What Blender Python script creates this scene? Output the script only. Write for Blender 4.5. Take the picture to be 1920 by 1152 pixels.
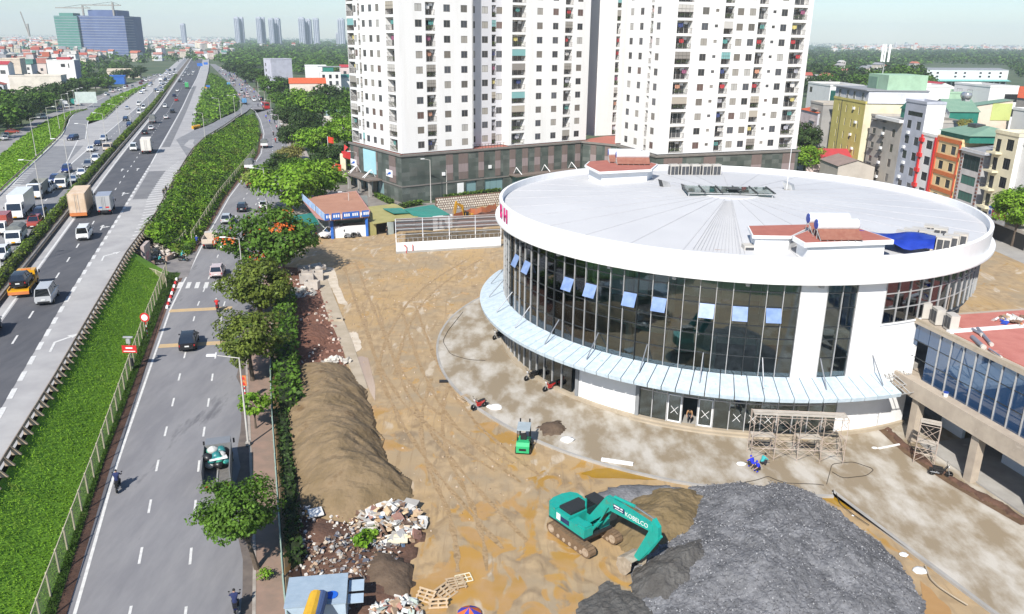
import bpy, bmesh, math, random
import numpy as np
from mathutils import Matrix, Vector
for _o in list(bpy.data.objects): bpy.data.objects.remove(_o)
SC = bpy.context.scene
F, CXP, CYP, HC = 1500.0, 960.0, 576.0, 33.0
TH = math.atan2(503, F); SR = 0.0106; CR = math.sqrt(1 - SR * SR)
UPV = Vector((0, math.sin(TH), math.cos(TH))); FWD = Vector((0, math.cos(TH), -math.sin(TH))); XV = Vector((1, 0, 0))
_r = XV * CR + UPV * SR; _u = -XV * SR + UPV * CR
cam_d = bpy.data.cameras.new('camera'); cam = bpy.data.objects.new('camera', cam_d); SC.collection.objects.link(cam)
cam.matrix_world = Matrix(((_r.x, _u.x, -FWD.x, 0), (_r.y, _u.y, -FWD.y, 0), (_r.z, _u.z, -FWD.z, HC), (0, 0, 0, 1)))
cam_d.sensor_width = 36; cam_d.lens = 36 * F / 1920; cam_d.clip_start = 1; cam_d.clip_end = 40000
SC.camera = cam
SUN_EL = math.radians(41); SHX, SHY = 0.33, 0.944        # shadows fall to the right and away
W = bpy.data.worlds.new('World'); SC.world = W; W.use_nodes = True
nt = W.node_tree; bg = nt.nodes['Background']
sky = nt.nodes.new('ShaderNodeTexSky'); sky.sky_type = 'NISHITA'; sky.sun_disc = False
sky.sun_elevation = SUN_EL; sky.sun_rotation = math.atan2(-SHX, -SHY); sky.altitude = 0; sky.air_density = 1.0; sky.dust_density = 0.25; sky.ozone_density = 5.0
nt.links.new(sky.outputs[0], bg.inputs[0]); bg.inputs[1].default_value = 0.082
sd = bpy.data.lights.new('sun', 'SUN'); sd.energy = 4.2; sd.angle = math.radians(1.0); sd.color = (1.0, 0.955, 0.88)
sun = bpy.data.objects.new('sun', sd); SC.collection.objects.link(sun)
_sdir = Vector((SHX * math.cos(SUN_EL), SHY * math.cos(SUN_EL), -math.sin(SUN_EL)))
sun.rotation_euler = _sdir.to_track_quat('-Z', 'Y').to_euler(); sun.location = (-60, -150, 200)
vs = SC.view_settings; vs.view_transform = 'Standard'; vs.look = 'None'; vs.exposure = 0.68; vs.gamma = 1.0; vs.use_curve_mapping = False
SC.display_settings.display_device = 'sRGB'
cy = SC.cycles; cy.use_denoising = True; cy.max_bounces = 5; cy.diffuse_bounces = 2; cy.glossy_bounces = 2; cy.transmission_bounces = 3
cy.transparent_max_bounces = 8; cy.volume_bounces = 1; cy.caustics_reflective = False; cy.caustics_refractive = False; cy.use_adaptive_sampling = True
SC.render.film_transparent = False
rnd = random.Random(7); npr = np.random.default_rng(11)
COL = SC.collection
def ray(px, py):
 a = (px - CXP) / F; b = -(py - CYP) / F
 a2 = a * CR - b * SR; b2 = a * SR + b * CR
 return (a2, math.cos(TH) + b2 * math.sin(TH), -math.sin(TH) + b2 * math.cos(TH))
def G(px, py, z=0.0):                                    # where that line of sight meets height z
 d = ray(px, py); t = (z - HC) / d[2]; return (d[0] * t, d[1] * t, z)
def sst(a, b, x):
 t = min(1, max(0, (x - a) / (b - a))); return t * t * (3 - 2 * t)
HM = (-73.6, 122.9); HD = (-0.3427, 0.9394); HN = (0.9394, 0.3427)
def hz(y): return 3.2 - 2.4 * sst(150, 420, y)
def so(s, o, dz=0.0):
 x = HM[0] + s * HD[0] + o * HN[0]; y = HM[1] + s * HD[1] + o * HN[1]
 return (x, y, hz(y) + dz)
def gh(px, py, dz=0.0):
 z = 3.0
 for _ in range(12): z = 0.5 * z + 0.5 * hz(G(px, py, z)[1])
 g = G(px, py, z); return (g[0], g[1], z + dz)
def lerp_tab(tab, x): return float(np.interp(x, [t[0] for t in tab], [t[1] for t in tab]))
def lin(c): return tuple(((v / 255) / 12.92 if v / 255 <= .04045 else ((v / 255 + .055) / 1.055) ** 2.4) for v in c)
MATS = {}
def mat(name, c, c2=None, c3=None, scale=1.0, rough=0.8, metal=0.0, bump=0.0, lo=0.35, hi=0.65, stretch=(1, 1, 1), detail=5.0, spec=0.4, bscale=None, coord='pos', rnd_amt=0.0, emit=None, nrough=.6):
 if name in MATS: return MATS[name]
 m = bpy.data.materials.new(name); m.use_nodes = True; n = m.node_tree.nodes; l = m.node_tree.links
 b = n['Principled BSDF']; b.inputs['Roughness'].default_value = rough; b.inputs['Metallic'].default_value = metal
 b.inputs['Specular IOR Level'].default_value = spec
 m.diffuse_color = (*c, 1)
 if coord == 'pos': src = n.new('ShaderNodeNewGeometry').outputs['Position']
 else: src = n.new('ShaderNodeTexCoord').outputs['Object']
 if stretch != (1, 1, 1):
  mp = n.new('ShaderNodeMapping'); mp.inputs['Scale'].default_value = stretch; l.new(src, mp.inputs[0]); src = mp.outputs[0]
 if c2 is None:
  c2 = tuple(v * 0.86 for v in c)
 no = n.new('ShaderNodeTexNoise'); no.inputs['Scale'].default_value = scale; no.inputs['Detail'].default_value = detail; no.inputs['Roughness'].default_value = nrough
 l.new(src, no.inputs['Vector'])
 rp = n.new('ShaderNodeValToRGB'); l.new(no.outputs['Fac'], rp.inputs[0])
 e = rp.color_ramp.elements; e[0].position = lo; e[1].position = hi; e[0].color = (*c, 1); e[1].color = (*c2, 1)
 if c3 is not None:
  k = rp.color_ramp.elements.new(min(.98, hi + .1)); k.color = (*c3, 1)
 out = rp.outputs[0]
 if rnd_amt:
  oi = n.new('ShaderNodeObjectInfo'); hs = n.new('ShaderNodeHueSaturation'); mr = n.new('ShaderNodeMapRange')
  mr.inputs[3].default_value = 1 - rnd_amt; mr.inputs[4].default_value = 1 + rnd_amt
  l.new(oi.outputs['Random'], mr.inputs[0]); l.new(mr.outputs[0], hs.inputs['Value']); l.new(out, hs.inputs['Color']); out = hs.outputs[0]
 l.new(out, b.inputs['Base Color'])
 if bump:
  bp = n.new('ShaderNodeBump'); bp.inputs['Strength'].default_value = 1.0; bp.inputs['Distance'].default_value = bump
  if bscale:
   n2 = n.new('ShaderNodeTexNoise'); n2.inputs['Scale'].default_value = bscale; n2.inputs['Detail'].default_value = 4; l.new(src, n2.inputs['Vector']); l.new(n2.outputs['Fac'], bp.inputs['Height'])
  else: l.new(no.outputs['Fac'], bp.inputs['Height'])
  l.new(bp.outputs[0], b.inputs['Normal'])
 if emit: b.inputs['Emission Color'].default_value = (*emit, 1); b.inputs['Emission Strength'].default_value = 1
 MATS[name] = m; return m
def leafmat(name, a, b_, c_, scale=0.5, tl=0.3):
 if name in MATS: return MATS[name]
 m = mat(name, a, b_, c_, scale=scale, rough=.6, lo=.3, hi=.62, spec=.25, detail=3)
 n = m.node_tree.nodes; l = m.node_tree.links; pb = n['Principled BSDF']; outn = n['Material Output']
 src = pb.inputs['Base Color'].links[0].from_socket
 ri = n.new('ShaderNodeNewGeometry'); hs = n.new('ShaderNodeHueSaturation'); mr = n.new('ShaderNodeMapRange'); mr.inputs[3].default_value = .55; mr.inputs[4].default_value = 1.5
 l.new(ri.outputs['Random Per Island'], mr.inputs[0]); l.new(mr.outputs[0], hs.inputs['Value']); l.new(src, hs.inputs['Color'])
 l.new(hs.outputs[0], pb.inputs['Base Color'])
 t = n.new('ShaderNodeBsdfTranslucent'); mx = n.new('ShaderNodeMixShader'); mx.inputs[0].default_value = tl
 l.new(hs.outputs[0], t.inputs[0]); l.new(pb.outputs[0], mx.inputs[1]); l.new(t.outputs[0], mx.inputs[2]); l.new(mx.outputs[0], outn.inputs[0])
 return m
def glassmat(name, tint=(.5, .6, .62), rough=.03, refl=1.0, see=True, dark=(.01, .015, .02), base=.06):
 if name in MATS: return MATS[name]
 m = bpy.data.materials.new(name); m.use_nodes = True; n = m.node_tree.nodes; l = m.node_tree.links; n.remove(n['Principled BSDF'])
 fr = n.new('ShaderNodeFresnel'); fr.inputs[0].default_value = 1.55
 ml = n.new('ShaderNodeMath'); ml.operation = 'MULTIPLY_ADD'; ml.inputs[1].default_value = refl; ml.inputs[2].default_value = base; ml.use_clamp = True; l.new(fr.outputs[0], ml.inputs[0])
 if see: t = n.new('ShaderNodeBsdfTransparent'); t.inputs[0].default_value = (*tint, 1)
 else: t = n.new('ShaderNodeBsdfDiffuse'); t.inputs[0].default_value = (*dark, 1)
 gl = n.new('ShaderNodeBsdfGlossy'); gl.inputs['Roughness'].default_value = rough; gl.inputs[0].default_value = (.85, .92, 1, 1)
 mx = n.new('ShaderNodeMixShader'); l.new(ml.outputs[0], mx.inputs[0]); l.new(t.outputs[0], mx.inputs[1]); l.new(gl.outputs[0], mx.inputs[2]); l.new(mx.outputs[0], n['Material Output'].inputs[0])
 MATS[name] = m; return m
def rampmat(name, cols, rough=.5, spec=.5, by='obj', noise=0.0):
 """one constant colour out of a list for each object (or each loose piece)"""
 if name in MATS: return MATS[name]
 m = bpy.data.materials.new(name); m.use_nodes = True; n = m.node_tree.nodes; l = m.node_tree.links; b = n['Principled BSDF']
 b.inputs['Roughness'].default_value = rough; b.inputs['Specular IOR Level'].default_value = spec
 s = n.new('ShaderNodeObjectInfo').outputs['Random'] if by == 'obj' else n.new('ShaderNodeNewGeometry').outputs['Random Per Island']
 rp = n.new('ShaderNodeValToRGB'); rp.color_ramp.interpolation = 'CONSTANT'; e = rp.color_ramp.elements
 while len(e) < len(cols): e.new(0.5)
 for i, c in enumerate(cols): e[i].position = i / len(cols)
 for i, c in enumerate(cols): e[i].color = (*c, 1)
 l.new(s, rp.inputs[0]); out = rp.outputs[0]
 if noise:
  no = n.new('ShaderNodeTexNoise'); no.inputs['Scale'].default_value = noise; no.inputs['Detail'].default_value = 5; l.new(n.new('ShaderNodeNewGeometry').outputs['Position'], no.inputs[0])
  mr = n.new('ShaderNodeMapRange'); mr.inputs[1].default_value = .3; mr.inputs[2].default_value = .7; mr.inputs[3].default_value = .72; mr.inputs[4].default_value = 1.1; l.new(no.outputs['Fac'], mr.inputs[0])
  hs = n.new('ShaderNodeHueSaturation'); l.new(mr.outputs[0], hs.inputs['Value']); l.new(out, hs.inputs['Color']); out = hs.outputs[0]
 l.new(out, b.inputs['Base Color']); MATS[name] = m; return m
def NO(name, me, parent=None, loc=None, rz=None, rot=None, scale=None):
 o = bpy.data.objects.new(name, me); COL.objects.link(o)
 if parent is not None: o.parent = parent
 if loc is not None: o.location = loc
 if rz is not None: o.rotation_euler = (0, 0, rz)
 if rot is not None: o.rotation_euler = rot
 if scale is not None: o.scale = scale
 return o
def tag(o, label=None, cat=None, group=None, kind=None):
 if label: o['label'] = label
 if cat: o['category'] = cat
 if group: o['group'] = group
 if kind: o['kind'] = kind
 return o
def thing(name, label, cat, loc=(0, 0, 0), rz=0.0, group=None):
 return tag(NO(name, None, loc=loc, rz=rz), label, cat, group)
def copy_tree(o, parent=None):
 c = o.copy(); COL.objects.link(c); c.parent = parent
 for ch in o.children: copy_tree(ch, c)
 return c
class B:
 """collects faces; build() links them as one mesh object"""
 def __init__(s): s.v = []; s.f = []; s.m = []; s.mi = 0
 def add(s, vs, fs):
  k = len(s.v); s.v += [tuple(v) for v in vs]
  for f in fs: s.f.append(tuple(i + k for i in f)); s.m.append(s.mi)
  return s
 def quad(s, a, b, c, d): return s.add([a, b, c, d], [(0, 1, 2, 3)])
 def box(s, cx, cy_, cz, sx, sy, sz, rz=0.0, taper=1.0, rx=0.0):
  vs = []
  for dz in (-.5, .5):
   t = taper if dz > 0 else 1
   for dx, dy in ((-.5, -.5), (.5, -.5), (.5, .5), (-.5, .5)): vs.append([dx * sx * t, dy * sy * t, dz * sz])
  if rx:
   c, q = math.cos(rx), math.sin(rx); vs = [[x, y * c - z * q, y * q + z * c] for x, y, z in vs]
  if rz:
   c, q = math.cos(rz), math.sin(rz); vs = [[x * c - y * q, x * q + y * c, z] for x, y, z in vs]
  vs = [(x + cx, y + cy_, z + cz) for x, y, z in vs]
  return s.add(vs, [(3, 2, 1, 0), (4, 5, 6, 7), (0, 1, 5, 4), (1, 2, 6, 5), (2, 3, 7, 6), (3, 0, 4, 7)])
 def box2(s, x0, x1, y0, y1, z0, z1): return s.box((x0 + x1) / 2, (y0 + y1) / 2, (z0 + z1) / 2, x1 - x0, y1 - y0, z1 - z0)
 def tube(s, p, q, r, r2=None, n=6, cap=True):
  p = Vector(p); q = Vector(q); r2 = r if r2 is None else r2; d = (q - p)
  if d.length < 1e-6: return s
  d.normalize(); a = d.orthogonal().normalized(); b = d.cross(a); vs = []
  for c, rr in ((p, r), (q, r2)):
   for i in range(n):
    t = 2 * math.pi * i / n; vs.append(tuple(c + (a * math.cos(t) + b * math.sin(t)) * rr))
  fs = [(i, (i + 1) % n, n + (i + 1) % n, n + i) for i in range(n)]
  if cap: fs += [tuple(range(n - 1, -1, -1)), tuple(range(n, 2 * n))]
  return s.add(vs, fs)
 def path(s, pts, r, n=6):
  for a, b in zip(pts[:-1], pts[1:]): s.tube(a, b, r, n=n)
  return s
 def prism(s, poly, z0, z1):
  n = len(poly); vs = [(x, y, z0) for x, y in poly] + [(x, y, z1) for x, y in poly]
  return s.add(vs, [tuple(range(n - 1, -1, -1)), tuple(range(n, 2 * n))] + [(i, (i + 1) % n, n + (i + 1) % n, n + i) for i in range(n)])
 def xprism(s, poly, x0, x1):
  """polygon in (y, z) swept along x"""
  n = len(poly); vs = [(x0, y, z) for y, z in poly] + [(x1, y, z) for y, z in poly]
  return s.add(vs, [tuple(range(n - 1, -1, -1)), tuple(range(n, 2 * n))] + [(i, (i + 1) % n, n + (i + 1) % n, n + i) for i in range(n)])
 def lathe(s, prof, n=16, cx=0, cy_=0, cz=0, axis='z'):
  vs = []
  for r, z in prof:
   for i in range(n):
    t = 2 * math.pi * i / n; x, y = r * math.cos(t), r * math.sin(t)
    vs.append((cx + x, cy_ + y, cz + z) if axis == 'z' else ((cx + z, cy_ + x, cz + y) if axis == 'x' else (cx + x, cy_ + z, cz + y)))
  fs = []
  for k in range(len(prof) - 1):
   for i in range(n): fs.append((k * n + i, k * n + (i + 1) % n, (k + 1) * n + (i + 1) % n, (k + 1) * n + i))
  if prof[0][0] > 1e-4: fs.append(tuple(range(n - 1, -1, -1)))
  if prof[-1][0] > 1e-4: fs.append(tuple((len(prof) - 1) * n + i for i in range(n)))
  return s.add(vs, fs)
 def grid(s, P):
  """P[i][j] points"""
  n, m = len(P), len(P[0]); vs = [tuple(p) for r in P for p in r]
  return s.add(vs, [(i * m + j, (i + 1) * m + j, (i + 1) * m + j + 1, i * m + j + 1) for i in range(n - 1) for j in range(m - 1)])
 def mesh(s, name, mats, smooth=False, fixn=True):
  me = bpy.data.meshes.new(name); me.from_pydata(s.v, [], s.f)
  for m in (mats if isinstance(mats, (list, tuple)) else [mats]): me.materials.append(m)
  if any(s.m): me.polygons.foreach_set('material_index', s.m)
  if fixn:
   bm = bmesh.new(); bm.from_mesh(me); bmesh.ops.recalc_face_normals(bm, faces=bm.faces); bm.to_mesh(me); bm.free()
  if smooth: me.polygons.foreach_set('use_smooth', [True] * len(me.polygons))
  me.update(); return me
 def build(s, name, mats, parent=None, smooth=False, fixn=True, **k):
  return NO(name, s.mesh(name, mats, smooth, fixn), parent, **k)
def BX(*a): return B().box2(*a)
def BC(*a, **k): return B().box(*a, **k)
def BT(*a, **k): return B().tube(*a, **k)
def quad_soup(name, V, mats, midx=None):
 """V: (N,4,3) array of separate quads"""
 N = V.shape[0]; me = bpy.data.meshes.new(name); me.vertices.add(N * 4); me.vertices.foreach_set('co', V.astype(np.float32).ravel())
 me.loops.add(N * 4); me.loops.foreach_set('vertex_index', np.arange(N * 4, dtype=np.int32))
 me.polygons.add(N); me.polygons.foreach_set('loop_start', np.arange(0, N * 4, 4, dtype=np.int32)); me.polygons.foreach_set('loop_total', np.full(N, 4, dtype=np.int32))
 for m in (mats if isinstance(mats, (list, tuple)) else [mats]): me.materials.append(m)
 if midx is not None: me.polygons.foreach_set('material_index', np.asarray(midx, dtype=np.int32))
 me.update(calc_edges=True); return me
def leaf_quads(C, Nn, size, jit=.5, aspect=.62):
 """leaf-shaped quads at centres C with rough normals Nn"""
 N = len(C); n = Nn + npr.normal(0, jit, (N, 3)); n /= np.linalg.norm(n, axis=1)[:, None] + 1e-9
 r = npr.normal(0, 1, (N, 3)); a = np.cross(n, r); a /= np.linalg.norm(a, axis=1)[:, None] + 1e-9; b = np.cross(n, a)
 s = (size * npr.uniform(.6, 1.35, N))[:, None]
 droop = n * s * .18
 return np.stack([C - a * s, C - b * s * aspect + droop, C + a * s, C + b * s * aspect + droop], axis=1)
def text_mesh(txt, size, material, name='lettering', extr=.02):
 cu = bpy.data.curves.new('t', 'FONT'); cu.body = txt; cu.size = size; cu.align_x = 'CENTER'; cu.align_y = 'CENTER'; cu.extrude = extr; cu.resolution_u = 2
 o = bpy.data.objects.new('t', cu); COL.objects.link(o); dg = bpy.context.evaluated_depsgraph_get(); me = bpy.data.meshes.new_from_object(o.evaluated_get(dg))
 bpy.data.objects.remove(o); me.materials.clear(); me.materials.append(material); me.name = name; return me
def ribbon(LP, RP, z=None, nx=1):
 """sheet between two polylines of equal length"""
 b = B(); P = []
 for a, c in zip(LP, RP):
  P.append([tuple(a[k] + (c[k] - a[k]) * j / nx for k in range(3)) for j in range(nx + 1)])
 return b.grid(P)
def resample(pts, n):
 p = np.array(pts, float); d = np.r_[0, np.cumsum(np.linalg.norm(np.diff(p, axis=0), axis=1))]; t = np.linspace(0, d[-1], n)
 return np.stack([np.interp(t, d, p[:, k]) for k in range(p.shape[1])], axis=1)
def in_poly(X, Y, poly):
 inside = np.zeros(X.shape, bool); n = len(poly)
 for i in range(n):
  x1, y1 = poly[i][:2]; x2, y2 = poly[(i + 1) % n][:2]
  c = ((y1 > Y) != (y2 > Y)) & (X < (x2 - x1) * (Y - y1) / (y2 - y1 + 1e-12) + x1); inside ^= c
 return inside
def edge_dist(X, Y, poly):
 D = np.full(X.shape, 1e9); n = len(poly)
 for i in range(n):
  x1, y1 = poly[i][:2]; x2, y2 = poly[(i + 1) % n][:2]; dx, dy = x2 - x1, y2 - y1
  t = np.clip(((X - x1) * dx + (Y - y1) * dy) / (dx * dx + dy * dy + 1e-12), 0, 1); D = np.minimum(D, np.hypot(X - x1 - t * dx, Y - y1 - t * dy))
 return D
def smooth_noise(X, Y, sc, seed=0):
 r = np.random.default_rng(seed); out = np.zeros_like(X); amp = 1.; tot = 0
 for o in range(4):
  for _ in range(5):
   a = r.uniform(0, 6.28); k = r.uniform(.6, 1.4) / sc; out += amp * np.sin((X * math.cos(a) + Y * math.sin(a)) * k * 6.28 + r.uniform(0, 6.28)) / 5
  tot += amp; amp *= .5; sc *= .5
 return out / tot
def mound(name, poly, hmax, slope, material, step=.35, rough=.25, seed=1, z0=0.0, peak=None, power=1.0, grain=0.0):
 P = resample(np.array(poly + [poly[0]])[:, :2], 61)[:-1]; pr = np.random.default_rng(seed); P = P + pr.normal(0, .12, P.shape) + np.stack([smooth_noise(P[:, 0], P[:, 1], 2.5, seed), smooth_noise(P[:, 1], P[:, 0], 2.5, seed + 1)], 1) * .5; x0, y0 = P.min(0) - step; x1, y1 = P.max(0) + step
 xs = np.arange(x0, x1 + step, step); ys = np.arange(y0, y1 + step, step); X, Y = np.meshgrid(xs, ys, indexing='ij')
 D = np.where(in_poly(X, Y, P), edge_dist(X, Y, P), 0); D = np.maximum(D + smooth_noise(X, Y, 3, seed + 5) * .5 * (D > .2), 0)
 Z = hmax * (1 - np.exp(-D * slope / hmax)) if power == 1 else hmax * np.tanh(D * slope / hmax)
 if peak is not None:
  pk = sum(np.exp(-((X - a) ** 2 + (Y - b) ** 2) / (2 * r * r)) * h for a, b, r, h in peak); Z = Z * (0.45 + pk)
 Z = Z * (1 + rough * smooth_noise(X, Y, 4, seed)) + rough * .2 * smooth_noise(X, Y, 1.1, seed + 9) * np.minimum(D, 1)
 Z = np.where(D > 0, np.maximum(Z + (npr.normal(0, grain, Z.shape) if grain else 0), 0.02) + z0, -.5)
 return B().grid([[(X[i, j], Y[i, j], Z[i, j]) for j in range(X.shape[1])] for i in range(X.shape[0])]).build(name, material, smooth=not grain)
def sheet(name, pts, z, material, kind='structure', thick=0.0, label=None, cat=None, noise=0.0, seed=0):
 p = [tuple(q[:2]) for q in pts]
 if noise:
  r = random.Random(seed); q = resample([(*a, 0) for a in p] + [(*p[0], 0)], max(24, len(p) * 5))[:-1]; c = q.mean(0); ph = [r.uniform(0, 6.28) for _ in range(4)]; out = []
  for a in q:
   t = math.atan2(a[1] - c[1], a[0] - c[0]); f = 1 + noise * (math.sin(3 * t + ph[0]) * .4 + math.sin(5 * t + ph[1]) * .35 + math.sin(9 * t + ph[2]) * .35 + math.sin(17 * t + ph[3]) * .35 + math.sin(31 * t + ph[0]) * .2 + r.uniform(-.25, .25))
   out.append((c[0] + (a[0] - c[0]) * f, c[1] + (a[1] - c[1]) * f))
  p = out
 bm = bmesh.new(); vs_ = [bm.verts.new((x, y, z)) for x, y in p]; f = bm.faces.new(vs_); bmesh.ops.triangulate(bm, faces=[f]); bmesh.ops.recalc_face_normals(bm, faces=bm.faces)
 if sum(f.normal.z for f in bm.faces) < 0: bmesh.ops.reverse_faces(bm, faces=bm.faces)
 if thick:
  r_ = bmesh.ops.extrude_face_region(bm, geom=bm.faces[:]); bmesh.ops.translate(bm, vec=(0, 0, -thick), verts=[g for g in r_['geom'] if isinstance(g, bmesh.types.BMVert)]); bmesh.ops.recalc_face_normals(bm, faces=bm.faces)
 me = bpy.data.meshes.new(name); bm.to_mesh(me); bm.free(); me.materials.append(material); o = NO(name, me); return tag(o, label, cat, None, kind)
def K(r, g, b, f=1.0): return tuple(v * f for v in lin((r, g, b)))
asph_hw = mat('asphalt_dark', (.072, .074, .084), (.11, .11, .118), nrough=.72, scale=.45, rough=.85, stretch=(1, .25, 1))
asph_sv = mat('asphalt_worn', (.19, .187, .198), (.245, .24, .246), (.135, .133, .142), nrough=.72, scale=.3, rough=.85, lo=.38, hi=.6, stretch=(1, .22, 1))
conc_lt = mat('concrete_shoulder', (.33, .32, .32), (.42, .41, .4), (.26, .25, .25), scale=.25, rough=.85)
asph_md = mat('asphalt_ramp', (.2, .2, .21), (.25, .25, .255), scale=.3, rough=.85)
paint_w = mat('road_paint', (.72, .71, .68), (.55, .54, .52), scale=2.5, rough=.6)
paint_y = mat('rumble_paint', (.62, .42, .2), (.5, .38, .24), scale=2.0, rough=.7)
grass_g = mat('grass_soil', (.08, .19, .01), (.15, .31, .02), (.26, .33, .08), scale=.5, rough=.95, bump=.05, bscale=6, detail=10, nrough=.75)
grass_d = mat('verge_soil', (.045, .085, .018), (.075, .1, .03), (.13, .11, .06), scale=.5, rough=.95)
dirt_br = mat('brown_dirt', (.14, .075, .05), (.09, .05, .035), (.22, .14, .1), scale=.8, rough=.95, bump=.1, bscale=3)
red_dirt = mat('red_earth', (.14, .062, .04), (.19, .09, .06), (.085, .042, .03), scale=.9, rough=.95, bump=.2, bscale=2.5)
far_gnd = mat('far_ground', (.05, .085, .035), (.1, .12, .06), (.22, .2, .17), scale=.02, rough=1, detail=8)
conc_gr = mat('concrete_grey', (.4, .385, .36), (.3, .285, .265), (.5, .48, .45), scale=.5, rough=.85)
conc_tn = mat('concrete_tan', (.45, .38, .29), (.36, .3, .22), (.54, .47, .37), scale=.6, rough=.9)
white_p = mat('white_paint', (.82, .82, .82), (.76, .76, .755), scale=.7, rough=.6, lo=.45, hi=.75)
steel_g = mat('galvanised_steel', (.5, .5, .5), (.38, .38, .37), scale=1.5, rough=.45, metal=.3)
dark_st = mat('dark_steel', (.06, .06, .062), rough=.5, scale=2)
rubber = mat('rubber', (.018, .018, .018), rough=.85, scale=4)
def yard_material():
 m = bpy.data.materials.new('yard_mud'); m.use_nodes = True; n = m.node_tree.nodes; l = m.node_tree.links; b = n['Principled BSDF']; MATS['yard_mud'] = m
 pos = n.new('ShaderNodeNewGeometry').outputs['Position']
 def noise(sc, det=5, st=None, rot=0, dist=0):
  s = pos
  if st:
   mp = n.new('ShaderNodeMapping'); mp.inputs['Scale'].default_value = st; mp.inputs['Rotation'].default_value = (0, 0, rot); l.new(pos, mp.inputs[0]); s = mp.outputs[0]
  x = n.new('ShaderNodeTexNoise'); x.inputs['Scale'].default_value = sc; x.inputs['Detail'].default_value = det; x.inputs['Distortion'].default_value = dist; l.new(s, x.inputs[0]); return x.outputs['Fac']
 def ramp(f, stops):
  r = n.new('ShaderNodeValToRGB'); l.new(f, r.inputs[0]); e = r.color_ramp.elements
  while len(e) < len(stops): e.new(.5)
  for i, (p, c) in enumerate(stops): e[i].position = p
  for i, (p, c) in enumerate(stops): e[i].color = (*c, 1)
  return r.outputs[0]
 def mix(f, a, c):
  x = n.new('ShaderNodeMix'); x.data_type = 'RGBA'; l.new(f, x.inputs['Factor']); l.new(a, x.inputs['A']); l.new(c, x.inputs['B']); return x.outputs['Result']
 base = ramp(noise(.07, 6, dist=.6), [(.3, (.42, .28, .125)), (.45, (.4, .275, .14)), (.55, (.31, .24, .155)), (.7, (.44, .3, .15))])
 fine = ramp(noise(.9, 6), [(.35, (.29, .205, .115)), (.6, (.45, .32, .18))])
 c1 = mix(ramp(noise(.23, 5, dist=1.0), [(.42, (0, 0, 0)), (.6, (.75, .75, .75))]), base, fine)
 pale = ramp(noise(.6, 5), [(.4, (.46, .38, .28)), (.6, (.55, .47, .37))])
 c2 = mix(ramp(noise(.17, 6, (1.5, .6, 1), .35, 1.6), [(.6, (0, 0, 0)), (.64, (.7, .7, .7))]), c1, pale)
 trk = ramp(noise(.8, 7, (2.2, .22, 1), -.25, 1.6), [(.52, (0, 0, 0)), (.62, (.6, .6, .6))])
 c3 = mix(trk, c2, ramp(noise(.4), [(.4, (.27, .185, .1)), (.6, (.33, .235, .14))]))
 def blobs(cs):
  tot = None
  for x, y, r, h in cs:
   d = n.new('ShaderNodeVectorMath'); d.operation = 'DISTANCE'; l.new(pos, d.inputs[0]); d.inputs[1].default_value = (x, y, .02)
   q = n.new('ShaderNodeMapRange'); q.inputs[1].default_value = r; q.inputs[2].default_value = 0; q.inputs[3].default_value = 0; q.inputs[4].default_value = h; q.interpolation_type = 'SMOOTHSTEP'; l.new(d.outputs['Value'], q.inputs[0])
   if tot is None: tot = q.outputs[0]
   else: m2 = n.new('ShaderNodeMath'); m2.operation = 'MAXIMUM'; l.new(tot, m2.inputs[0]); l.new(q.outputs[0], m2.inputs[1]); tot = m2.outputs[0]
  return tot
 def add(a_, c_): m2 = n.new('ShaderNodeMath'); m2.operation = 'ADD'; l.new(a_, m2.inputs[0]); l.new(c_, m2.inputs[1]); return m2.outputs[0]
 BL = lambda L: [(*G(px, py)[:2], r, h) for px, py, r, h in L]
 dk = ramp(add(noise(.5, 7, (1.2, .8, 1), .3, 1.0), blobs(BL([(770, 820, 4, .16), (840, 845, 4, .16), (920, 960, 4, .17), (1080, 930, 5, .2), (1010, 1080, 5, .14), (800, 980, 4, .18), (900, 1090, 5, .12), (1150, 1090, 4, .16), (700, 560, 6, .06)]))), [(.6, (0, 0, 0)), (.72, (.45, .45, .45))])
 c3b = mix(dk, c3, ramp(noise(1.1), [(.4, (.115, .078, .045)), (.6, (.17, .12, .075))]))
 wet = ramp(add(noise(.42, 7, (1, .7, 1), 0, 1.4), blobs(BL([(850, 1085, 5.5, .3), (730, 830, 3.2, .22), (712, 770, 2.5, .2), (945, 820, 2.6, .3), (920, 800, 2.2, .26), (1050, 1050, 3, .25), (1100, 1078, 2.4, .2), (960, 1010, 5, .16), (890, 965, 3, .2), (1040, 900, 3.5, .17), (985, 850, 2.2, .2), (1110, 885, 3, .2), (1010, 970, 4, .17), (1060, 1110, 5, .2), (940, 1110, 4, .2), (760, 520, 9, .08), (850, 560, 9, .06), (700, 500, 7, .07), (880, 1000, 4, .15)]))), [(.62, (0, 0, 0)), (.68, (.9, .9, .9))])
 c4 = mix(wet, c3b, ramp(noise(.25, 3), [(.4, (.43, .235, .045)), (.5, (.42, .25, .1)), (.62, (.38, .21, .04))]))
 l.new(c4, b.inputs['Base Color'])
 rr = n.new('ShaderNodeMapRange'); rr.inputs[3].default_value = .85; rr.inputs[4].default_value = .22; l.new(wet, rr.inputs[0]); l.new(rr.outputs[0], b.inputs['Roughness'])
 bp = n.new('ShaderNodeBump'); bp.inputs['Distance'].default_value = .01; l.new(noise(1.6, 5, (1.5, .5, 1), .25), bp.inputs['Height']); l.new(bp.outputs[0], b.inputs['Normal'])
 return m
yard_m = yard_material()
plaza_m = mat('screed_patchy', (.27, .215, .145), (.4, .355, .29), (.5, .465, .41), scale=.4, rough=.8, lo=.42, hi=.54, stretch=(1.2, .6, 1), detail=7)
b = B(); ys = [-70, 150, 500, 1500, 4000, 7500]; xs = [-4400, -1500, -300, 300, 1500, 4400]
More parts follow.
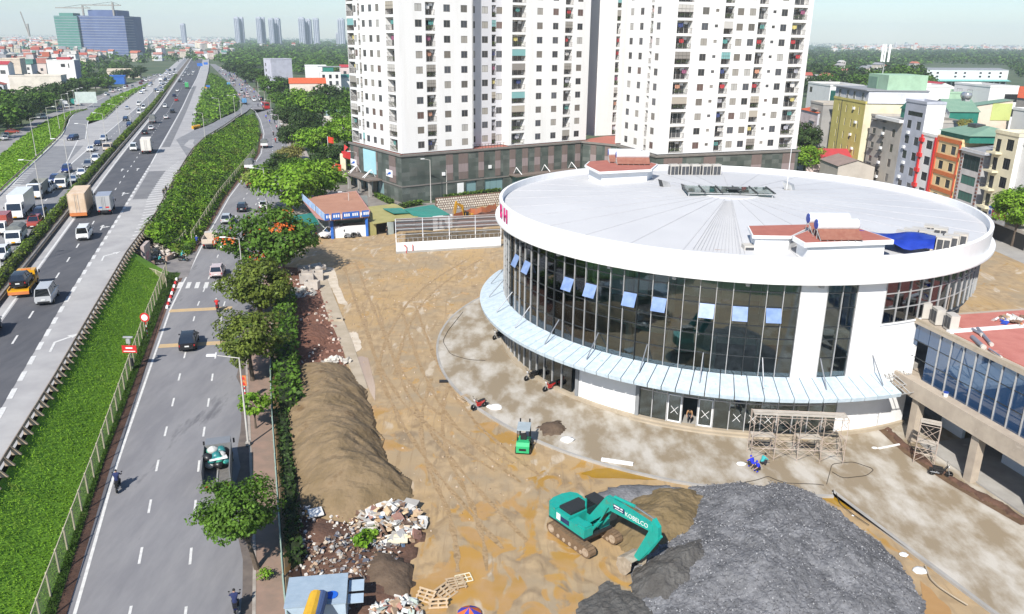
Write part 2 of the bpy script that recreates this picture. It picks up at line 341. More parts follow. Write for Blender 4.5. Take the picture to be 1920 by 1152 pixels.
b.grid([[(x, y, -0.12) for y in ys] for x in xs]); tag(b.build('ground', far_gnd), kind='structure')
OR = [(-130, 6.5), (-80.7, 10), (-64.7, 11), (-49.5, 11.7), (-18.6, 13.2), (8.9, 15.6), (47, 17.3), (80, 19), (99, 20.1), (128, 22.9), (162.8, 28.5), (224.7, 36.2)]
ORF = [(-130, 6.5), (-80.7, 10), (-64.7, 11), (-49.5, 11.7), (-18.6, 13.2), (8.9, 15.6), (47, 17.3), (80, 19), (110, 20.3), (150, 20.0), (170, 19.3), (265, 19.2), (415, 21.7), (714, 25), (900, 26)]
OL = [(-130, -12), (50, -14.8), (86, -16.4), (116, -17.7), (156, -20.1), (170, -19.5), (205, -15.5), (214, -14.5), (293, -16.4), (376, -16.7), (567, -13), (900, -13)]
OTH = [(-130, 7.0), (-41, 8.3), (12, 9.7), (74, 11), (190, 12), (380, 13.6), (570, 16), (900, 18)]
S = [-125 + 7 * i for i in range(140)] + [870 + 25 * i for i in range(28)]
def seg_ribbon(s_list, ol, orr, dz, nx=1): return ribbon([so(s, ol(s), dz) for s in s_list], [so(s, orr(s), dz) for s in s_list], nx=nx)
road = seg_ribbon(S, lambda s: lerp_tab(OL, s), lambda s: lerp_tab(ORF, s), 0.0, 2).build('expressway_road', conc_lt); tag(road, kind='structure')
seg_ribbon(S, lambda s: 2.9, lambda s: lerp_tab(OTH, s) - .2, .006).build('carriageway_surface', asph_hw, road)
seg_ribbon([s for s in S if s < 1500], lambda s: -7.3, lambda s: -1.8, .006).build('carriageway_surface', asph_md, road)
seg_ribbon([s for s in S if 44 <= s <= 120], lambda s: -14.2 - max(0, s - 50) * .045, lambda s: -8.2 - max(0, s - 77) * .03, .006).build('exit_lane_surface', asph_md, road)
seg_ribbon([26 + 4 * i for i in range(10)], lambda s: lerp_tab(OTH, s) + .5, lambda s: lerp_tab(ORF, s) - 3.2, .006).build('dark_patch', mat('asphalt_patch', (.16, .158, .165), (.2, .198, .2), scale=.3, rough=.85), road)
seg_ribbon([110 + 7 * i for i in range(50)], lambda s: lerp_tab(OTH, s) + .4, lambda s: lerp_tab(OTH, s) + 2.6, .006).build('shoulder_lane', mat('asphalt_patch', (.2, .2, .2)), road)
for o_, w_, s0, s1 in ((2.6, .28, -125, 1200), (-2.1, .25, -125, 1200), (-7.2, .3, 75, 850)):
 ss = [s for s in S if s0 <= s <= s1]; seg_ribbon(ss, lambda s: o_ - w_ / 2, lambda s: o_ + w_ / 2, .013).build('edge_line', paint_w, road)
ss = [75 + 7 * i for i in range(110)]; seg_ribbon(ss, lambda s: lerp_tab(OTH, s) - .15, lambda s: lerp_tab(OTH, s) + .15, .013).build('edge_line', paint_w, road)
for a, c in (((76, -8.0), (206, -18.8)), ((50, -14.0), (196, -22.5))):
 seg_ribbon([a[0] + (c[0] - a[0]) * i / 12 for i in range(13)], lambda s: np.interp(s, [a[0], c[0]], [a[1], c[1]]) - .13, lambda s: np.interp(s, [a[0], c[0]], [a[1], c[1]]) + .13, .015).build('edge_line', paint_w, road)
hdir = math.atan2(-HD[0], HD[1])
def unit_plane(name, m):
 return B().quad((-.5, -.5, 0), (.5, -.5, 0), (.5, .5, 0), (-.5, .5, 0)).mesh(name, m)
dash_me = unit_plane('lane_dash', paint_w)
for k in range(64):
 s = -84 + 8.2 * k; NO('lane_dash', dash_me, road, so(s, (2.6 + lerp_tab(OTH, s)) / 2, .014), hdir, scale=(.2, 2.6, 1))
for k in range(40): s = -60 + 8.2 * k; NO('lane_dash', dash_me, road, so(s, -4.7, .014), hdir, scale=(.2, 2.6, 1))
for k in range(41):
 s = -90 + 4.0 * k; NO('lane_dash', dash_me, road, so(s, lerp_tab(OTH, s), .016), hdir, scale=(.45, 2.3, 1))
for k in range(34):
 s = -8 + 2.6 * k; o2 = lerp_tab(ORF, s) - .45; w = min(3.0, .8 + (s + 8) * .06) if s < 60 else max(.8, 3 - (s - 60) * .08); NO('hatch_bar', dash_me, road, so(s, o2 - w / 2, .014), hdir + .35, scale=(w, .5, 1))
for k in range(14):
 s = 40 + 2.6 * k; o2 = lerp_tab(OL, s) + .5; NO('hatch_bar', dash_me, road, so(s, o2 + .9, .014), hdir - .35, scale=(1.8, .45, 1))
def arrow_mesh(kind):
 b = B()
 if kind == 'straight': b.prism([(-.11, -2), (.11, -2), (.11, .7), (.45, .7), (0, 2), (-.45, .7), (-.11, .7)], 0, .002)
 elif kind == 'both': b.prism([(-.11, -2), (.11, -2), (.11, -.6), (.7, .1), (.7, -.3), (1.2, .6), (.45, .75), (.6, .4), (.11, .1), (.11, .7), (.4, .7), (0, 2), (-.4, .7), (-.11, .7)], 0, .002)
 else: b.prism([(-.1, -3), (.14, -3), (.14, -.4), (1.4, .9), (1.55, .55), (2.0, 1.9), (.9, 1.5), (1.15, 1.15), (-.1, -.1)], 0, .002)
 return b.mesh('lane_arrow', paint_w)
for kd, pts in (('straight', [(148, 429), (196, 363), (229, 319), (258, 318 - 200 + 200)]), ('both', [(191, 427), (231, 364)]), ('merge', [(103, 641), (195, 480)])):
 am = arrow_mesh(kd)
 for p in pts: NO('lane_arrow', am, road, gh(*p, .016), hdir)
RL = [gh(p[0], p[1]) for p in ((330, 262), (367, 243), (393, 235), (413, 223), (441, 210), (452, 200), (462, 180))]
RR = [gh(p[0], p[1]) for p in ((352, 296), (382, 262), (402, 250), (420, 238), (447, 216), (462, 207), (480, 190))]
RL = resample(RL, 16); RR = resample(RR, 16)
for i in range(16):
 RL[i][2] = max(.03, RL[i][2] * (1 - sst(4, 15, i)) + .02); RR[i][2] = max(.03, RR[i][2] * (1 - sst(4, 15, i)) + .02)
tag(ribbon(RL.tolist(), RR.tolist(), nx=2).build('ramp_road', asph_md), kind='structure')
LL = resample([gh(*p) for p in ((117, 252), (128, 232), (131, 221), (143, 211), (166, 200), (190, 184), (240, 168), (300, 142))], 22)
LR = resample([gh(*p) for p in ((160, 262), (163, 240), (165, 226), (173, 214), (186, 202), (208, 186), (252, 170), (306, 145))], 22)
for q in (LL, LR):
 for i in range(22): q[i][2] = q[i][2] * (1 - sst(5, 20, i)) + .03
tag(ribbon(LL.tolist(), LR.tolist(), nx=2).build('ramp_road', asph_md), kind='structure')
for A in (LL, LR):
 ribbon([(p[0] - .12, p[1], p[2] + .012) for p in A[:16]], [(p[0] + .18, p[1], p[2] + .012) for p in A[:16]]).build('edge_line', paint_w, bpy.data.objects['ramp_road.001'])
ls_l = resample([G(*p) for p in ((-260, 400), (-60, 300), (0, 266), (43, 240), (68, 223), (115, 206), (160, 188), (220, 166), (300, 138))], 30)
ls_r = resample([G(*p) for p in ((-200, 440), (-40, 330), (0, 302), (46, 256), (91, 229), (125, 213), (172, 200), (240, 172), (306, 142))], 30)
for q in (ls_l, ls_r): q[:, 2] = .02
tag(ribbon(ls_l.tolist(), ls_r.tolist(), nx=2).build('service_road', mat('asphalt_left', (.23, .22, .22), (.3, .285, .28), scale=.2, rough=.9)), kind='structure')
SLP = [(-12.5, -5), (-26.04, 39.56), (-31.9, 57.4), (-43.5, 96.5), (-51.5, 129), (-61.2, 170.9), (-74.2, 237), (-89.6, 291.6), (-105.4, 339.6), (-120, 380), (-146, 438), (-227, 655), (-310, 864), (-400, 1090)]
SRP = [(-2.0, -5), (-17.2, 45.6), (-23.4, 64.1), (-29.4, 82), (-39.8, 128), (-49.0, 170), (-62.5, 226.9), (-77.8, 276.5), (-94.5, 329.6), (-115.5, 391.5), (-165, 528), (-251, 748), (-333, 940), (-395, 1090)]
def slx(y): return float(np.interp(y, [p[1] for p in SLP], [p[0] for p in SLP]))
def srx(y): return float(np.interp(y, [p[1] for p in SRP], [p[0] for p in SRP]))
YS = [0 + 3 * i for i in range(60)] + [180 + 10 * i for i in range(85)]
srv = ribbon([(slx(y) - .75, y, .03) for y in YS], [(srx(y), y, .03) for y in YS], nx=2).build('service_road', asph_sv); tag(srv, kind='structure')
ribbon([(slx(y) - .1, y, .038) for y in YS if y < 420], [(slx(y) + .12, y, .038) for y in YS if y < 420]).build('edge_line', paint_w, srv)
ribbon([(slx(y) - 1.15, y, .034) for y in YS if y < 300], [(slx(y) - .45, y, .034) for y in YS if y < 300]).build('dirt_edge', dirt_br, srv)
ribbon([(srx(y) - .8 + .25 * math.sin(y * .9) + .2 * math.sin(y * 2.3), y, .036) for y in YS if 20 < y < 110], [(srx(y), y, .036) for y in YS if 20 < y < 110]).build('damp_gutter', mat('damp_dirt', (.12, .1, .09), (.17, .14, .12), scale=1.2, rough=.8), srv)
for k in range(56):
 y = 33.5 + 5.9 * k; dx = slx(y + 1) - slx(y - 1); a = math.atan2(-dx, 2.0)
 for fo in (3.15, 6.35):
  f = fo / .956
  if y > 130 and fo > 5: f *= .95
  NO('lane_dash', dash_me, srv, (slx(y) + f, y, .04), a, scale=(.17, 1.9, 1))
for p, q, w in (((318, 584), (435, 578), 1.3), ((298, 650), (424, 643), 1.25)):
 a = G(*p); c = G(*q); d = Vector((c[0] - a[0], c[1] - a[1], 0)); n_ = Vector((-d.y, d.x, 0)).normalized() * w / 2
 rs = NO('rumble_strip', None, srv, (0, 0, 0))
 for t in range(3):
  o_ = n_ * (t - 1) * .62; bb = B(); h_ = n_ * .28
  bb.quad(*[tuple(Vector(v) + e + Vector((0, 0, .042))) for v, e in ((a, o_ - h_), (c, o_ - h_), (c, o_ + h_), (a, o_ + h_))]); bb.build('rumble_bar', paint_y, rs)
for k in range(7):
 c = G(337 + 16.5 * k, 535, .041); NO('crossing_bar', dash_me, srv, c, .27, scale=(.55, 3.0, 1))
kerb_m = mat('kerb_stone', (.4, .36, .32), (.3, .26, .23), scale=1.5, rough=.9)
tag(ribbon([(srx(y), y, .16) for y in YS if y < 400], [(srx(y) + .22, y, .16) for y in YS if y < 400]).add([], []).build('kerb', kerb_m), kind='structure')
ribbon([(srx(y) - .012, y, .0) for y in YS if y < 400], [(srx(y) - .002, y, .16) for y in YS if y < 400]).build('kerb_face', kerb_m, bpy.data.objects['kerb'])
def fnx(y): return float(np.interp(y, [20, 40.3, 64.2, 73.4, 100, 128, 135], [-6.5, -13.6, -21.2, -24.0, -31.2, -37.0, -37.4]))
pav_m = mat('footpath_brick', (.3, .2, .155), (.23, .165, .13), (.37, .27, .21), scale=.9, rough=.9)
tag(ribbon([(srx(y) + .23, y, .14) for y in YS if 10 < y < 132], [(max(fnx(y), srx(y) + .5), y, .14) for y in YS if 10 < y < 132]).build('footpath', pav_m), kind='structure')
YF = [y for y in YS if y > 131]
tag(ribbon([(srx(y) + .23, y, .13) for y in YF if y < 390], [(srx(y) + 5.2, y, .13) for y in YF if y < 390]).build('footpath', mat('footpath_pale', (.4, .35, .31), (.33, .29, .26), scale=.4, rough=.9)), kind='structure')
BW = [so(s, o) for s, o in OR]
def bwx(y): return float(np.interp(y, [p[1] for p in BW], [p[0] for p in BW]))
def fex(y): return float(np.interp(y, [0, 39.6, 56.5, 88.3, 112], [-15.2, -27.8, -33.0, -43.1, -50.2]))
Yg = [0 + 2.5 * i for i in range(46)]
P = []
for y in Yg:
 xb, xf = bwx(y) + .35, fex(y); row = []
 for j in range(7):
  f = j / 6; x = xb + (xf - xb) * f; z = 3.0 * (1 - f) ** 1.15 + .12; row.append((x, y, z))
 P.append(row)
slope = tag(B().grid(P).build('grass_bank', grass_g, smooth=True), kind='structure')
tag(ribbon([(fex(y), y, .1) for y in Yg], [(slx(y) - 1.1, y, .05) for y in Yg]).build('grass_strip', grass_d), kind='structure')
bank2 = []
Yb = [121.5 + 2.5 * i for i in range(108)]
for y in Yb:
 xb, xf = bwx(y) + .3, slx(y) - 1.3; row = []
 for j in range(7):
  f = j / 6; row.append((xb + (xf - xb) * f, y, hz(y) * (1 - sst(0, 1, f)) * (1 - sst(250, 370, y)) + .03))
 bank2.append(row)
tag(B().grid(bank2).build('planted_bank', grass_d, smooth=True), kind='structure')
gl = [gh(*p) for p in ((16, 347), (62, 304), (91, 278), (117, 252), (124, 226), (135, 214), (163, 206))]; gu = [G(*p, .06) for p in ((-30, 320), (20, 275), (46, 254), (80, 232), (110, 217), (135, 209), (163, 205))]
gl = resample([gh(-140, 500)] + gl, 20); gu = resample([G(-170, 420, .06)] + gu, 20)
tag(ribbon(gu.tolist(), gl.tolist(), nx=3).build('grass_bank', grass_g), kind='structure')
nose = [gh(*p, .05) for p in ((165, 227), (193, 225), (221, 199), (249, 177), (285, 155), (250, 168), (205, 187), (182, 206), (172, 216))]
tag(sheet('grass_island', nose, .0, grass_g), kind='structure');
for v in bpy.data.objects['grass_island'].data.vertices: v.co.z = hz(v.co.y) + .05
far2 = [gh(*p, .05) for p in ((366, 241), (393, 233), (413, 221), (440, 207), (446, 190), (440, 172), (428, 158), (405, 143), (394, 139), (391, 150), (384, 168), (371, 204))]
tag(sheet('planted_island', far2, .0, grass_d), kind='structure')
for v in bpy.data.objects['planted_island'].data.vertices: v.co.z = hz(v.co.y) + .05
uw = G(243, 498);
tag(sheet('underpass_road', [G(*p) for p in ((238, 502), (300, 494), (345, 482), (372, 470), (352, 520), (330, 524), (300, 512), (245, 512))], .045, mat('underpass_asphalt', (.17, .16, .16), (.25, .23, .22), scale=.5)), kind='structure')
yard = [(-6.5, 20), (-13.5, 40.3), (-21.1, 64.2), (-23.9, 73.4), (-31, 100), (-36.9, 128), (-37, 134), (-14, 150), (-5, 168), (30, 172), (86, 172), (86, 60), (60, 20)]
tag(sheet('site_yard', yard, .02, yard_m), kind='structure')
street = [(76, 260), (89.5, 260), (89.5, 60), (81, 60), (81, 160)]
tag(sheet('street', street, .03, mat('street_asphalt', (.3, .28, .26), (.38, .36, .33), scale=.4)), kind='structure')
CB = (24.0, 88.0)
def ring(R, t, z=0.0, c=CB): return (c[0] + R * math.sin(t), c[1] - R * math.cos(t), z)
RD = math.radians
CP = (24.1, 85.9)
pl = [ring(32.4, RD(t), 0, CP) for t in range(-128, 2, 3)] + [(25.0, 54.2, 0), (30.4, 38.4, 0), (37.5, 17, 0), (62, 17, 0), (62, 60, 0), (52, 90, 0), (45, 110, 0), (0, 112, 0)]
PLZ = pl
tag(sheet('plaza', pl, .2, plaza_m, thick=.2), kind='structure')
kb = [ring(32.4, RD(t), .22, CP) for t in range(-128, 2, 3)] + [(25.0, 54.2, .22), (30.4, 38.4, .22), (37.5, 17, .22)]
kc = [ring(32.65, RD(t), .22, CP) for t in range(-128, 2, 3)] + [(24.75, 54.0, .22), (30.15, 38.3, .22), (37.2, 17, .22)]
kk = ribbon(kb, kc); kk.grid([[p for p in kc], [(p[0] * 1.0, p[1], -.02) for p in kc]]); tag(kk.build('plaza_kerb', conc_gr), kind='structure')
tag(sheet('earth_strip', [G(*p) for p in ((520, 500), (585, 505), (612, 560), (640, 640), (650, 690), (545, 720), (527, 680), (520, 560))], .05, red_dirt), kind='structure')
tag(sheet('concrete_edge', [G(*p) for p in ((592, 520), (612, 520), (640, 590), (660, 640), (690, 730), (672, 730), (640, 650), (612, 585))], .09, conc_tn, thick=.1), kind='structure')
water_o = mat('muddy_water', (.36, .2, .075), (.42, .25, .1), scale=.4, rough=.12, spec=.5)
water_y = mat('ochre_water', (.38, .215, .02), (.3, .17, .02), scale=.4, rough=.15, spec=.5)
water_p = mat('silty_water', (.42, .31, .23), (.39, .29, .22), scale=.3, rough=.08, spec=.5)
PUD = [(water_p, ((541, 714), (545, 690), (575, 685), (615, 676), (585, 690), (565, 706), (549, 716))), (water_p, ((663, 672), (690, 672), (703, 720), (705, 760), (695, 740), (680, 700))),
   (water_y, ((1090, 890), (1130, 880), (1180, 878), (1240, 884), (1300, 893), (1275, 902), (1200, 900), (1150, 898), (1110, 898))), (water_y, ((1275, 897), (1330, 903), (1400, 907), (1440, 910), (1380, 917), (1310, 912))),
 (water_y, ((1512, 914), (1540, 916), (1570, 935), (1600, 958), (1580, 955), (1545, 938))), (water_y, ((1115, 1125), (1130, 1122), (1135, 1138), (1120, 1145), (1108, 1138))),
 (water_y, ((1168, 1112), (1195, 1118), (1210, 1135), (1195, 1145), (1172, 1128))), (water_o, ((1725, 1090), (1750, 1110), (1790, 1152), (1735, 1175), (1730, 1120))),
 (water_o, ((572, 676), (605, 672), (600, 682), (575, 683)))]
for i, (m_, pts) in enumerate(PUD):
 tag(sheet('puddle', [G(*p) for p in pts], .045 + .0006 * i, m_, noise=.09, seed=i), kind='structure')
for i, pts in enumerate((((600, 505), (625, 505), (645, 560), (655, 575), (636, 575), (622, 545)), ((650, 625), (668, 622), (680, 655), (668, 660)))):
 tag(sheet('cement_scrape', [G(*p) for p in pts], .04 + .0006 * i, mat('dried_cement', (.6, .52, .42), (.5, .42, .32), scale=.8, lo=.45, hi=.6), noise=.22, seed=40 + i), kind='structure')
trk_m = mat('rutted_mud', (.3, .2, .1), (.37, .255, .14), (.24, .16, .08), scale=1.2, rough=.6, bump=.06, bscale=5, lo=.4, hi=.55)
for i, px in enumerate((((690, 560), (720, 680), (770, 800), (860, 920), (960, 1000), (1000, 1060)), ((760, 560), (800, 680), (850, 780), (930, 860), (1030, 920)), ((830, 700), (800, 800), (830, 900), (900, 1000), (880, 1100)), ((650, 480), (700, 620), (760, 760), (900, 880), (1000, 900)), ((900, 480), (800, 540), (740, 620), (720, 720)))):
 c_ = resample([G(*p) for p in px], 9); c_ = resample([tuple((c_[max(0, k - 1)] + c_[k] + c_[min(8, k + 1)]) / 3) for k in range(9)], 40); d_ = np.gradient(c_, axis=0); n_ = np.stack([-d_[:, 1], d_[:, 0]], 1) / np.linalg.norm(d_[:, :2], axis=1)[:, None]
 for sd_ in (-.95, .95):
  w_ = .16 + .06 * np.sin(np.arange(40) * 1.7 + i) + npr.uniform(-.05, .05, 40); z_ = .034 + .0007 * i + (.0003 if sd_ > 0 else 0); A_ = c_[:, :2] + n_ * (sd_ - w_)[:, None]; B_ = c_[:, :2] + n_ * (sd_ + w_)[:, None]; tag(ribbon([(*a, z_) for a in A_], [(*a, z_) for a in B_]).build('tyre_track', trk_m), kind='structure')
sand_m = mat('sand_heap', (.18, .128, .068), (.23, .165, .095), (.135, .085, .04), scale=.45, rough=.95, bump=.12, bscale=1.6, lo=.38, hi=.6)
grav_m = mat('gravel_heap', (.085, .086, .092), (.23, .23, .24), (.34, .34, .345), scale=.5, nrough=.82, rough=.9, bump=.1, bscale=5, lo=.38, hi=.62, detail=9)
sandy_m = mat('wet_sand_heap', (.15, .108, .05), (.2, .145, .075), scale=.6, rough=.9, bump=.1, bscale=2.5)
p1 = [G(*p) for p in ((545, 690), (600, 682), (652, 686), (690, 735), (712, 800), (728, 860), (775, 905), (770, 940), (700, 975), (640, 985), (560, 965), (535, 880), (528, 790))]
o = mound('sand_heap', p1, 2.5, 1.0, sand_m, seed=5, rough=.22, step=.2, z0=.02, power=2, grain=.012, peak=[(-17.5, 66, 7, .5), (-12.5, 56, 4, .45)]); tag(o, 'long brown sand heap beside the footpath hedge', 'sand heap')
p2_ = [G(*p) for p in ((1290, 912), (1360, 905), (1450, 903), (1510, 915), (1560, 945), (1640, 1010), (1700, 1065), (1735, 1130), (1735, 1200), (1640, 1290), (1400, 1290), (1240, 1190), (1195, 1120), (1175, 1060), (1210, 1000), (1250, 960))]
o = mound('gravel_heap', p2_, 2.2, .7, grav_m, seed=8, rough=.42, z0=.02, step=.16, grain=.022, peak=[(21, 49.5, 3, .45), (16, 44, 3, .4), (23.5, 43.5, 2.6, .4), (17, 51.5, 2, .3)]); tag(o, 'broad blue grey crushed stone heap beside the plaza kerb', 'gravel heap')
p3 = [G(*p) for p in ((1170, 945), (1230, 920), (1300, 918), (1340, 945), (1320, 975), (1340, 1010), (1290, 1035), (1200, 1045), (1150, 1020), (1140, 980))]
o = mound('sand_heap', p3, 1.7, .75, sandy_m, seed=14, rough=.4, z0=.02, step=.2, power=2, grain=.012); tag(o, 'olive brown sand heap in front of the excavator arm', 'sand heap')
p4 = [G(*p) for p in ((1230, 1030), (1320, 1000), (1370, 1050), (1375, 1075), (1320, 1130), (1240, 1140), (1180, 1120), (1190, 1070))]
o = mound('grit_heap', p4, 2.4, .75, mat('grit_heap', (.07, .065, .06), (.11, .105, .098), (.045, .043, .04), scale=.9, rough=.9, bump=.08, bscale=6), seed=21, rough=.3, z0=.02, step=.16, power=2, grain=.03); tag(o, 'dark grit heap below the excavator bucket', 'gravel heap')
o = mound('gravel_spill', [G(*p) for p in ((1100, 930), (1180, 905), (1300, 912), (1250, 930), (1160, 950), (1095, 945))], .35, .3, grav_m, seed=5, z0=.02); tag(o, 'low spill of blue grey gravel along the kerb puddle', 'gravel heap')
o = mound('gravel_spill', [G(*p) for p in ((1080, 1130), (1150, 1090), (1200, 1120), (1250, 1160), (1230, 1250), (1090, 1250))], .35, .3, mat('grit_heap', (.1, .1, .1)), seed=6, z0=.02, step=.2, grain=.03, rough=.6); tag(o, 'low dark gravel spill around the ochre puddles', 'gravel heap')
p5 = [G(*p) for p in ((548, 960), (600, 970), (690, 985), (790, 960), (800, 1010), (770, 1060), (780, 1130), (740, 1190), (540, 1190), (540, 1050))]
o = mound('earth_heap', p5, .7, .3, dirt_br, seed=31, rough=.5, z0=.02); tag(o, 'low brown earth heap under the rubbish', 'earth heap')
o = mound('earth_heap', [G(*p) for p in ((690, 1050), (740, 1040), (780, 1070), (770, 1120), (710, 1130), (680, 1090))], 1.3, .8, mat('dark_soil', (.09, .06, .04), (.13, .09, .06), scale=.8, bump=.1, bscale=3), seed=33, rough=.3, z0=.3); tag(o, 'rounded dark soil heap beside the rubbish', 'earth heap')
o = mound('soil_heap', [G(*p) for p in ((1005, 808), (1020, 796), (1050, 793), (1065, 806), (1050, 820), (1022, 824))], .8, .8, mat('dark_soil', (.1, .07, .05)), seed=35, z0=.19, step=.2); tag(o, 'small dark soil heap beside the green forklift', 'soil heap')
for p, rr_, cc in (((575, 640), 30, 'red earth mound with scattered brick bits by the hedge'), ((560, 580), 25, 'red earth mound beside the concrete pipes')):
 c = G(*p); o = mound('earth_mound', [(c[0] + 2.6 * math.cos(a) * (1 + .15 * math.sin(3 * a)), c[1] + 6.0 * math.sin(a), 0) for a in np.linspace(0, 6.28, 14)[:-1]], 1.1, .45, red_dirt, seed=rr_, rough=.5, z0=.03); tag(o, cc, 'earth heap')
def hit(px, py, R, c=CB):
 d = ray(px, py); ox, oy = -c[0], -c[1]; A = d[0] ** 2 + d[1] ** 2; Bq = 2 * (d[0] * ox + d[1] * oy); D = Bq * Bq - 4 * A * (ox * ox + oy * oy - R * R)
 if D < 0: return None
 k = (-Bq - math.sqrt(D)) / (2 * A); x, y = d[0] * k - c[0], d[1] * k - c[1]
 return math.atan2(x, -y), HC + d[2] * k
def arc(b, R0, z0, R1, z1, t0, t1, n):
 """sheet swept round the building centre between two (R, z)"""
 b.grid([[ring(R0, RD(t0 + (t1 - t0) * i / n), z0) for i in range(n + 1)], [ring(R1, RD(t0 + (t1 - t0) * i / n), z1) for i in range(n + 1)]]); return b
def arcsolid(b, R0, R1, z0, z1, t0, t1, n):
 for r0, a, r1, c in ((R0, z0, R0, z1), (R0, z1, R1, z1), (R1, z1, R1, z0), (R1, z0, R0, z0)): arc(b, r0, a, r1, c, t0, t1, n)
 for t in (t0, t1): b.quad(ring(R0, RD(t), z0), ring(R1, RD(t), z0), ring(R1, RD(t), z1), ring(R0, RD(t), z1))
 return b
RBT = thing('round_station_building', 'round white station building with curved glass front and grey metal roof', 'building', (0, 0, 0))
glass = glassmat('curtain_glass', (.72, .82, .8), refl=.9, base=.09)
glass_b = glassmat('blue_glass', see=False, dark=(.02, .055, .13), refl=1.1, base=.1)
mull_m = mat('mullion_aluminium', (.5, .5, .5), (.42, .42, .42), scale=2, rough=.4, metal=.2)
trans_m = mat('transom_dark', (.03, .035, .038), scale=2, rough=.4)
cream_m = mat('interior_cream', (.68, .68, .52), (.45, .5, .42), scale=.25, rough=.8)
RW = 24.9; MESH = {}
for z0, z1 in ((.2, .36), (5.15, 5.6), (9.55, 10.0), (14.0, 14.28)):
 b = B(); b.lathe([(.5, z0), (24.6, z0), (24.6, z1), (.5, z1)], 72, CB[0], CB[1]); b.build('floor_slab', conc_gr, RBT)
b = B(); b.lathe([(17, .3), (17, 14.1)], 48, CB[0], CB[1]); b.build('core_wall', cream_m, RBT)
for k in range(22):
 t = RD(-118 + 9.3 * k); p = ring(23.7, t); b = B(); b.tube((p[0], p[1], .3), (p[0], p[1], 14.1), .3, n=10); b.build('column', conc_gr, RBT)
 if k % 2 == 0 and k < 14:
  b = B(); b.box(0, 0, 0, 3.4, .15, 3.6); q = ring(20.6, t + .08, 7.6 if k % 4 else 12); b.build('partition', cream_m if k % 4 else white_p, RBT, loc=q, rz=t + .5)
rows = [5.72, 7.5, 9.2, 10.3, 12.0, 13.3, 14.28]
opened = [(973, 482), (988, 494), (1062, 523), (1114, 537), (1174, 550), (1242, 559), (1339, 571), (1390, 574), (1466, 578)]
op_cells = set()
TW = 3.1
def pane(name, t0, t1, z0, z1, m, parent, R=RW, cache={}):
 k = (round(t1 - t0, 3), round(z1 - z0, 3), m.name, name)
 if k not in cache:
  w = 2 * R * math.sin(RD(t1 - t0) / 2) - .06; h = z1 - z0 - .05; cache[k] = BC(0, 0, 0, w, .03, h).mesh(name, m)
 t = RD((t0 + t1) / 2); return NO(name, cache[k], parent, ring(R * math.cos(RD(t1 - t0) / 2), t, (z0 + z1) / 2), t)
cols = [(-.45 - TW * (k + 1), -.45 - TW * k) for k in range(36)]
for px, py in opened:
 h = hit(px, py, RW)
 if h: op_cells.add((int((-.45 - math.degrees(h[0])) // TW), 3 if h[1] > 10.3 else 2))
mesh_open = None
for ci, (t0, t1) in enumerate(cols):
 for ri in range(6):
  if (ci, ri) in op_cells:
   w = 2 * RW * math.sin(RD(TW) / 2) - .1; z1 = rows[ri + 1] - .05; hh = 1.25
   if mesh_open is None:
    mesh_open = BC(0, 0, -hh / 2, w, .05, hh).mesh('opened_window', mat('sash_sky_tint', (.16, .24, .45), (.24, .33, .55), scale=1.5, rough=.25, spec=.4))  # sky reflection painted into the blue of the opened pane
   t = RD((t0 + t1) / 2); o = NO('opened_window', mesh_open, RBT, ring(RW + .06, t, z1)); o.rotation_euler = (-.42, 0, t)
   pane('glass_pane', t0, t1, rows[ri], rows[ri + 1] - hh, glass, RBT)
  else: pane('glass_pane', t0, t1, rows[ri], rows[ri + 1], glass, RBT)
for t0, t1 in ((4.75, 7.8), (7.8, 10.85)):
 for ri in range(6): pane('glass_pane', t0, t1, rows[ri], rows[ri + 1], glass, RBT)
cols_r = [(17.2 + TW * k, 17.2 + TW * (k + 1)) for k in range(20)]
for t0, t1 in cols_r:
 for z0, z1 in ((10.25, 11.6), (11.6, 12.95), (12.95, 14.28)): pane('glass_pane', t0, t1, z0, z1, glass, RBT)
mm = BC(0, 0, 0, .055, .13, 8.56).mesh('mullion', mull_m); mm2 = BC(0, 0, 0, .055, .13, 4.05).mesh('mullion', mull_m); mmd = BC(0, 0, 0, .06, .16, 8.56).mesh('mullion', trans_m)
for k in range(37):
 t = RD(-.45 - TW * k); NO('mullion', mmd if k % 7 == 3 else mm, RBT, ring(RW + .07, t, 10.0), t)
for t in (4.75, 7.8, 10.85): NO('mullion', mm, RBT, ring(RW + .07, RD(t), 10.0), RD(t))
for t0, _ in cols_r: NO('mullion', mm2, RBT, ring(RW + .07, RD(t0), 12.26), RD(t0))
for z in rows[1:-1]:
 b = arcsolid(B(), RW - .08, RW + .05, z - .045, z + .045, -112, -.4, 60); arcsolid(b, RW - .08, RW + .05, z - .045, z + .045, 4.7, 10.9, 4); b.build('transom', trans_m, RBT)
for z in (11.6, 12.95): arcsolid(B(), RW - .08, RW + .06, z - .04, z + .04, 17.1, 79, 30).build('transom', mull_m, RBT)
b = arcsolid(B(), RW - .35, RW - .12, 9.3, 10.25, -112, -.4, 60); b.build('spandrel', mat('spandrel_dark', (.05, .075, .075), scale=1, rough=.4), RBT)
for t0, t1, z0, z1 in ((-.45, 4.7, 5.72, 14.28), (10.9, 17.15, 5.72, 14.28), (17.15, 27.6, 5.72, 10.22), (-45, -30, .5, 5.72), (10.2, 27.6, .5, 5.72), (79, 248, .3, 14.28)):
 arcsolid(B(), RW - .3, RW + .06, z0, z1, t0, t1, max(3, int((t1 - t0) / 2))).build('rendered_wall', white_p, RBT)
b = B(); arcsolid(b, RW + .05, RW + .16, 10.18, 10.32, 16.9, 27.8, 8); b.build('ledge', white_p, RBT)
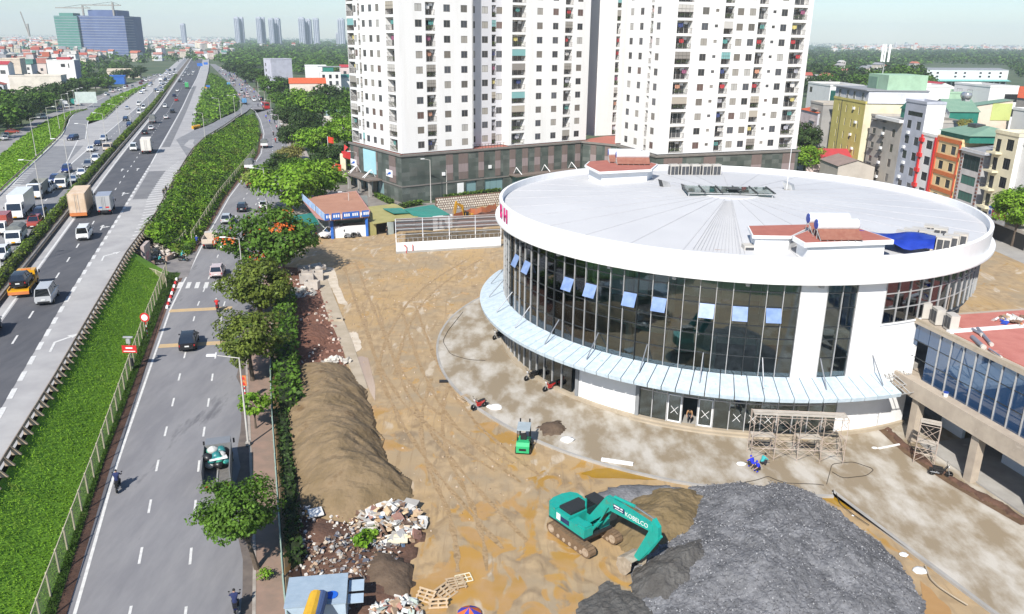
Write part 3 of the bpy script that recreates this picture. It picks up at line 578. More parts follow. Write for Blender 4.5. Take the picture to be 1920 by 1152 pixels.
for a, n_ in ((-111.9, 21), (-29.9, 13)):
 for k in range(n_):
  t0 = a + TW * k; t1 = t0 + TW; door = a > -50 and k in (2, 3, 4)
  NO('mullion', MESH.setdefault('mgf', BC(0, 0, 0, .08, .18, 5.2).mesh('mullion', mull_m)), RBT, ring(RW + .05, RD(t0), 3.1), RD(t0))
  pane('ground_pane', t0, t1, 3.15, 5.7, glass, RBT)
  if not (door and k == 3): pane('ground_pane', t0, t1, .55, 3.15, glass, RBT)
  if door and k != 3:
   d = NO('door', BC(0, 0, 1.28, 1.2, .1, .09).box(0, 0, -1.25, 1.2, .1, .12).box(-.57, 0, 0, .09, .1, 2.6).box(.57, 0, 0, .09, .1, 2.6).mesh('door', white_p), RBT, ring(RW + .02, RD((t0 + t1) / 2), 1.85), RD((t0 + t1) / 2))
  if (door and k != 3) or (a > -50 and k in (6, 7, 8)):
   x = B(); x.box(0, 0, 0, .9, .012, .04, 0).box(0, 0, 0, .9, .012, .04, 0)
   x.v = [(v[0] * .7 - v[2] * .7 if i < 8 else v[0] * .7 + v[2] * .7, v[1], v[0] * .8 + v[2] * .7 if i < 8 else -v[0] * .8 + v[2] * .7) for i, v in enumerate(x.v)]
   NO('tape_cross', x.mesh('tape_cross', white_p), RBT, ring(RW + .03, RD((t0 + t1) / 2), 1.7), RD((t0 + t1) / 2))
arcsolid(B(), RW - .08, RW + .05, 3.1, 3.2, -29.9, 10.2, 24).build('transom', mull_m, RBT)
arcsolid(B(), RW - .08, RW + .05, 3.1, 3.2, -111.9, -45, 30).build('transom', trans_m, RBT)
for t in (-45, -30): b = B(); b.box(0, 0, 0, .35, .45, 5.4); b.build('pilaster', mat('pilaster_grey', (.25, .26, .27), scale=1), RBT, loc=ring(RW, RD(t), 3.0), rz=RD(t))
arcsolid(B(), RW - .2, RW + .38, .2, .5, -112, 27.6, 70).build('plinth', conc_tn, RBT)
for k in range(2): arcsolid(B(), RW + .38, RW + .8 - .0 * k, .2, .34, -31, 9, 24).build('step', conc_tn, RBT) if k == 0 else None
can_m = mat('film_wrapped_panel', (.46, .55, .62), (.56, .64, .69), (.36, .48, .58), scale=1.6, rough=.45, spec=.3, lo=.42, hi=.6)
TC = 2.52
cp = None
for k in range(52):
 t1 = 19.0 - TC * k; t0 = t1 - TC
 if cp is None:
  b = B(); ta, tb = RD(-TC / 2 + .09), RD(TC / 2 - .09); P0 = lambda R, t, z: (R * math.sin(t), -R * math.cos(t), z)
  top = [P0(24.95, ta, 5.78), P0(24.95, tb, 5.78), P0(27.7, tb, 4.98), P0(27.7, ta, 4.98)]; bot = [P0(24.95, ta, 5.62), P0(24.95, tb, 5.62), P0(27.62, tb, 4.62), P0(27.62, ta, 4.62)]
  b.add(top + bot, [(0, 1, 2, 3), (7, 6, 5, 4), (3, 2, 6, 7), (0, 3, 7, 4), (2, 1, 5, 6)])
  for j in range(5):
   f0 = .12 + .17 * j; a_ = [tuple(top[0][q] + (top[3][q] - top[0][q]) * f0 for q in range(3)), tuple(top[1][q] + (top[2][q] - top[1][q]) * f0 for q in range(3))]
   b.add([(a_[0][0] * .8 + a_[1][0] * .2, a_[0][1], a_[0][2] + .012), (a_[0][0] * .2 + a_[1][0] * .8, a_[1][1], a_[1][2] + .012), (a_[0][0] * .2 + a_[1][0] * .8, a_[1][1] - .05, a_[1][2] - .002), (a_[0][0] * .8 + a_[1][0] * .2, a_[0][1] - .05, a_[0][2] - .002)], [(0, 1, 2, 3)])
  cp = b.mesh('canopy_panel', can_m)
 NO('canopy_panel', cp, RBT, (CB[0], CB[1], 0), RD((t0 + t1) / 2))
b = B(); arc(b, 24.95, 5.58, 27.5, 4.7, -112, 19, 60); b.build('canopy_deck', dark_st, RBT)
strm = BT((0, -24.95, 7.5), (0, -26.7, 5.42), .055).mesh('tie_rod', mat('tie_rod_steel', (.3, .31, .33), scale=2, rough=.4, metal=.5))
for k in range(12): NO('tie_rod', strm, RBT, (CB[0], CB[1], 0), RD(16.5 - 11.3 * k))
b = B()
for k in range(7): t = 19.2 + 1.0 * k; b.tube(ring(25, RD(t), 5.55), ring(27.6, RD(t), 4.75), .04)
for R_ in (25.6, 26.6, 27.6): b.path([ring(R_, RD(19 + j), 5.6 - (R_ - 25) * .3) for j in range(8)], .04)
b.build('canopy_frame', steel_g, RBT)
b = B(); b.lathe([(24.9, 14.29), (25.95, 14.29), (25.98, 14.42), (25.95, 14.62), (25.5, 14.68)], 120, CB[0], CB[1]); b.build('roof_lip', white_p, RBT, smooth=False)
b = B(); b.lathe([(25.5, 14.6), (25.55, 16.4), (25.2, 16.44), (25.15, 15.0)], 120, CB[0], CB[1]); b.build('roof_fascia', white_p, RBT)
roof_m = mat('roof_sheet_metal', (.52, .52, .53), (.57, .57, .575), scale=.12, rough=.6, rnd_amt=.015)
NS = 30
for k in range(NS):
 t0, t1 = -180 + 360 / NS * k, -180 + 360 / NS * (k + 1); b = B(); arc(b, 25.2, 15.7, 3.0, 16.95, t0 + .08, t1 - .08, 3)
 b.build('roof_panel', roof_m, RBT)
b = B()
for j in range(14):
 t = -22 + j * .85; b.tube(ring(22.5, RD(t), 15.9), ring(4, RD(t), 16.9 + .02), .035, .02, 4)
b.build('roof_ribs', mat('roof_rib', (.5, .5, .51), scale=1, rough=.5), RBT)
sm = B().add([(-.05, -25.2, 15.7), (.05, -25.2, 15.7), (.05, -25.2, 15.735), (-.05, -25.2, 15.735), (-.03, -3, 16.96), (.03, -3, 16.96), (.03, -3, 16.985), (-.03, -3, 16.985)], [(3, 2, 6, 7), (0, 3, 7, 4), (2, 1, 5, 6)]).mesh('roof_seam', mat('roof_seam', (.52, .52, .53), scale=1, rough=.5))
for k in range(NS): NO('roof_seam', sm, RBT, (CB[0], CB[1], 0), RD(-180 + 360 / NS * k))
b = B(); b.lathe([(3.2, 16.9), (3.0, 17.05), (.05, 17.15)], 24, CB[0], CB[1]); b.build('roof_cap', roof_m, RBT)
pink = mat('magenta_letters', (.55, .01, .16), scale=3, rough=.4)
for ch, pxy in (('B', (939.5, 381)), ('H', (948, 384))):
 h = hit(*pxy, 25.6) or (RD(-72), 15.5); o = NO('letter', text_mesh(ch, 2.15, pink, 'letter', .04), RBT, ring(25.62, h[0], 15.5)); o.rotation_euler = (math.pi / 2, 0, h[0])
for k in range(7):
 t = RD(3 - 13.5 * k); NO('soffit_bracket', BC(0, 0, 0, .3, .5, .35).mesh('soffit_bracket', steel_g), RBT, ring(25.3, t, 14.1), t)
sk = thing('roof_skylight', 'flat glazed skylight frame on the round roof top', 'skylight', (CB[0] - .2, CB[1] + .5, 17.0), -.06)
NO('glazing', BC(0, 0, .35, 9.4, 4.0, .04).mesh('glazing', glassmat('skylight_glass', (.6, .68, .62), refl=.6)), sk)
for k in range(6): NO('glazing_bar', BC(0, 0, .4, .12, 4.4, .1).mesh('glazing_bar', trans_m), sk, (-4.7 + 1.88 * k, 0, 0))
for y in (-2, 0, 2): NO('purlin', BC(0, y, .25, 9.4, .08, .1).mesh('purlin', steel_g), sk)
for x in (-4.5, 0, 4.5):
 for y in (-1.9, 1.9): NO('post', BC(x, y, .1, .1, .1, .5).mesh('post', steel_g), sk)
NO('hatch', BC(.6, .3, .5, 1.4, .5, .12).box(.7, -.5, .5, 1.4, .5, .12).mesh('hatch', trans_m), sk)
for i, (px, py, d) in enumerate(((1249, 355, 'beside the far hut'), (1292, 364, 'left of the skylight frame'), (1482, 360, 'right of the skylight frame'))):
 c = G(px, py, 16.3); v = thing('roof_vent', 'folded sheet metal vent cowl ' + d + ' on round roof', 'vent', (c[0], c[1], 16.2), (.3, .2, -.6)[i], 'roof vent cowls')
 NO('cowl', B().add([(-.5, -.5, 0), (.5, -.5, 0), (.5, .5, 0), (-.5, .5, 0), (-.9, -.5, 1.25), (.15, -.5, .95), (.15, .5, .95), (-.9, .5, 1.25)], [(0, 1, 5, 4), (1, 2, 6, 5), (2, 3, 7, 6), (4, 5, 6, 7)]).mesh('cowl', steel_g), v)
 NO('opening', B().add([(-.52, -.45, .1), (-.52, .45, .1), (-.9, .45, 1.2), (-.9, -.45, 1.2)], [(0, 1, 2, 3)]).mesh('opening', trans_m), v)
tile_red = mat('red_roof_tiles', (.42, .15, .11), (.36, .12, .09), (.5, .2, .15), scale=1.2, rough=.8)
def hut(label, z0, z1, polys, win=None):
 t = thing('roof_hut', label, 'roof hut', (0, 0, 0))
 for i, pg in enumerate(polys):
  q = [G(*p, z1) for p in pg]; c = (sum(a[0] for a in q) / len(q), sum(a[1] for a in q) / len(q))
  q = [(a[0], a[1]) for a in q]
  B().prism(q, z1 - .25, z1 + i * .13).build('eaves', white_p, t)
  B().prism([(c[0] + (x - c[0]) * .96, c[1] + (y - c[1]) * .96) for x, y in q], z1 + i * .13 + .003, z1 + .03 + i * .13).build('roof_tiles', tile_red, t)
  B().prism([(c[0] + (x - c[0]) * .87, c[1] + (y - c[1]) * .87) for x, y in q], z0, z1 - .25).build('wall', white_p, t)
 return t, q
hut('white stair hut with red tiled roof near the front fascia', 15.1, 17.3, [[(1402, 424), (1530, 421), (1484, 443), (1411, 442)], [(1486, 446), (1508, 459), (1676, 453), (1600, 427), (1540, 425)]])
hut('white stair hut with red tiled roof on far side of round roof', 15.1, 17.9, [[(1096, 310), (1104, 303), (1188, 297), (1234, 308), (1222, 318), (1123, 323)]])
sol_w = mat('solar_tank_white', (.75, .76, .78), (.65, .66, .68), scale=2, rough=.25); sol_b = mat('solar_cap_blue', (.02, .06, .35), scale=2, rough=.4)
def solar(px, py, z, L, label):
 c = G(px, py, z); t = thing('solar_water_heater', label, 'water heater', (c[0], c[1], z), .04, 'rooftop solar water heaters')
 NO('tank', B().lathe([(.46, -L / 2), (.48, -L / 2 + .1), (.48, L / 2 - .1), (.46, L / 2)], 18, 0, 0, 1.15, 'x').mesh('tank', sol_w, True), t)
 NO('end_cap', B().lathe([(.0, -L / 2 - .06), (.4, -L / 2 - .05), (.42, -L / 2)], 18, 0, 0, 1.15, 'x').mesh('end_cap', sol_b), t)
 NO('collector', B().add([(-L / 2, -1.3, .12), (L / 2, -1.3, .12), (L / 2, -.3, .85), (-L / 2, -.3, .85)], [(0, 1, 2, 3)]).mesh('collector', mat('solar_tubes', (.25, .1, .07), (.3, .14, .1), scale=3, rough=.3)), t)
 for k in range(7):
  x = -L / 2 + L * k / 6; NO('leg', BT((x, -1.3, 0), (x, -.1, .8), .035).tube((x, .35, 0), (x, .1, .85), .035).tube((x, -.4, 0), (x, -.35, .75), .03).mesh('leg', steel_g), t)
solar(1566, 446, 17.45, 3.5, 'front solar tank on the near stair hut roof'); solar(1550, 434, 17.45, 3.5, 'rear solar tank on the near stair hut roof')
solar(1185, 307, 17.95, 4.2, 'front solar tank on the far stair hut roof'); solar(1170, 303, 17.95, 4.2, 'rear solar tank on the far stair hut roof')
ac_m = mat('ac_casing', (.55, .52, .47), (.48, .45, .41), scale=1, rough=.5); grille = mat('ac_grille', (.05, .055, .06), (.09, .09, .1), scale=8, rough=.5)
def ac_unit(loc, rz, sc, label, group):
 t = thing('outdoor_ac_unit', label, 'air conditioner', loc, rz, group); t.scale = (sc, sc, sc)
 if 'ac_case' not in MESH:
  MESH['ac_case'] = BX(-.6, .6, -.4, .4, .08, 1.6).box2(-.62, .62, -.42, .42, 1.6, 1.64).mesh('casing', ac_m)
  MESH['ac_gr'] = BX(-.5, -.04, -.42, -.4, .3, 1.4).box2(.04, .5, -.42, -.4, .3, 1.4).mesh('grille', grille)
  MESH['ac_ft'] = BX(-.5, -.4, -.4, .4, 0, .08).box2(.4, .5, -.4, .4, 0, .08).mesh('foot', dark_st)
  MESH['ac_side'] = BX(-.622, -.6, -.3, .3, .3, 1.4).mesh('grille', grille)
 NO('casing', MESH['ac_case'], t); NO('grille', MESH['ac_gr'], t); NO('foot', MESH['ac_ft'], t); NO('grille', MESH['ac_side'], t)
 return t
for i, (px, py) in enumerate(((1262, 330), (1282, 330), (1302, 330), (1322, 330), (1341, 330))):
 c = G(px, py, 15.9); ac_unit((c[0], c[1], 15.8), .25, 1.0, 'beige outdoor unit in the row behind the far fascia', 'far row of outdoor units')
for i, (px, py) in enumerate(((1690, 462), (1704, 458), (1719, 456), (1733, 460), (1748, 468), (1766, 474), (1780, 470), (1797, 466), (1742, 450), (1760, 455))):
 c = G(px, py, 15.9); ac_unit((c[0], c[1], 15.75), -.55, .95, 'beige outdoor unit in the cluster beside the near stair hut', 'near cluster of outdoor units')
b = B(); n_ = 12; P = []
for i in range(n_ + 1):
 row = []
 for j in range(7):
  x = -3.4 + 6.8 * i / n_; y = -1.5 + 3 * j / 6; row.append((x, y, .25 * math.sin(i * 1.3) * math.cos(j * .9) * .6 + .25 * math.sin(i * .5 + j * .6) - .5 * (abs(y) > 1.2)))
 P.append(row)
b.grid(P); c = G(1672, 440, 17.2); o = b.build('tarpaulin', mat('blue_tarpaulin', (.01, .03, .26), (.02, .05, .36), scale=1.5, rough=.35), loc=(c[0], c[1], 17.2), rz=-.5, smooth=True); tag(o, 'crumpled blue tarpaulin spread over the outdoor units', 'tarpaulin')
c = G(1413, 478, 15.4); t = thing('exhaust_duct', 'silver exhaust duct and fan box on round roof corner', 'duct', (c[0], c[1], 15.2))
NO('duct', BT((.3, 0, .5), (2.9, .3, .5), .4, n=14).tube((2.9, .3, .5), (3.2, .3, .5), .3, n=14).mesh('duct', steel_g, True), t); NO('fan_box', BX(-1.0, .3, -.5, .5, 0, 1.1).mesh('fan_box', ac_m), t); NO('grille', BX(-.9, .2, -.53, -.5, .15, .95).mesh('grille', grille), t)
c = G(1395, 488, 15.2); sheetp = BC(0, 0, .4, 2.6, 1.6, .8).build('equipment_pit', mat('pit_red', (.3, .13, .1), (.5, .45, .4), scale=1.5), loc=(c[0] - 1.0, c[1] + 1.4, 15.1), rz=-.1); tag(sheetp, 'sunken red equipment platform cut into the round roof edge', 'roof platform')
c = G(1475, 355, 16.7); m_ = thing('lightning_mast', 'thin white lightning mast on the round roof', 'mast', (c[0], c[1], 16.5)); NO('pole', BT((0, 0, 0), (0, 0, 6.2), .05, .025).mesh('pole', white_p), m_); NO('base', BC(0, 0, .08, .5, .5, .16).mesh('base', conc_gr), m_)
WO = (35.2, 66.2); WRZ = math.atan2(-.975, .22)
wing = thing('station_wing', 'two storey station wing with blue glass, concrete columns and red roof', 'building', (WO[0], WO[1], 0), WRZ)
conc_b = mat('raw_concrete', (.47, .4, .32), (.37, .31, .25), (.56, .49, .41), scale=.8, rough=.9)
LW = 30.0
NO('floor_slab', BX(-.8, LW, -1.45, 14, 4.55, 5.15).mesh('floor_slab', conc_b), wing)
NO('gutter_beam', BX(-.6, LW, -1.75, -1.5, 4.25, 5.7).mesh('gutter_beam', conc_b), wing)
NO('gutter_beam', BX(1.8, LW, -1.47, -.7, 5.16, 5.62).mesh('gutter_beam', conc_b), wing)
for k in range(4): NO('column', BX(3.2 + 6.8 * k, 3.95 + 6.8 * k, -1.45, -.75, .2, 4.54).mesh('column', conc_b), wing)
NO('roof_slab', BX(-.4, LW, -.35, 14, 9.95, 10.2).mesh('roof_slab', conc_b), wing)
NO('roof_upstand', BX(-.4, LW, -.35, -.12, 10.2, 10.38).mesh('roof_upstand', conc_tn), wing)
wr = mat('wing_roof_red', (.52, .2, .16), (.44, .15, .12), (.58, .27, .22), scale=.7, rough=.75, bump=.01, bscale=4)
NO('roof_tiles', BX(4.2, LW, .5, 13.9, 10.2, 10.27).mesh('roof_tiles', wr), wing); NO('roof_tiles', BX(.2, 3.6, 2.2, 13.9, 10.2, 10.27).mesh('roof_tiles', wr), wing)
NO('roof_kerb', BX(3.65, 4.15, .2, 13.9, 10.2, 10.4).mesh('roof_kerb', white_p), wing)
zr = [5.2, 6.9, 8.4, 9.95]
wg = {}
for k in range(22):
 x0 = .9 + 1.32 * k
 if k == 0: x0 = .9
 for r in range(3):
  if k == 0 and r < 2: continue
  key = r;
  if key not in wg: wg[key] = BX(.03, 1.29, -.02, .02, .03, zr[r + 1] - zr[r] - .03).mesh('glass_pane', glass_b)
  NO('glass_pane', wg[key], wing, (x0, 0, zr[r]))
 if k > 1: NO('mullion', MESH.setdefault('wm', BX(-.04, .04, -.12, .06, 5.2, 9.95).mesh('mullion', mull_m)), wing, (x0, 0, 0))
for z in zr[1:3]: NO('transom', BX(.2, LW, -.05, .03, z - .03, z + .03).mesh('transom', trans_m), wing)
NO('door', BX(.15, .23, -.1, .02, 5.2, 7.9).box2(.82, .9, -.1, .02, 5.2, 7.9).box2(.15, .9, -.1, .02, 7.82, 7.9).box2(.23, .82, -.04, 0, 5.2, 7.8).mesh('door', white_p), wing)
NO('glass_pane', BX(.05, .9, -.02, .02, 7.95, 9.95).mesh('glass_pane', glass_b), wing)
NO('inner_wall', BX(-.4, LW, 7.5, 7.8, 5.15, 9.95).mesh('inner_wall', mat('inner_blue_grey', (.4, .45, .5), (.3, .34, .4), scale=.4)), wing)
for k in range(5): NO('inner_column', BX(4 + 6 * k, 4.5 + 6 * k, 2, 2.5, 5.15, 9.95).mesh('inner_column', conc_gr), wing)
low_m = mat('panel_pale_blue', (.66, .7, .75), (.6, .64, .69), scale=.6, rough=.6)
for x0, x1 in ((1.6, 4.2), (8.6, 14.2), (18.5, 30)): NO('ground_wall', BX(x0, x1, 3.4, 3.7, .2, 4.54).mesh('ground_wall', low_m), wing)
NO('ground_wall', BX(4.2, 8.6, 3.42, 3.68, 3.0, 4.54).mesh('ground_wall', low_m), wing); NO('ground_wall', BX(14.2, 18.5, 3.42, 3.68, 3.0, 4.54).mesh('ground_wall', low_m), wing)
NO('rolled_awning', BT((-1.2, .4, 4.1), (3.2, 2.6, 4.1), .28, n=10).mesh('rolled_awning', mat('awning_grey', (.3, .29, .26), scale=2)), wing)
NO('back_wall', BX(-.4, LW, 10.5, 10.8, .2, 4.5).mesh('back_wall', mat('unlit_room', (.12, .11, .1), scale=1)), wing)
NO('paving', BX(4.4, LW, -.9, 10.4, .2, .34).mesh('paving', conc_gr), wing)
for k in range(4):
 t = NO('sign_box', BX(0, 1.5, 0, .5, 0, .55).mesh('sign_box', steel_g), wing, (4.6 + 1.8 * k if k < 2 else 12.6 + 1.8 * k, 2.6, 3.1))
def wl(x, y, z): c, s_ = math.cos(WRZ), math.sin(WRZ); return (WO[0] + x * c - y * s_, WO[1] + x * s_ + y * c, z)
for i, x in enumerate((.1, 1.75, 3.4)): ac_unit(wl(x, .8, 10.2), WRZ - .25, .88, 'beige outdoor unit at the wing roof corner', 'outdoor units on the wing roof')
for i, (x0, y0, x1, y1, r_, lb) in enumerate(((3.9, 3.0, 7.2, 1.3, .13, 'long grey plastic pipe lying on the red wing roof'), (5.6, 1.0, 7.6, .2, .17, 'thick grey pipe with elbow on the red wing roof'), (4.0, 2.4, 5.2, 2.2, .12, 'short grey pipe beside the roof kerb'), (8.1, .35, 9.6, -.0, .06, 'thin dark pipe lying along the wing roof edge'))):
 t = thing('plastic_pipe', lb, 'pipe', (0, 0, 0)); a, c = wl(x0, y0, 10.42), wl(x1, y1, 10.42); NO('tube', BT(a, c, r_, n=10).mesh('tube', mat('pipe_grey', (.2, .22, .27), scale=3, rough=.4)), t); NO('joint', BT(c, wl(x1 + .25, y1 - .1, 10.42), r_ * 1.25, n=10).mesh('joint', mat('pipe_joint', (.55, .5, .45), scale=3)), t)
def heap_of(name, label, cat, centre, rx, ry, n, sizes, cols, h=.6, rz=0.0, flat=.35):
 """a mixed rubbish heap: hundreds of small crumpled pieces, past counting"""
 V = [];
 for i in range(n):
  a, r = npr.uniform(0, 6.28), math.sqrt(npr.uniform(0, 1)); x, y = rx * r * math.cos(a), ry * r * math.sin(a); z = h * (1 - r) * npr.uniform(.3, 1) + .06
  s = npr.uniform(*sizes); q = Matrix.Rotation(npr.uniform(0, 6.28), 3, 'Z') @ Matrix.Rotation(npr.normal(0, .5), 3, 'X') @ Matrix.Rotation(npr.normal(0, .4), 3, 'Y')
  w, l_, t_ = s * npr.uniform(.5, 1.2), s * npr.uniform(.4, 1), s * flat * npr.uniform(.3, 1)
  pts = [q @ Vector((dx * w / 2 + npr.normal(0, .06) * s, dy * l_ / 2 + npr.normal(0, .06) * s, dz * t_ / 2)) + Vector((x, y, z)) for dz in (-1, 1) for dx, dy in ((-1, -1), (1, -1), (1, 1), (-1, 1))]
  V.append(pts)
 b = B()
 for p in V: b.add(p, [(3, 2, 1, 0), (4, 5, 6, 7), (0, 1, 5, 4), (1, 2, 6, 5), (2, 3, 7, 6), (3, 0, 4, 7)])
 o = b.build(name, rampmat(name + '_' + str(len(MATS)), cols, by='isl', rough=.7, noise=2.0), loc=centre, rz=rz); tag(o, label, cat, None, 'stuff'); return o
WHT, CRM, TAN, BRN, GRY = (.62, .6, .56), (.5, .42, .33), (.42, .3, .2), (.2, .12, .08), (.3, .3, .3)
c = wl(4.2, 10.5, 10.3); heap_of('scrap_pile', 'heap of bags and scrap on the wing roof', 'scrap', c, 4.8, 1.5, 130, (.25, .8), [WHT, CRM, TAN, (.7, .68, .66), (.03, .08, .5), (.5, .16, .04), WHT, BRN], .9, rz=-.2)
c = wl(6.0, 12.2, 10.3); heap_of('sacking_pile', 'orange brown sacking heaped on the wing roof', 'sacking', c, 1.3, .9, 40, (.5, 1.0), [(.5, .16, .04), (.4, .12, .04), (.3, .09, .03)], .9)
bk = thing('paint_bucket', 'white and blue paint bucket on concrete gutter beam', 'bucket', wl(6.3, -1.1, 5.62)); NO('pail', B().lathe([(.16, 0), (.2, .38)], 12).mesh('pail', white_p), bk); NO('rim', B().lathe([(.21, .34), (.215, .4), (.17, .4)], 12).mesh('rim', sol_b), bk)
def facade(b, w, z0, z1, ops, depth=.25, org=(0, 0), rz=0.0, back=True):
 """wall facing local -y with recessed openings (x0, x1, za, zb[, depth])"""
 xs = sorted({0.0, w} | {round(v, 3) for o in ops for v in o[:2]}); zs = sorted({z0, z1} | {round(v, 3) for o in ops for v in o[2:4]})
 c, s_ = math.cos(rz), math.sin(rz); T = lambda x, y, z: (org[0] + x * c - y * s_, org[1] + x * s_ + y * c, z)
 i = 0
 for i in range(len(xs) - 1):
  xa, xb = xs[i], xs[i + 1]; xm = (xa + xb) / 2; mine = [o for o in ops if o[0] < xm < o[1]]
  if not mine: b.quad(T(xa, 0, z0), T(xb, 0, z0), T(xb, 0, z1), T(xa, 0, z1)); continue
  zc = z0
  for o in sorted(mine, key=lambda q: q[2]):
   if o[2] > zc + 1e-4: b.quad(T(xa, 0, zc), T(xb, 0, zc), T(xb, 0, o[2]), T(xa, 0, o[2]))
   zc = o[3]
  if zc < z1 - 1e-4: b.quad(T(xa, 0, zc), T(xb, 0, zc), T(xb, 0, z1), T(xa, 0, z1))
 for o in ops:
  x0, x1, a, d = o[:4]; dp = o[4] if len(o) > 4 else depth
  b.quad(T(x0, 0, a), T(x0, 0, d), T(x0, dp, d), T(x0, dp, a)); b.quad(T(x1, 0, a), T(x1, dp, a), T(x1, dp, d), T(x1, 0, d))
  b.quad(T(x0, 0, d), T(x1, 0, d), T(x1, dp, d), T(x0, dp, d)); b.quad(T(x0, 0, a), T(x0, dp, a), T(x1, dp, a), T(x1, 0, a))
  if back: b.quad(T(x0, dp, a), T(x1, dp, a), T(x1, dp, d), T(x0, dp, d))
 return T
frame_w = mat('window_frame', (.22, .2, .18), (.17, .155, .14), scale=3, rough=.5); frame_l = mat('window_frame_white', (.68, .67, .65), scale=3, rough=.5); frame_d = mat('window_frame_dark', (.05, .05, .055), scale=3, rough=.5)
pane_m = rampmat('window_panes', [(.035, .037, .042), (.05, .052, .06), (.12, .11, .1), (.32, .3, .27), (.04, .04, .045), (.08, .085, .1), (.17, .15, .13), (.05, .055, .07), (.14, .09, .08), (.42, .41, .39)], rough=.12, spec=.7)
pane_d = rampmat('window_panes_dark', [(.02, .022, .027), (.035, .037, .042), (.05, .055, .065), (.03, .03, .035), (.08, .085, .095)], rough=.12, spec=.7)
WIN = {}
def window(parent, T, rz, x0, x1, z0, z1, dp=.12, fm=None, pm=None, bars=1, name='window'):
 fm = fm or frame_w; pm = pm or pane_m; w, h = x1 - x0, z1 - z0; k = (round(w, 2), round(h, 2), fm.name, pm.name, bars)
 if k not in WIN:
  t = .07 if w > .7 else .05; b = B(); b.box2(0, t, -.03, .06, 0, h).box2(w - t, w, -.03, .06, 0, h).box2(t, w - t, -.03, .06, 0, t).box2(t, w - t, -.03, .06, h - t, h)
  for i in range(bars): x = w * (i + 1) / (bars + 1); b.box2(x - .03, x + .03, -.02, .05, t, h - t)
  WIN[k] = (b.mesh('window', fm), BX(t * .8, w - t * .8, .0, .03, t * .8, h - t * .8).mesh('pane', pm))
 o = NO(name, WIN[k][0], parent, T(x0, dp, z0), rz); NO('pane', WIN[k][1], o); return o
rail_m = mat('railing_iron', (.08, .075, .07), (.13, .1, .08), scale=2, rough=.6)
cloth_m = rampmat('laundry', [(.7, .68, .66), (.5, .05, .06), (.05, .07, .2), (.6, .3, .2), (.1, .3, .28), (.02, .02, .025), (.65, .55, .2), (.35, .1, .2), (.45, .45, .5)], rough=.9)
BAL = {}
def balcony(parent, T, rz, x0, x1, z0, z1, dp, k):
 w, h = x1 - x0, z1 - z0; key = (round(w, 2), round(h, 2), round(dp, 2))
 if key not in BAL:
  b = B(); hr = 1.05; n_ = max(4, int(w / .16)); b.box2(0, w, -.04, .02, hr - .05, hr).box2(0, w, -.03, .01, .05, .1)
  for i in range(n_ + 1): x = w * i / n_; b.box2(x - .012, x + .012, -.02, .0, .05, hr)
  cage = B(); cage.box2(0, w, -.03, .01, h * .68, h * .68 + .04); [cage.box2(w * i / 4 - .015, w * i / 4 + .015, -.02, 0, hr, h) for i in range(1, 4)]
  d = B(); d.box2(w * .03, w * .97, -.06, 0, 0, h * .9); dg = B(); [dg.box2(w * (.06 + .3 * q), w * (.33 + .3 * q), -.08, -.05, .1, h * .84) for q in range(3)]
  ac = B(); ac.box2(0, min(.85, w * .4), -.35, 0, 0, .55)
  cl = B();
  for i in range(3): cl.box2(i * .38, i * .38 + .3, -.02, .02, -.75 - .1 * (i % 2), 0)
  pl_ = B()
  for i in range(26):
   r = random.Random(i); x, y, z = r.uniform(0, w * .8), r.uniform(-.15, .3), r.uniform(.2, .9); pl_.quad((x - .15, y, z), (x, y - .12, z + .05), (x + .15, y, z + .02), (x, y + .1, z + .15))
  sh = BX(0, w, -.02, .02, h * .45, h)
  BAL[key] = (b.mesh('balcony', rail_m), cage.mesh('cage', rail_m), d.mesh('door', frame_l), dg.mesh('door_pane', pane_d), ac.mesh('air_conditioner', white_p), cl.mesh('laundry', cloth_m), pl_.mesh('pot_plant', leafmat('leaf_mid', (.05, .1, .02), (.09, .17, .03), (.04, .07, .02))), sh.mesh('blind', rampmat('blinds', [(.3, .28, .25), (.4, .36, .3), (.2, .4, .4), (.25, .23, .21), (.5, .48, .45)], rough=.8)))
 M_ = BAL[key]; o = NO('balcony', M_[0], parent, T(x0, .04, z0), rz)
 NO('door', M_[2], o, (0, dp - .02, 0)); NO('door_pane', M_[3], o, (0, dp - .02, 0)); r = rnd.random()
 if r < .6: NO('cage', M_[1], o)
 if rnd.random() < .7: NO('air_conditioner', M_[4], o, (w * .55, dp * .8, h * .72))
 if rnd.random() < .75: NO('laundry', M_[5], o, (rnd.uniform(.1, max(.15, w - 1.2)), dp * .4, h * .8))
 if rnd.random() < .35: NO('pot_plant', M_[6], o, (.2, .1, 0))
 if rnd.random() < .2: NO('blind', M_[7], o, (0, .03, 0))
 return o
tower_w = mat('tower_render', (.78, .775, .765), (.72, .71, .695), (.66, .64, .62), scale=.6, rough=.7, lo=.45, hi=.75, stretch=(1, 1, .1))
tower_shade = mat('tower_render_shaded', (.6, .6, .63), (.55, .55, .58), scale=.15, rough=.7)  # recess shade put into a greyer copy of the tower render
tower_in = mat('balcony_render', (.5, .47, .43), (.42, .39, .36), scale=.5, rough=.8)
FL, Z0, NF = 3.0, 10.2, 13
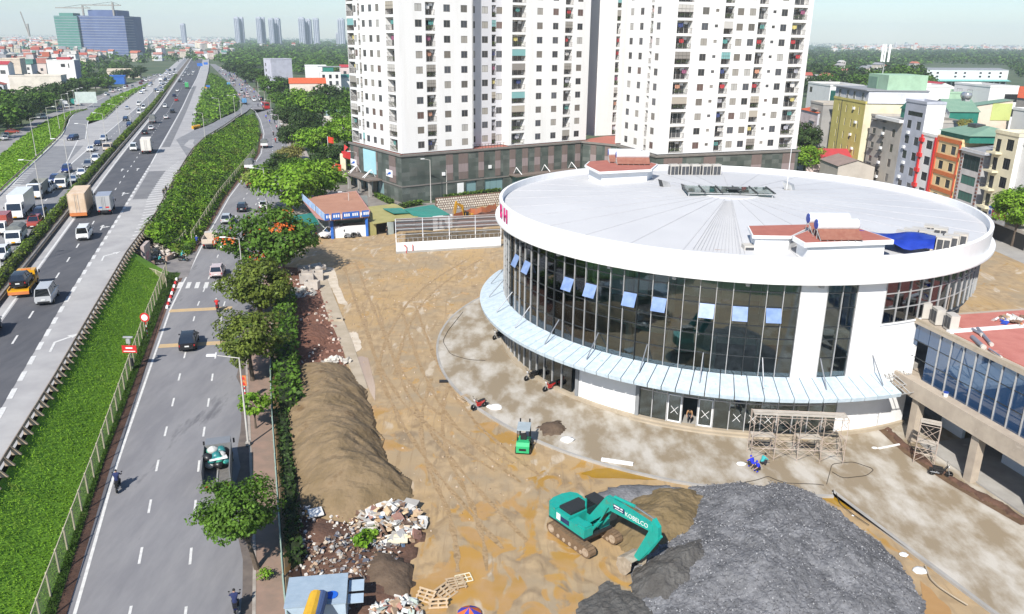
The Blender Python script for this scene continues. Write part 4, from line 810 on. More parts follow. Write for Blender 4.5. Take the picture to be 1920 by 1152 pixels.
def tower_face(t, w, cols, org, rz, material, side_depth, zt=60):
 ops = [];
 for f in range(NF):
  zb = Z0 + FL * f
  for kind, x in cols:
   if kind == 'W': ops.append((x - .78, x + .78, zb + .85, zb + 2.25, .2))
   elif kind == 's': ops.append((x - .4, x + .4, zb + 1.4, zb + 2.0, .12))
   elif kind == 'n': ops.append((x - .55, x + .55, zb + .15, zb + 2.6, 1.1))
   elif kind == 'B': ops.append((x - 1.1, x + 1.1, zb + .15, zb + 2.6, 1.2))
   elif kind == 'X': ops.append((x - 1.8, x + 1.8, zb + .15, zb + 2.65, 1.3))
 b = B(); T = facade(b, w, Z0, zt, ops, .15, org, rz); b.build('wall', material, t, fixn=False)
 for o in ops:
  ww = o[1] - o[0]
  if o[4] < .5: window(t, T, rz, o[0], o[1], o[2], o[3], .08)
  else: balcony(t, T, rz, o[0], o[1], o[2], o[3], o[4], 0)
t1 = thing('apartment_tower', 'white apartment tower with caged balconies on dark slate podium, beside the tree lined road', 'building', (-22.9, 166.6, 0), RD(35), 'white apartment towers')
tower_face(t1, 17.5, [('W', 4.6), ('B', 7.3), ('W', 11.2), ('W', 15.3)], (0, .3), 0, tower_w, 0)
tower_face(t1, 9.2, [('W', 1.4), ('W', 4.7), ('n', 7.0), ('W', 8.4)], (17.5, 3.0), 0, tower_shade, 0)
tower_face(t1, 22.6, [('X', 2.6), ('W', 8.2), ('W', 12.6), ('B', 16.4), ('W', 19.6)], (26.7, .3), 0, tower_w, 0)
tower_face(t1, 24.5, [('X', 2.0), ('W', 4.3), ('n', 6.3), ('W', 8.6), ('W', 12.0), ('W', 15.4), ('X', 20.9)], (0, 24.8), -math.pi / 2, tower_w, 0)
b = B(); b.box2(17.2, 17.5, .3, 3.0, Z0, 60).box2(26.7, 26.95, .32, 3.0, Z0, 60).box2(49.0, 49.3, .32, 22, Z0, 60).box2(0, 49.3, 24.6, 24.9, Z0, 60); b.quad((0, .3, 60), (49.3, .3, 60), (49.3, 24.8, 60), (0, 24.8, 60)); b.build('side_wall', tower_w, t1)
t2 = thing('apartment_tower', 'white apartment tower with wide corner balconies standing nearest the tall house row', 'building', (30.3, 169.8, 0), RD(19.5), 'white apartment towers')
tower_face(t2, 35.2, [('X', 4.4), ('W', 9.1), ('s', 11.8), ('B', 14.7), ('W', 17.4), ('W', 20.3), ('B', 22.9), ('s', 25.7), ('W', 28.2), ('X', 32.2)], (0, .3), 0, tower_w, 0)
tower_face(t2, 17, [('W', 2.4), ('W', 6.9), ('n', 11.3), ('W', 14.1)], (0, 17.3), -math.pi / 2, tower_w, 0)
b = B(); b.box2(35.0, 35.3, .32, 20, Z0, 60).box2(0, 35.3, 19.9, 20.2, Z0, 60); b.quad((0, .3, 60), (35.3, .3, 60), (35.3, 20, 60), (0, 20, 60)); b.build('side_wall', tower_w, t2)
t3 = thing('apartment_tower', 'shaded apartment block in the gap between the two white towers', 'building', (10.5, 209, 0), RD(-30), 'white apartment towers')
tower_face(t3, 11.5, [('W', 1.0), ('n', 2.6), ('n', 4.4), ('W', 6.2), ('W', 7.8)], (0, 0), 0, tower_w, 0)
tower_face(t3, 14.0, [('n', 5.2)], (11.5, 0), RD(55), tower_w, 0)
def tile_material():
 m = bpy.data.materials.new('slate_tiles'); m.use_nodes = True; n = m.node_tree.nodes; l = m.node_tree.links; b = n['Principled BSDF']; b.inputs['Roughness'].default_value = .45; MATS['slate_tiles'] = m
 tc = n.new('ShaderNodeTexCoord'); ml = n.new('ShaderNodeVectorMath'); ml.operation = 'MULTIPLY'; ml.inputs[1].default_value = (.55, .55, 1.1); l.new(tc.outputs['Object'], ml.inputs[0])
 fl = n.new('ShaderNodeVectorMath'); fl.operation = 'FLOOR'; l.new(ml.outputs[0], fl.inputs[0]); wn = n.new('ShaderNodeTexWhiteNoise'); l.new(fl.outputs[0], wn.inputs['Vector'])
 rp = n.new('ShaderNodeValToRGB'); e = rp.color_ramp.elements
 for p, c in ((.0, (.06, .075, .068)), (.45, (.085, .105, .092)), (.75, (.1, .11, .1)), (1.0, (.15, .17, .155))):
  k = e.new(p) if p not in (0., 1.) else (e[0] if p == 0 else e[-1]); k.color = (*c, 1)
 l.new(wn.outputs[0], rp.inputs[0])
 no = n.new('ShaderNodeTexNoise'); no.inputs['Scale'].default_value = .3; no.inputs['Detail'].default_value = 6; mx = n.new('ShaderNodeMix'); mx.data_type = 'RGBA'; mx.blend_type = 'MULTIPLY'; mx.inputs['Factor'].default_value = .8; l.new(tc.outputs['Object'], no.inputs[0])
 mr = n.new('ShaderNodeMapRange'); mr.inputs[1].default_value = .3; mr.inputs[2].default_value = .7; mr.inputs[3].default_value = .6; mr.inputs[4].default_value = 1.25; l.new(no.outputs[0], mr.inputs[0])
 l.new(rp.outputs[0], mx.inputs['A']); l.new(mr.outputs[0], mx.inputs['B']); l.new(mx.outputs['Result'], b.inputs['Base Color']); return m
slate = tile_material(); strip_m = mat('podium_louvre', (.19, .145, .13), (.15, .115, .105), scale=1.2, rough=.7, stretch=(6, 6, .3)); strip_l = mat('podium_louvre_pale', (.3, .24, .235), (.25, .2, .2), scale=1.2, rough=.7, stretch=(6, 6, .3))
stone_g = mat('podium_coping', (.2, .185, .17), scale=1); shop_g = glassmat('shop_glass', see=False, dark=(.2, .32, .34), refl=.8); shop_d = glassmat('shop_glass_dark', see=False, dark=(.03, .04, .045), refl=.8)
def podium(t, w, cols, shops, org, rz, z1=10.0):
 b = B(); ops = [(x0, x1, .5, 3.2, .4) for x0, x1 in shops]; T = facade(b, w, 0, z1, ops, .4, org, rz); b.build('wall', slate, t)
 for x, ww in cols:
  for za, zb, m_ in ((2.9 + .9, 5.4, strip_m), (5.4, 7.2, strip_l), (7.2, 9.4, strip_m)):
   k = ('strip', ww, za, m_.name)
   if k not in MESH: MESH[k] = BX(-ww / 2, ww / 2, -.08, .02, za, zb - .02).mesh('louvre_panel', m_)
   NO('louvre_panel', MESH[k], t, T(x, 0, 0), rz)
 for x0, x1 in shops:
  n_ = max(1, int((x1 - x0) / 1.5));
  for i in range(n_):
   ww = (x1 - x0) / n_; k = ('shop', round(ww, 2))
   if k not in MESH: MESH[k] = BX(.04, ww - .04, 0, .05, .5, 3.18).mesh('shop_window', shop_g)
   NO('shop_window', MESH[k], t, T(x0 + ww * i, .3, 0), rz)
 b = B(); b.box2(-.3, w + .3, -.28, .25, z1 - .35, z1 + .05); o = b.build('coping', stone_g, t, loc=T(0, 0, 0), rz=rz); b = B(); b.box2(-.1, w + .1, -.14, .0, 3.3, 3.55); b.build('string_course', stone_g, t, loc=T(0, 0, 0), rz=rz)
 return T
pd = thing('slate_podium', 'dark slate clad shop podium below the apartment tower with the screen', 'building', (-23.2, 166.2, 0), RD(35))
podium(pd, 50, [(11.5, 1.7), (15.0, 2.4), (19.6, 1.4), (24, 1.4), (28, 1.6), (31.5, 1.6), (35, 1.6), (39, 1.6), (43, 1.6), (47, 1.6)], [(15.6, 18.4), (20.5, 25.5), (28, 35.5), (37, 46)], (0, 0), 0)
TL = podium(pd, 25.6, [(3.4, 2.6), (13.8, 1.0), (21.5, 3.0)], [(1.5, 6.2), (7.2, 11.5), (13.5, 17)], (0, 25.6), -math.pi / 2)
b = B(); b.box2(.4, 50, .5, 25, 9.9, 10.04); b.build('terrace', tile_red, pd)
NO('railing', BX(17.6, 26.4, .4, .46, 10.95, 11.0).mesh('railing', rail_m), pd); [NO('baluster', MESH.setdefault('bl', BX(-.03, .03, .4, .46, 10.05, 10.95).mesh('baluster', rail_m)), pd, (17.8 + .8 * k, 0, 0)) for k in range(11)]
screen_m = mat('billboard_aqua', (.35, .62, .68), (.4, .66, .72), scale=.4, rough=.4)
LZ = -math.pi / 2
NO('billboard', BX(0, 6.2, -.25, -.1, 0, 5.0).mesh('billboard', screen_m), pd, TL(7.6, 0, 4.4), LZ)
for x in (.3, 18.6):
 ban = NO('banner', BX(0, 3.0, -.16, -.1, 0, 1.5).mesh('banner', white_p), pd, TL(x, 0, 4.8), LZ); r = random.Random(3)
 f = B(); f.prism([(0, 0), (1.3, .25), (1.5, .6), (1.0, .75), (.5, .5), (.1, .45)], 0, .02); f.v = [(q[0] + .9, -.175 - q[2], q[1] + .4) for q in f.v]; NO('fish_emblem', f.mesh('fish_emblem', mat('emblem_blue', (.01, .12, .55), scale=2)), ban)
 NO('grey_spot', BX(.3, .8, -.18, -.165, .2, .6).mesh('grey_spot', stone_g), ban)
can = NO('canopy', BX(0, 15.5, -3.2, -.05, 3.5, 3.75).box2(0, 15.6, -3.3, -3.1, 3.4, 3.8).mesh('canopy', mat('canopy_brown', (.16, .13, .11), (.2, .16, .14), scale=.8)), pd, TL(1.0, 0, 0), LZ)
for x in (4.0, 11.5): NO('stay', BT((x, -2.9, 3.8), (x + .4, -.9, 5.4), .09).tube((x + .4, -.9, 5.4), (x + .8, -2.9, 3.8), .07).tube((x + .4, -.9, 5.4), (x + .4, 0, 3.8), .07).mesh('stay', white_p), can)
for k in range(3): NO('canopy_column', BX(-.3, .3, -.3, .3, 0, 3.4).mesh('canopy_column', conc_gr), pd, TL(4.5 + 5.5 * k, -2.6, 0), LZ)
can = NO('canopy', BX(27, 46, -2.8, -.05, 3.6, 3.8).box2(27, 46, -2.9, -2.7, 3.5, 3.88).mesh('canopy', mat('canopy_brown', (.16, .13, .11))), pd)
for x in (29, 37, 45): NO('stay', BT((x, -2.4, 3.9), (x - .6, -1, 5.4), .09).tube((x - .6, -1, 5.4), (x - .6, 0, 3.9), .08).mesh('stay', white_p), can)
for x, z in ((9.6, 5.0), (21.5, 5.6)): NO('wall_lamp', BX(x, x + .7, -.3, -.02, z, z + .7).mesh('wall_lamp', white_p), pd)
NO('service_door', BX(13.4, 15.0, -.1, .0, .3, 3.0).mesh('service_door', white_p), pd)
pd2 = thing('slate_podium', 'dark slate clad podium below the tower with wide corner balconies', 'building', (30.0, 169.4, 0), RD(19.5))
podium(pd2, 36, [(4, 4.5), (13, 3), (25, 2.6), (33.5, 3.4)], [], (0, 0), 0); podium(pd2, 18, [(4, 2), (9, 2), (14, 2)], [], (0, 18), -math.pi / 2)
NO('side_wall', BX(35.7, 36, .3, 20, 0, 10).mesh('side_wall', slate), pd2); NO('terrace', BX(.4, 35.5, .5, 20, 9.9, 10.04).mesh('terrace', stone_g), pd2)
pd3 = thing('slate_podium', 'recessed dark slate podium wall linking the two white towers', 'building', (16.5, 193.0, 0), RD(-38)); podium(pd3, 14, [(3, 1.6), (7, 1.6)], [(4, 9)], (0, 0), 0); NO('terrace', BX(-2, 14, .2, 22, 9.85, 10.0).mesh('terrace', tile_red), pd3)
tag(sheet('forecourt', [(-37, 134), (-14, 150), (-5, 168), (-23, 166), (-38, 188), (-46, 184)], .06, mat('forecourt_paving', (.2, .18, .165), (.26, .235, .21), scale=.6)), kind='structure')
hedge_m = leafmat('leaf_hedge', (.07, .13, .02), (.12, .2, .03), (.05, .09, .02), .9)
def hedge(pts, w, h, label, n=14, size=.22, kind=None, group=None, lm=None):
 """clipped hedge following a line: leafy volume"""
 L = resample([(p[0], p[1], 0) for p in pts], max(2, int(sum(math.dist(a[:2], c[:2]) for a, c in zip(pts[:-1], pts[1:])) * n))); N = len(L) * 6
 C = np.repeat(L, 6, axis=0) + np.stack([npr.uniform(-w / 2, w / 2, N), npr.uniform(-w / 2, w / 2, N), npr.uniform(.05, 1, N) ** .6 * h], axis=1); nn = np.tile([0, 0, 1.0], (N, 1)) + npr.normal(0, .5, (N, 3))
 o = thing('hedge', label, 'hedge', (0, 0, 0), 0, group); NO('foliage', quad_soup('foliage', leaf_quads(C, nn, size), lm or hedge_m), o)
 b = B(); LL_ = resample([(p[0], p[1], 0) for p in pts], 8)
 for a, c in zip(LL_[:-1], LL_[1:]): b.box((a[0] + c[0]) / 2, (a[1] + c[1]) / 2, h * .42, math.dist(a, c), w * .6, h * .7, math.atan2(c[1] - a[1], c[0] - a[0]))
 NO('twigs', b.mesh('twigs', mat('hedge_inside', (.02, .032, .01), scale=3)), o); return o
for pts, lb in (([G(600, 333), G(680, 350)], 'clipped hedge beside the dark canopy steps'), ([G(705, 370), G(735, 385)], 'clipped hedge behind the station office roof'), ([G(750, 392), G(790, 385)], 'clipped hedge behind the green shed roof'), ([G(652, 318), G(668, 312)], 'clipped hedge under the red gate'), ([G(835, 375), G(935, 362)], 'low shrubs along the podium shop windows'), ([G(575, 348), G(610, 330)], 'clipped hedge beside the pale footpath gate')):
 hedge(pts, 1.1, 1.1, lb)
t = thing('retaining_wall', 'pale honeycomb stone retaining wall behind the earthworks', 'wall', (0, 0, 0)); a, c = G(818, 396), G(945, 383); dd = Vector((c[0] - a[0], c[1] - a[1], 0)); L_ = dd.length; az = math.atan2(dd.y, dd.x); t.location = (a[0], a[1], 0); t.rotation_euler = (0, 0, az)
NO('wall_core', BX(0, L_, 0, .4, 0, 2.6).mesh('wall_core', mat('joint_brown', (.16, .1, .07), scale=2)), t); sme = B().lathe([(.24, 0), (.2, .07), (.01, .08)], 6).mesh('stone', mat('pale_stone', (.6, .55, .47), (.5, .45, .38), scale=1, rnd_amt=.15))
for i in range(int(L_ / .52)):
 for j in range(5):
  if len(t.children) < 290: o = NO('stone', sme, t, (.3 + .52 * i + (.26 if j % 2 else 0), 0, .3 + .48 * j)); o.rotation_euler = (math.pi / 2, 0, 0)
ST = thing('ticket_office', 'old ticket office with flat terracotta roof and blue sign band', 'building', (0, 0, 0))
ra = [G(*p, 3.6) for p in ((566, 372), (668, 358), (694, 395), (692, 405), (612, 412), (592, 406))]
terra = mat('terracotta_roof', (.42, .22, .15), (.36, .18, .12), (.48, .27, .2), scale=.35, rough=.9)
B().prism([(p[0], p[1]) for p in ra], 3.3, 3.6).build('roof_slab', mat('roof_edge_pink', (.5, .25, .22), scale=1), ST); cc = (sum(p[0] for p in ra) / 6, sum(p[1] for p in ra) / 6)
B().prism([(cc[0] + (p[0] - cc[0]) * .95, cc[1] + (p[1] - cc[1]) * .95) for p in ra], 3.605, 3.66).build('roof_surface', terra, ST)
blue_s = mat('sign_blue', (.02, .1, .42), (.04, .16, .5), scale=2, rough=.4)
def vert_panel(p, q, z0, z1, m_, name, parent, th=.12):
 d = Vector((q[0] - p[0], q[1] - p[1], 0)); b = B(); b.box2(0, d.length, -th / 2, th / 2, z0, z1); return b.build(name, m_, parent, loc=(p[0], p[1], 0), rz=math.atan2(d.y, d.x))
q0, q1, q2 = G(609, 414, 3.6), G(692, 406, 3.6), G(567, 375, 3.6)
for f0, f1 in ((0.0, .1), (.16, .34), (.4, .78), (.84, 1.0)):
 a = [q0[k] + (q1[k] - q0[k]) * f0 for k in range(2)]; c = [q0[k] + (q1[k] - q0[k]) * f1 for k in range(2)]; s_ = vert_panel(a, c, 3.62, 4.7, blue_s, 'sign_panel', ST)
 n_ = int((f1 - f0) * 26)
 for i in range(n_):
  if i % 4 != 3: NO('sign_mark', MESH.setdefault('smk', BX(0, .24, -.09, -.065, 0, .5).mesh('sign_mark', white_p)), s_, (.25 + i * (f1 - f0) * 8.6 / max(1, n_), 0, 3.95))
for f in (.13, .37, .81): a = [q0[k] + (q1[k] - q0[k]) * f for k in range(2)]; BC(a[0], a[1], 4.0, .1, .1, .9).build('sign_post', white_p, ST)
for f0, f1 in ((0, .35), (.4, .7), (.72, 1)):
 a = [q0[k] + (q2[k] - q0[k]) * f0 for k in range(2)]; c = [q0[k] + (q2[k] - q0[k]) * f1 for k in range(2)]; vert_panel(a, c, 3.62, 4.8, mat('sign_pale_blue', (.45, .55, .7), (.2, .35, .6), scale=.6), 'sign_panel', ST)
vert_panel(G(626, 447), G(688, 443), 0, 2.0, white_p, 'front_wall', ST, .3);
a, c = G(630, 446), G(684, 442)
for f, w_, m_ in ((.1, 1.3, frame_d), (.38, 1.4, steel_g), (.78, .7, frame_d)):
 x = [a[k] + (c[k] - a[k]) * f for k in range(2)]; BC(x[0] + .5, x[1] - .22, 1.25, w_, .08, .4 if m_ is frame_d else .5, .2).build('ticket_window', m_, ST)
vert_panel(G(630, 441), G(684, 437), 2.0, 3.3, glassmat('office_glass', see=False, dark=(.12, .18, .15), refl=.6), 'glazing', ST, .1)
for p in ((624, 448), (689, 443), (620, 440), (640, 433)): g_ = G(*p); BC(g_[0], g_[1], 1.65, .45, .45, 3.3).build('pillar', blue_s if p[0] in (624, 689) else white_p, ST)
vert_panel(G(596, 437), G(624, 437), 0, 3.2, mat('pale_green_metal', (.5, .56, .53), (.42, .48, .46), scale=.8), 'side_wall', ST, .2)
vert_panel(G(612, 402), G(690, 398), 0, 3.3, mat('dim_wall', (.25, .27, .26), scale=.5), 'back_wall', ST, .2)
green_r = mat('green_sheet_roof', (.02, .17, .14), (.03, .21, .17), scale=1.2, rough=.5, stretch=(.2, 3, 1)); green_o = mat('olive_sheet_roof', (.28, .26, .1), (.34, .31, .13), scale=.6); moss = mat('mossy_roof', (.1, .15, .1), (.16, .2, .13), scale=.5)
def shed(label, roofs, walls, posts=()):
 t = thing('shed', label, 'shed', (0, 0, 0))
 for pg, m_ in roofs:
  q = [G(p[0], p[1], p[2]) for p in pg]; b = B(); n_ = len(q); b.add(q + [(x, y, z - .12) for x, y, z in q], [tuple(range(n_)), tuple(range(2 * n_ - 1, n_ - 1, -1))] + [(i, (i + 1) % n_, n_ + (i + 1) % n_, n_ + i) for i in range(n_)]); b.build('roof', m_, t)
 for p, q, h, m_ in walls: vert_panel(G(*p), G(*q), 0, h, m_, 'wall', t, .15)
 return t
metal_p = mat('pale_metal_sheet', (.5, .56, .53), (.4, .46, .44), scale=.8); dark_in = mat('unlit_opening', (.02, .02, .02), scale=2)  # flat black stands for the unlit inside of openings
sd1 = shed('low metal clad shed with green roof beside the flame tree', [([(521, 409, 2.8), (588, 399, 2.8), (598, 420, 2.35), (545, 428, 2.35)], green_r)], [((548, 452), (566, 448), 2.4, metal_p), ((572, 447), (606, 440), 2.4, metal_p), ((566, 447), (572, 446), 2.1, dark_in)])
sd2 = shed('shed with olive and green patched roof next to the ticket office', [([(690, 388, 3.4), (740, 382, 3.4), (772, 398, 2.9), (784, 407, 2.6), (700, 420, 2.3), (688, 405, 2.8)], green_o), ([(718, 391, 3.42), (752, 390, 3.42), (772, 399, 3.0), (738, 400, 3.2)], green_r)], [((692, 442), (706, 441), 2.35, green_o), ((706, 440), (726, 437), 2.1, dark_in), ((727, 441), (738, 439), 2.3, metal_p)])
sd3 = shed('shed with dark green roof and white office end', [([(758, 392, 3.6), (812, 384, 3.6), (843, 402, 2.7), (800, 408, 2.5), (775, 404, 2.8)], green_r)], [((812, 433), (848, 428), 2.6, white_p), ((778, 431), (812, 433), 2.0, dark_in)])
for x, w_ in ((817, 7), (829, 5)): c = G(x, 431); BC(c[0] + .3, c[1] - .35, 1.3, w_ * .1, .1, 2.0 if w_ == 7 else 1.1).build('door' if w_ == 7 else 'window', dark_in, sd3)
WW = thing('boundary_wall', 'long white rendered wall below the steel carport frame', 'wall', (0, 0, 0)); a, c = G(743, 475), G(939, 463)
vert_panel(a, c, 0, 1.7, white_p, 'wall', WW, .25); vert_panel((a[0], a[1] - .2), (c[0], c[1] - .2), 0, .3, conc_gr, 'footing', WW, .5)
n_ = 22
for k in range(n_): f = (k + .5) / n_; BC(a[0] + (c[0] - a[0]) * f, a[1] + (c[1] - a[1]) * f, 2.05, .06, .06, .7).build('rail_post', steel_g, WW)
vert_panel(a, c, 2.35, 2.42, steel_g, 'rail', WW, .06)
CPO = thing('carport_frame', 'steel carport frame with stacked roof sheets behind the white wall', 'carport', (0, 0, 0)); a2, c2 = G(742, 447), G(939, 437)
b_ = [a, c, c2, a2]
for P_, Q_ in ((a, c), (a2, c2)):
 for k in range(5): f = k / 4; x, y = P_[0] + (Q_[0] - P_[0]) * f, P_[1] + (Q_[1] - P_[1]) * f; BC(x, y + .35, 1.45, .12, .12, 2.9).build('post', white_p, CPO)
for z, P_, Q_ in ((2.9, a, c), (3.3, a2, c2), (3.1, [(a[k] + a2[k]) / 2 for k in range(3)], [(c[k] + c2[k]) / 2 for k in range(3)])): BT((P_[0], P_[1] + .35, z), (Q_[0], Q_[1] + .35, z), .07).build('beam', steel_g, CPO)
for k in range(5): f = k / 4; BT((a[0] + (c[0] - a[0]) * f, a[1] + (c[1] - a[1]) * f + .3, 2.95), (a2[0] + (c2[0] - a2[0]) * f, a2[1] + (c2[1] - a2[1]) * f + .3, 3.3), .06).build('rafter', white_p, CPO)
for k in range(9):
 f = k / 8; P0_ = [a[j] + (a2[j] - a[j]) * (.25 + .7 * f) for j in range(3)]; P1_ = [c[j] + (c2[j] - c[j]) * (.25 + .7 * f) for j in range(3)]; d = Vector((P1_[0] - P0_[0], P1_[1] - P0_[1], 0)); BX(0, d.length, -.3, .3, 0, .04).build('roof_sheet', (dark_st, steel_g, mat('sheet_brown', (.18, .12, .1), scale=1))[k % 3], CPO, loc=(P0_[0], P0_[1] + .3, 2.98 + .3 * f + .01 * (k % 2)), rz=math.atan2(d.y, d.x))
def plane_x(px, py, X): d = ray(px, py); k = X / d[0]; return d[1] * k, HC + d[2] * k
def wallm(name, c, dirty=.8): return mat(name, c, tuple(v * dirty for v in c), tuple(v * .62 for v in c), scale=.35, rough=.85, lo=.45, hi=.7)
tank_m = mat('steel_tank', (.55, .55, .56), (.45, .45, .46), scale=2, rough=.25, metal=.6)
def house(label, loc, rz, w, d, h, wm, front=(), left=(), right=(), roof='flat', rm=None, name='town_house', sidem=None, fm=None, pm=None, bars=1, group=None, cat='house', over=.3, rh=1.6, parapet=.5):
 t = thing(name, label, cat, loc, rz, group); sidem = sidem or wm; rm = rm or conc_gr
 b = B(); T = facade(b, w, -.1, h, front, .22); b.build('front_wall', wm, t, fixn=False)
 for o in front: window(t, T, 0, *o[:4], .1, fm, pm or pane_d, bars)
 b = B(); Tl = facade(b, d, -.1, h, left, .22, (0, d), -math.pi / 2);
 Tr = facade(b, d, -.1, h, right, .22, (w, 0), math.pi / 2); b.quad((0, d, -.1), (w, d, -.1), (w, d, h), (0, d, h)); b.build('side_wall', sidem, t, fixn=False)
 for o in left: window(t, Tl, -math.pi / 2, *o[:4], .1, fm, pm or pane_d, bars)
 for o in right: window(t, Tr, math.pi / 2, *o[:4], .1, fm, pm or pane_d, bars)
 if roof == 'flat':
  b = B(); b.box2(.05, w - .05, .05, d - .05, h - .3, h - .1); b.build('roof', rm, t)
  if parapet: b = B(); b.box2(-.12, w + .12, -.12, .1, h - .1, h + parapet).box2(-.12, .1, .1, d, h - .1, h + parapet).box2(w - .1, w + .12, .1, d, h - .1, h + parapet).box2(.1, w - .1, d - .2, d, h - .1, h + parapet); b.build('parapet', wm, t)
 elif roof == 'gable':   # ridge runs front to back
  b = B(); o_ = over; b.add([(-o_, -o_, h - .1), (w / 2, -o_, h + rh), (w + o_, -o_, h - .1), (-o_, d + o_, h - .1), (w / 2, d + o_, h + rh), (w + o_, d + o_, h - .1)], [(0, 1, 4, 3), (1, 2, 5, 4)]); b.build('roof', rm, t)
  b = B(); b.add([(0, .01, h), (w, .01, h), (w / 2, .01, h + rh * .93), (0, d, h), (w, d, h), (w / 2, d, h + rh * .93)], [(0, 1, 2), (4, 3, 5)]); b.build('gable', wm, t)
 elif roof == 'ridge':   # ridge runs left to right
  b = B(); o_ = over; b.add([(-o_, -o_, h - .1), (w + o_, -o_, h - .1), (w + o_, d / 2, h + rh), (-o_, d / 2, h + rh), (-o_, d + o_, h - .1), (w + o_, d + o_, h - .1)], [(0, 1, 2, 3), (3, 2, 5, 4)]); b.build('roof', rm, t)
  b = B(); b.add([(0, 0, h), (0, d, h), (0, d / 2, h + rh * .93), (w, 0, h), (w, d, h), (w, d / 2, h + rh * .93)], [(0, 1, 2), (4, 3, 5)]); b.build('gable', sidem, t)
 elif roof == 'shed':
  b = B(); o_ = over; b.add([(-o_, -o_, h), (w + o_, -o_, h), (w + o_, d + o_, h + rh), (-o_, d + o_, h + rh)], [(0, 1, 2, 3)]); b.build('roof', rm, t); b = B(); b.add([(0, d, h), (w, d, h), (w, d, h + rh), (0, d, h + rh), (0, 0, h), (w, 0, h)], [(0, 1, 2, 3), (0, 3, 4), (1, 5, 2)]); b.build('gable', sidem, t)
 return t
def grid_ops(w, cols, floors, f0=.9, fh=3.3, ww=1.2, wh=1.5, z0=0.0):
 return [(x - ww / 2, x + ww / 2, z0 + fh * f + f0, z0 + fh * f + f0 + wh) for f in range(floors) for x in cols]
RZX = -math.pi / 2      # facade looking to -x (towards the building site)
yel = wallm('yellow_render', (.6, .52, .16)); crm = wallm('cream_render', (.72, .66, .48)); gry = wallm('grey_render', (.36, .34, .32)); gry2 = wallm('warm_grey_render', (.45, .41, .36)); blu = wallm('blue_grey_render', (.45, .47, .54)); wht = wallm('white_render', (.74, .73, .71), .9); pnk = wallm('pink_render', (.66, .54, .52)); org = wallm('orange_render', (.72, .55, .3)); bei = wallm('beige_render', (.66, .56, .46)); grn_l = wallm('pale_green_render', (.34, .5, .36)); lim = wallm('lime_render', (.5, .55, .2))
orange_t = mat('orange_tile', (.62, .12, .04), (.5, .1, .04), scale=1, rough=.7); red_s = mat('red_sheet', (.45, .05, .06), (.38, .05, .06), scale=.8, rough=.6); green_d = mat('green_sheet', (.02, .16, .12), (.03, .2, .15), scale=.8, rough=.5); green_m = mat('sage_sheet', (.16, .27, .2), (.2, .31, .23), scale=.8, rough=.6); grey_r = mat('grey_sheet', (.25, .26, .28), (.3, .31, .33), scale=.6)
t = house('narrow pink house with bright orange lean-to roof', (90, 258, 0), RZX, 15, 12, 13, pnk, [(9.5, 10.3, 7.6, 9.2), (11, 11.8, 7.6, 9.2), (9.5, 10.3, 4.2, 5.8), (11, 11.8, 4.2, 5.8)], roof='shed', rm=orange_t, sidem=wallm('lavender_render', (.5, .5, .55)), rh=2.5)
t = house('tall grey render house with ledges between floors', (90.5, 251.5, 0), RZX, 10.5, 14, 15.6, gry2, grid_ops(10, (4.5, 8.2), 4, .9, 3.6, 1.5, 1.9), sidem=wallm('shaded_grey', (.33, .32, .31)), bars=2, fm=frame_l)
for f in range(4): NO('ledge', BX(2.2, 6.6, -.9, 0, 3.4 + 3.5 * f, 3.6 + 3.5 * f).mesh('ledge', gry), t)
t = house('yellow narrow window apartment house with white top floor', (90, 232.3, 0), RZX, 21.3, 16, 18.2, yel, grid_ops(21, (4.3, 9.4, 13.5, 17.8), 5, 1.1, 3.5, .75, 2.0), sidem=crm, fm=frame_l, bars=0)
house_w = NO('top_floor', BX(-.4, 21.6, .3, 15.5, 18.2, 21.3).mesh('top_floor', wallm('top_white', (.62, .63, .68))), t); T_ = lambda x, y, z: (x, y, z)
for x in (3, 8.5, 13, 18.5): window(t, T_, 0, x - .7, x + .7, 18.9, 20.8, .2, frame_l, pane_d)
NO('eaves', BX(-.9, 21.9, -.4, 15.6, 21.3, 21.55).mesh('eaves', grey_r), t); NO('roof_room', BX(9, 21, 5, 15, 21.55, 25.2).mesh('roof_room', grn_l), t); NO('roof_room_front', BX(9.5, 15, 4.8, 5, 21.6, 24.5).mesh('roof_room_front', green_m), t)
for f in range(5): NO('air_conditioner', BX(0, .9, -.4, 0, 0, .6).mesh('air_conditioner', white_p), t, (14.2 + 2.2 * (f % 2), 0, 2.6 + 3.4 * f))
NO('drain_pipe', BT((6.2, -.12, 0), (6.2, -.12, 18), .09).mesh('drain_pipe', dark_st), t)
an = thing('cell_antenna', 'white mobile phone antenna panels on the green roof room', 'antenna', (98, 222, 25.2)); NO('mast', BT((0, 0, 0), (0, 0, 7.5), .12).mesh('mast', steel_g), an)
for k in range(3): NO('antenna_panel', BC(.9 * math.cos(2.1 * k), .9 * math.sin(2.1 * k), 5.2, .5, .35, 4.4, 2.1 * k).mesh('antenna_panel', white_p), an); NO('bracket', BT((0, 0, 4 + .5 * k), (.9 * math.cos(2.1 * k), .9 * math.sin(2.1 * k), 4 + .5 * k), .05).mesh('bracket', dark_st), an)
t = house('weathered grey concrete house with curved cornice', (90, 206.5, 0), RZX, 17, 14, 15.6, gry2, grid_ops(17, (7.8, 13.2), 4, 1.2, 3.5, 1.6, 1.9) + grid_ops(17, (2.6,), 4, 1.2, 3.4, 1.8, 1.4), sidem=gry, bars=2)
NO('cornice', BX(4.2, 17.3, -.9, .0, 15.4, 16.1).mesh('cornice', wht), t)
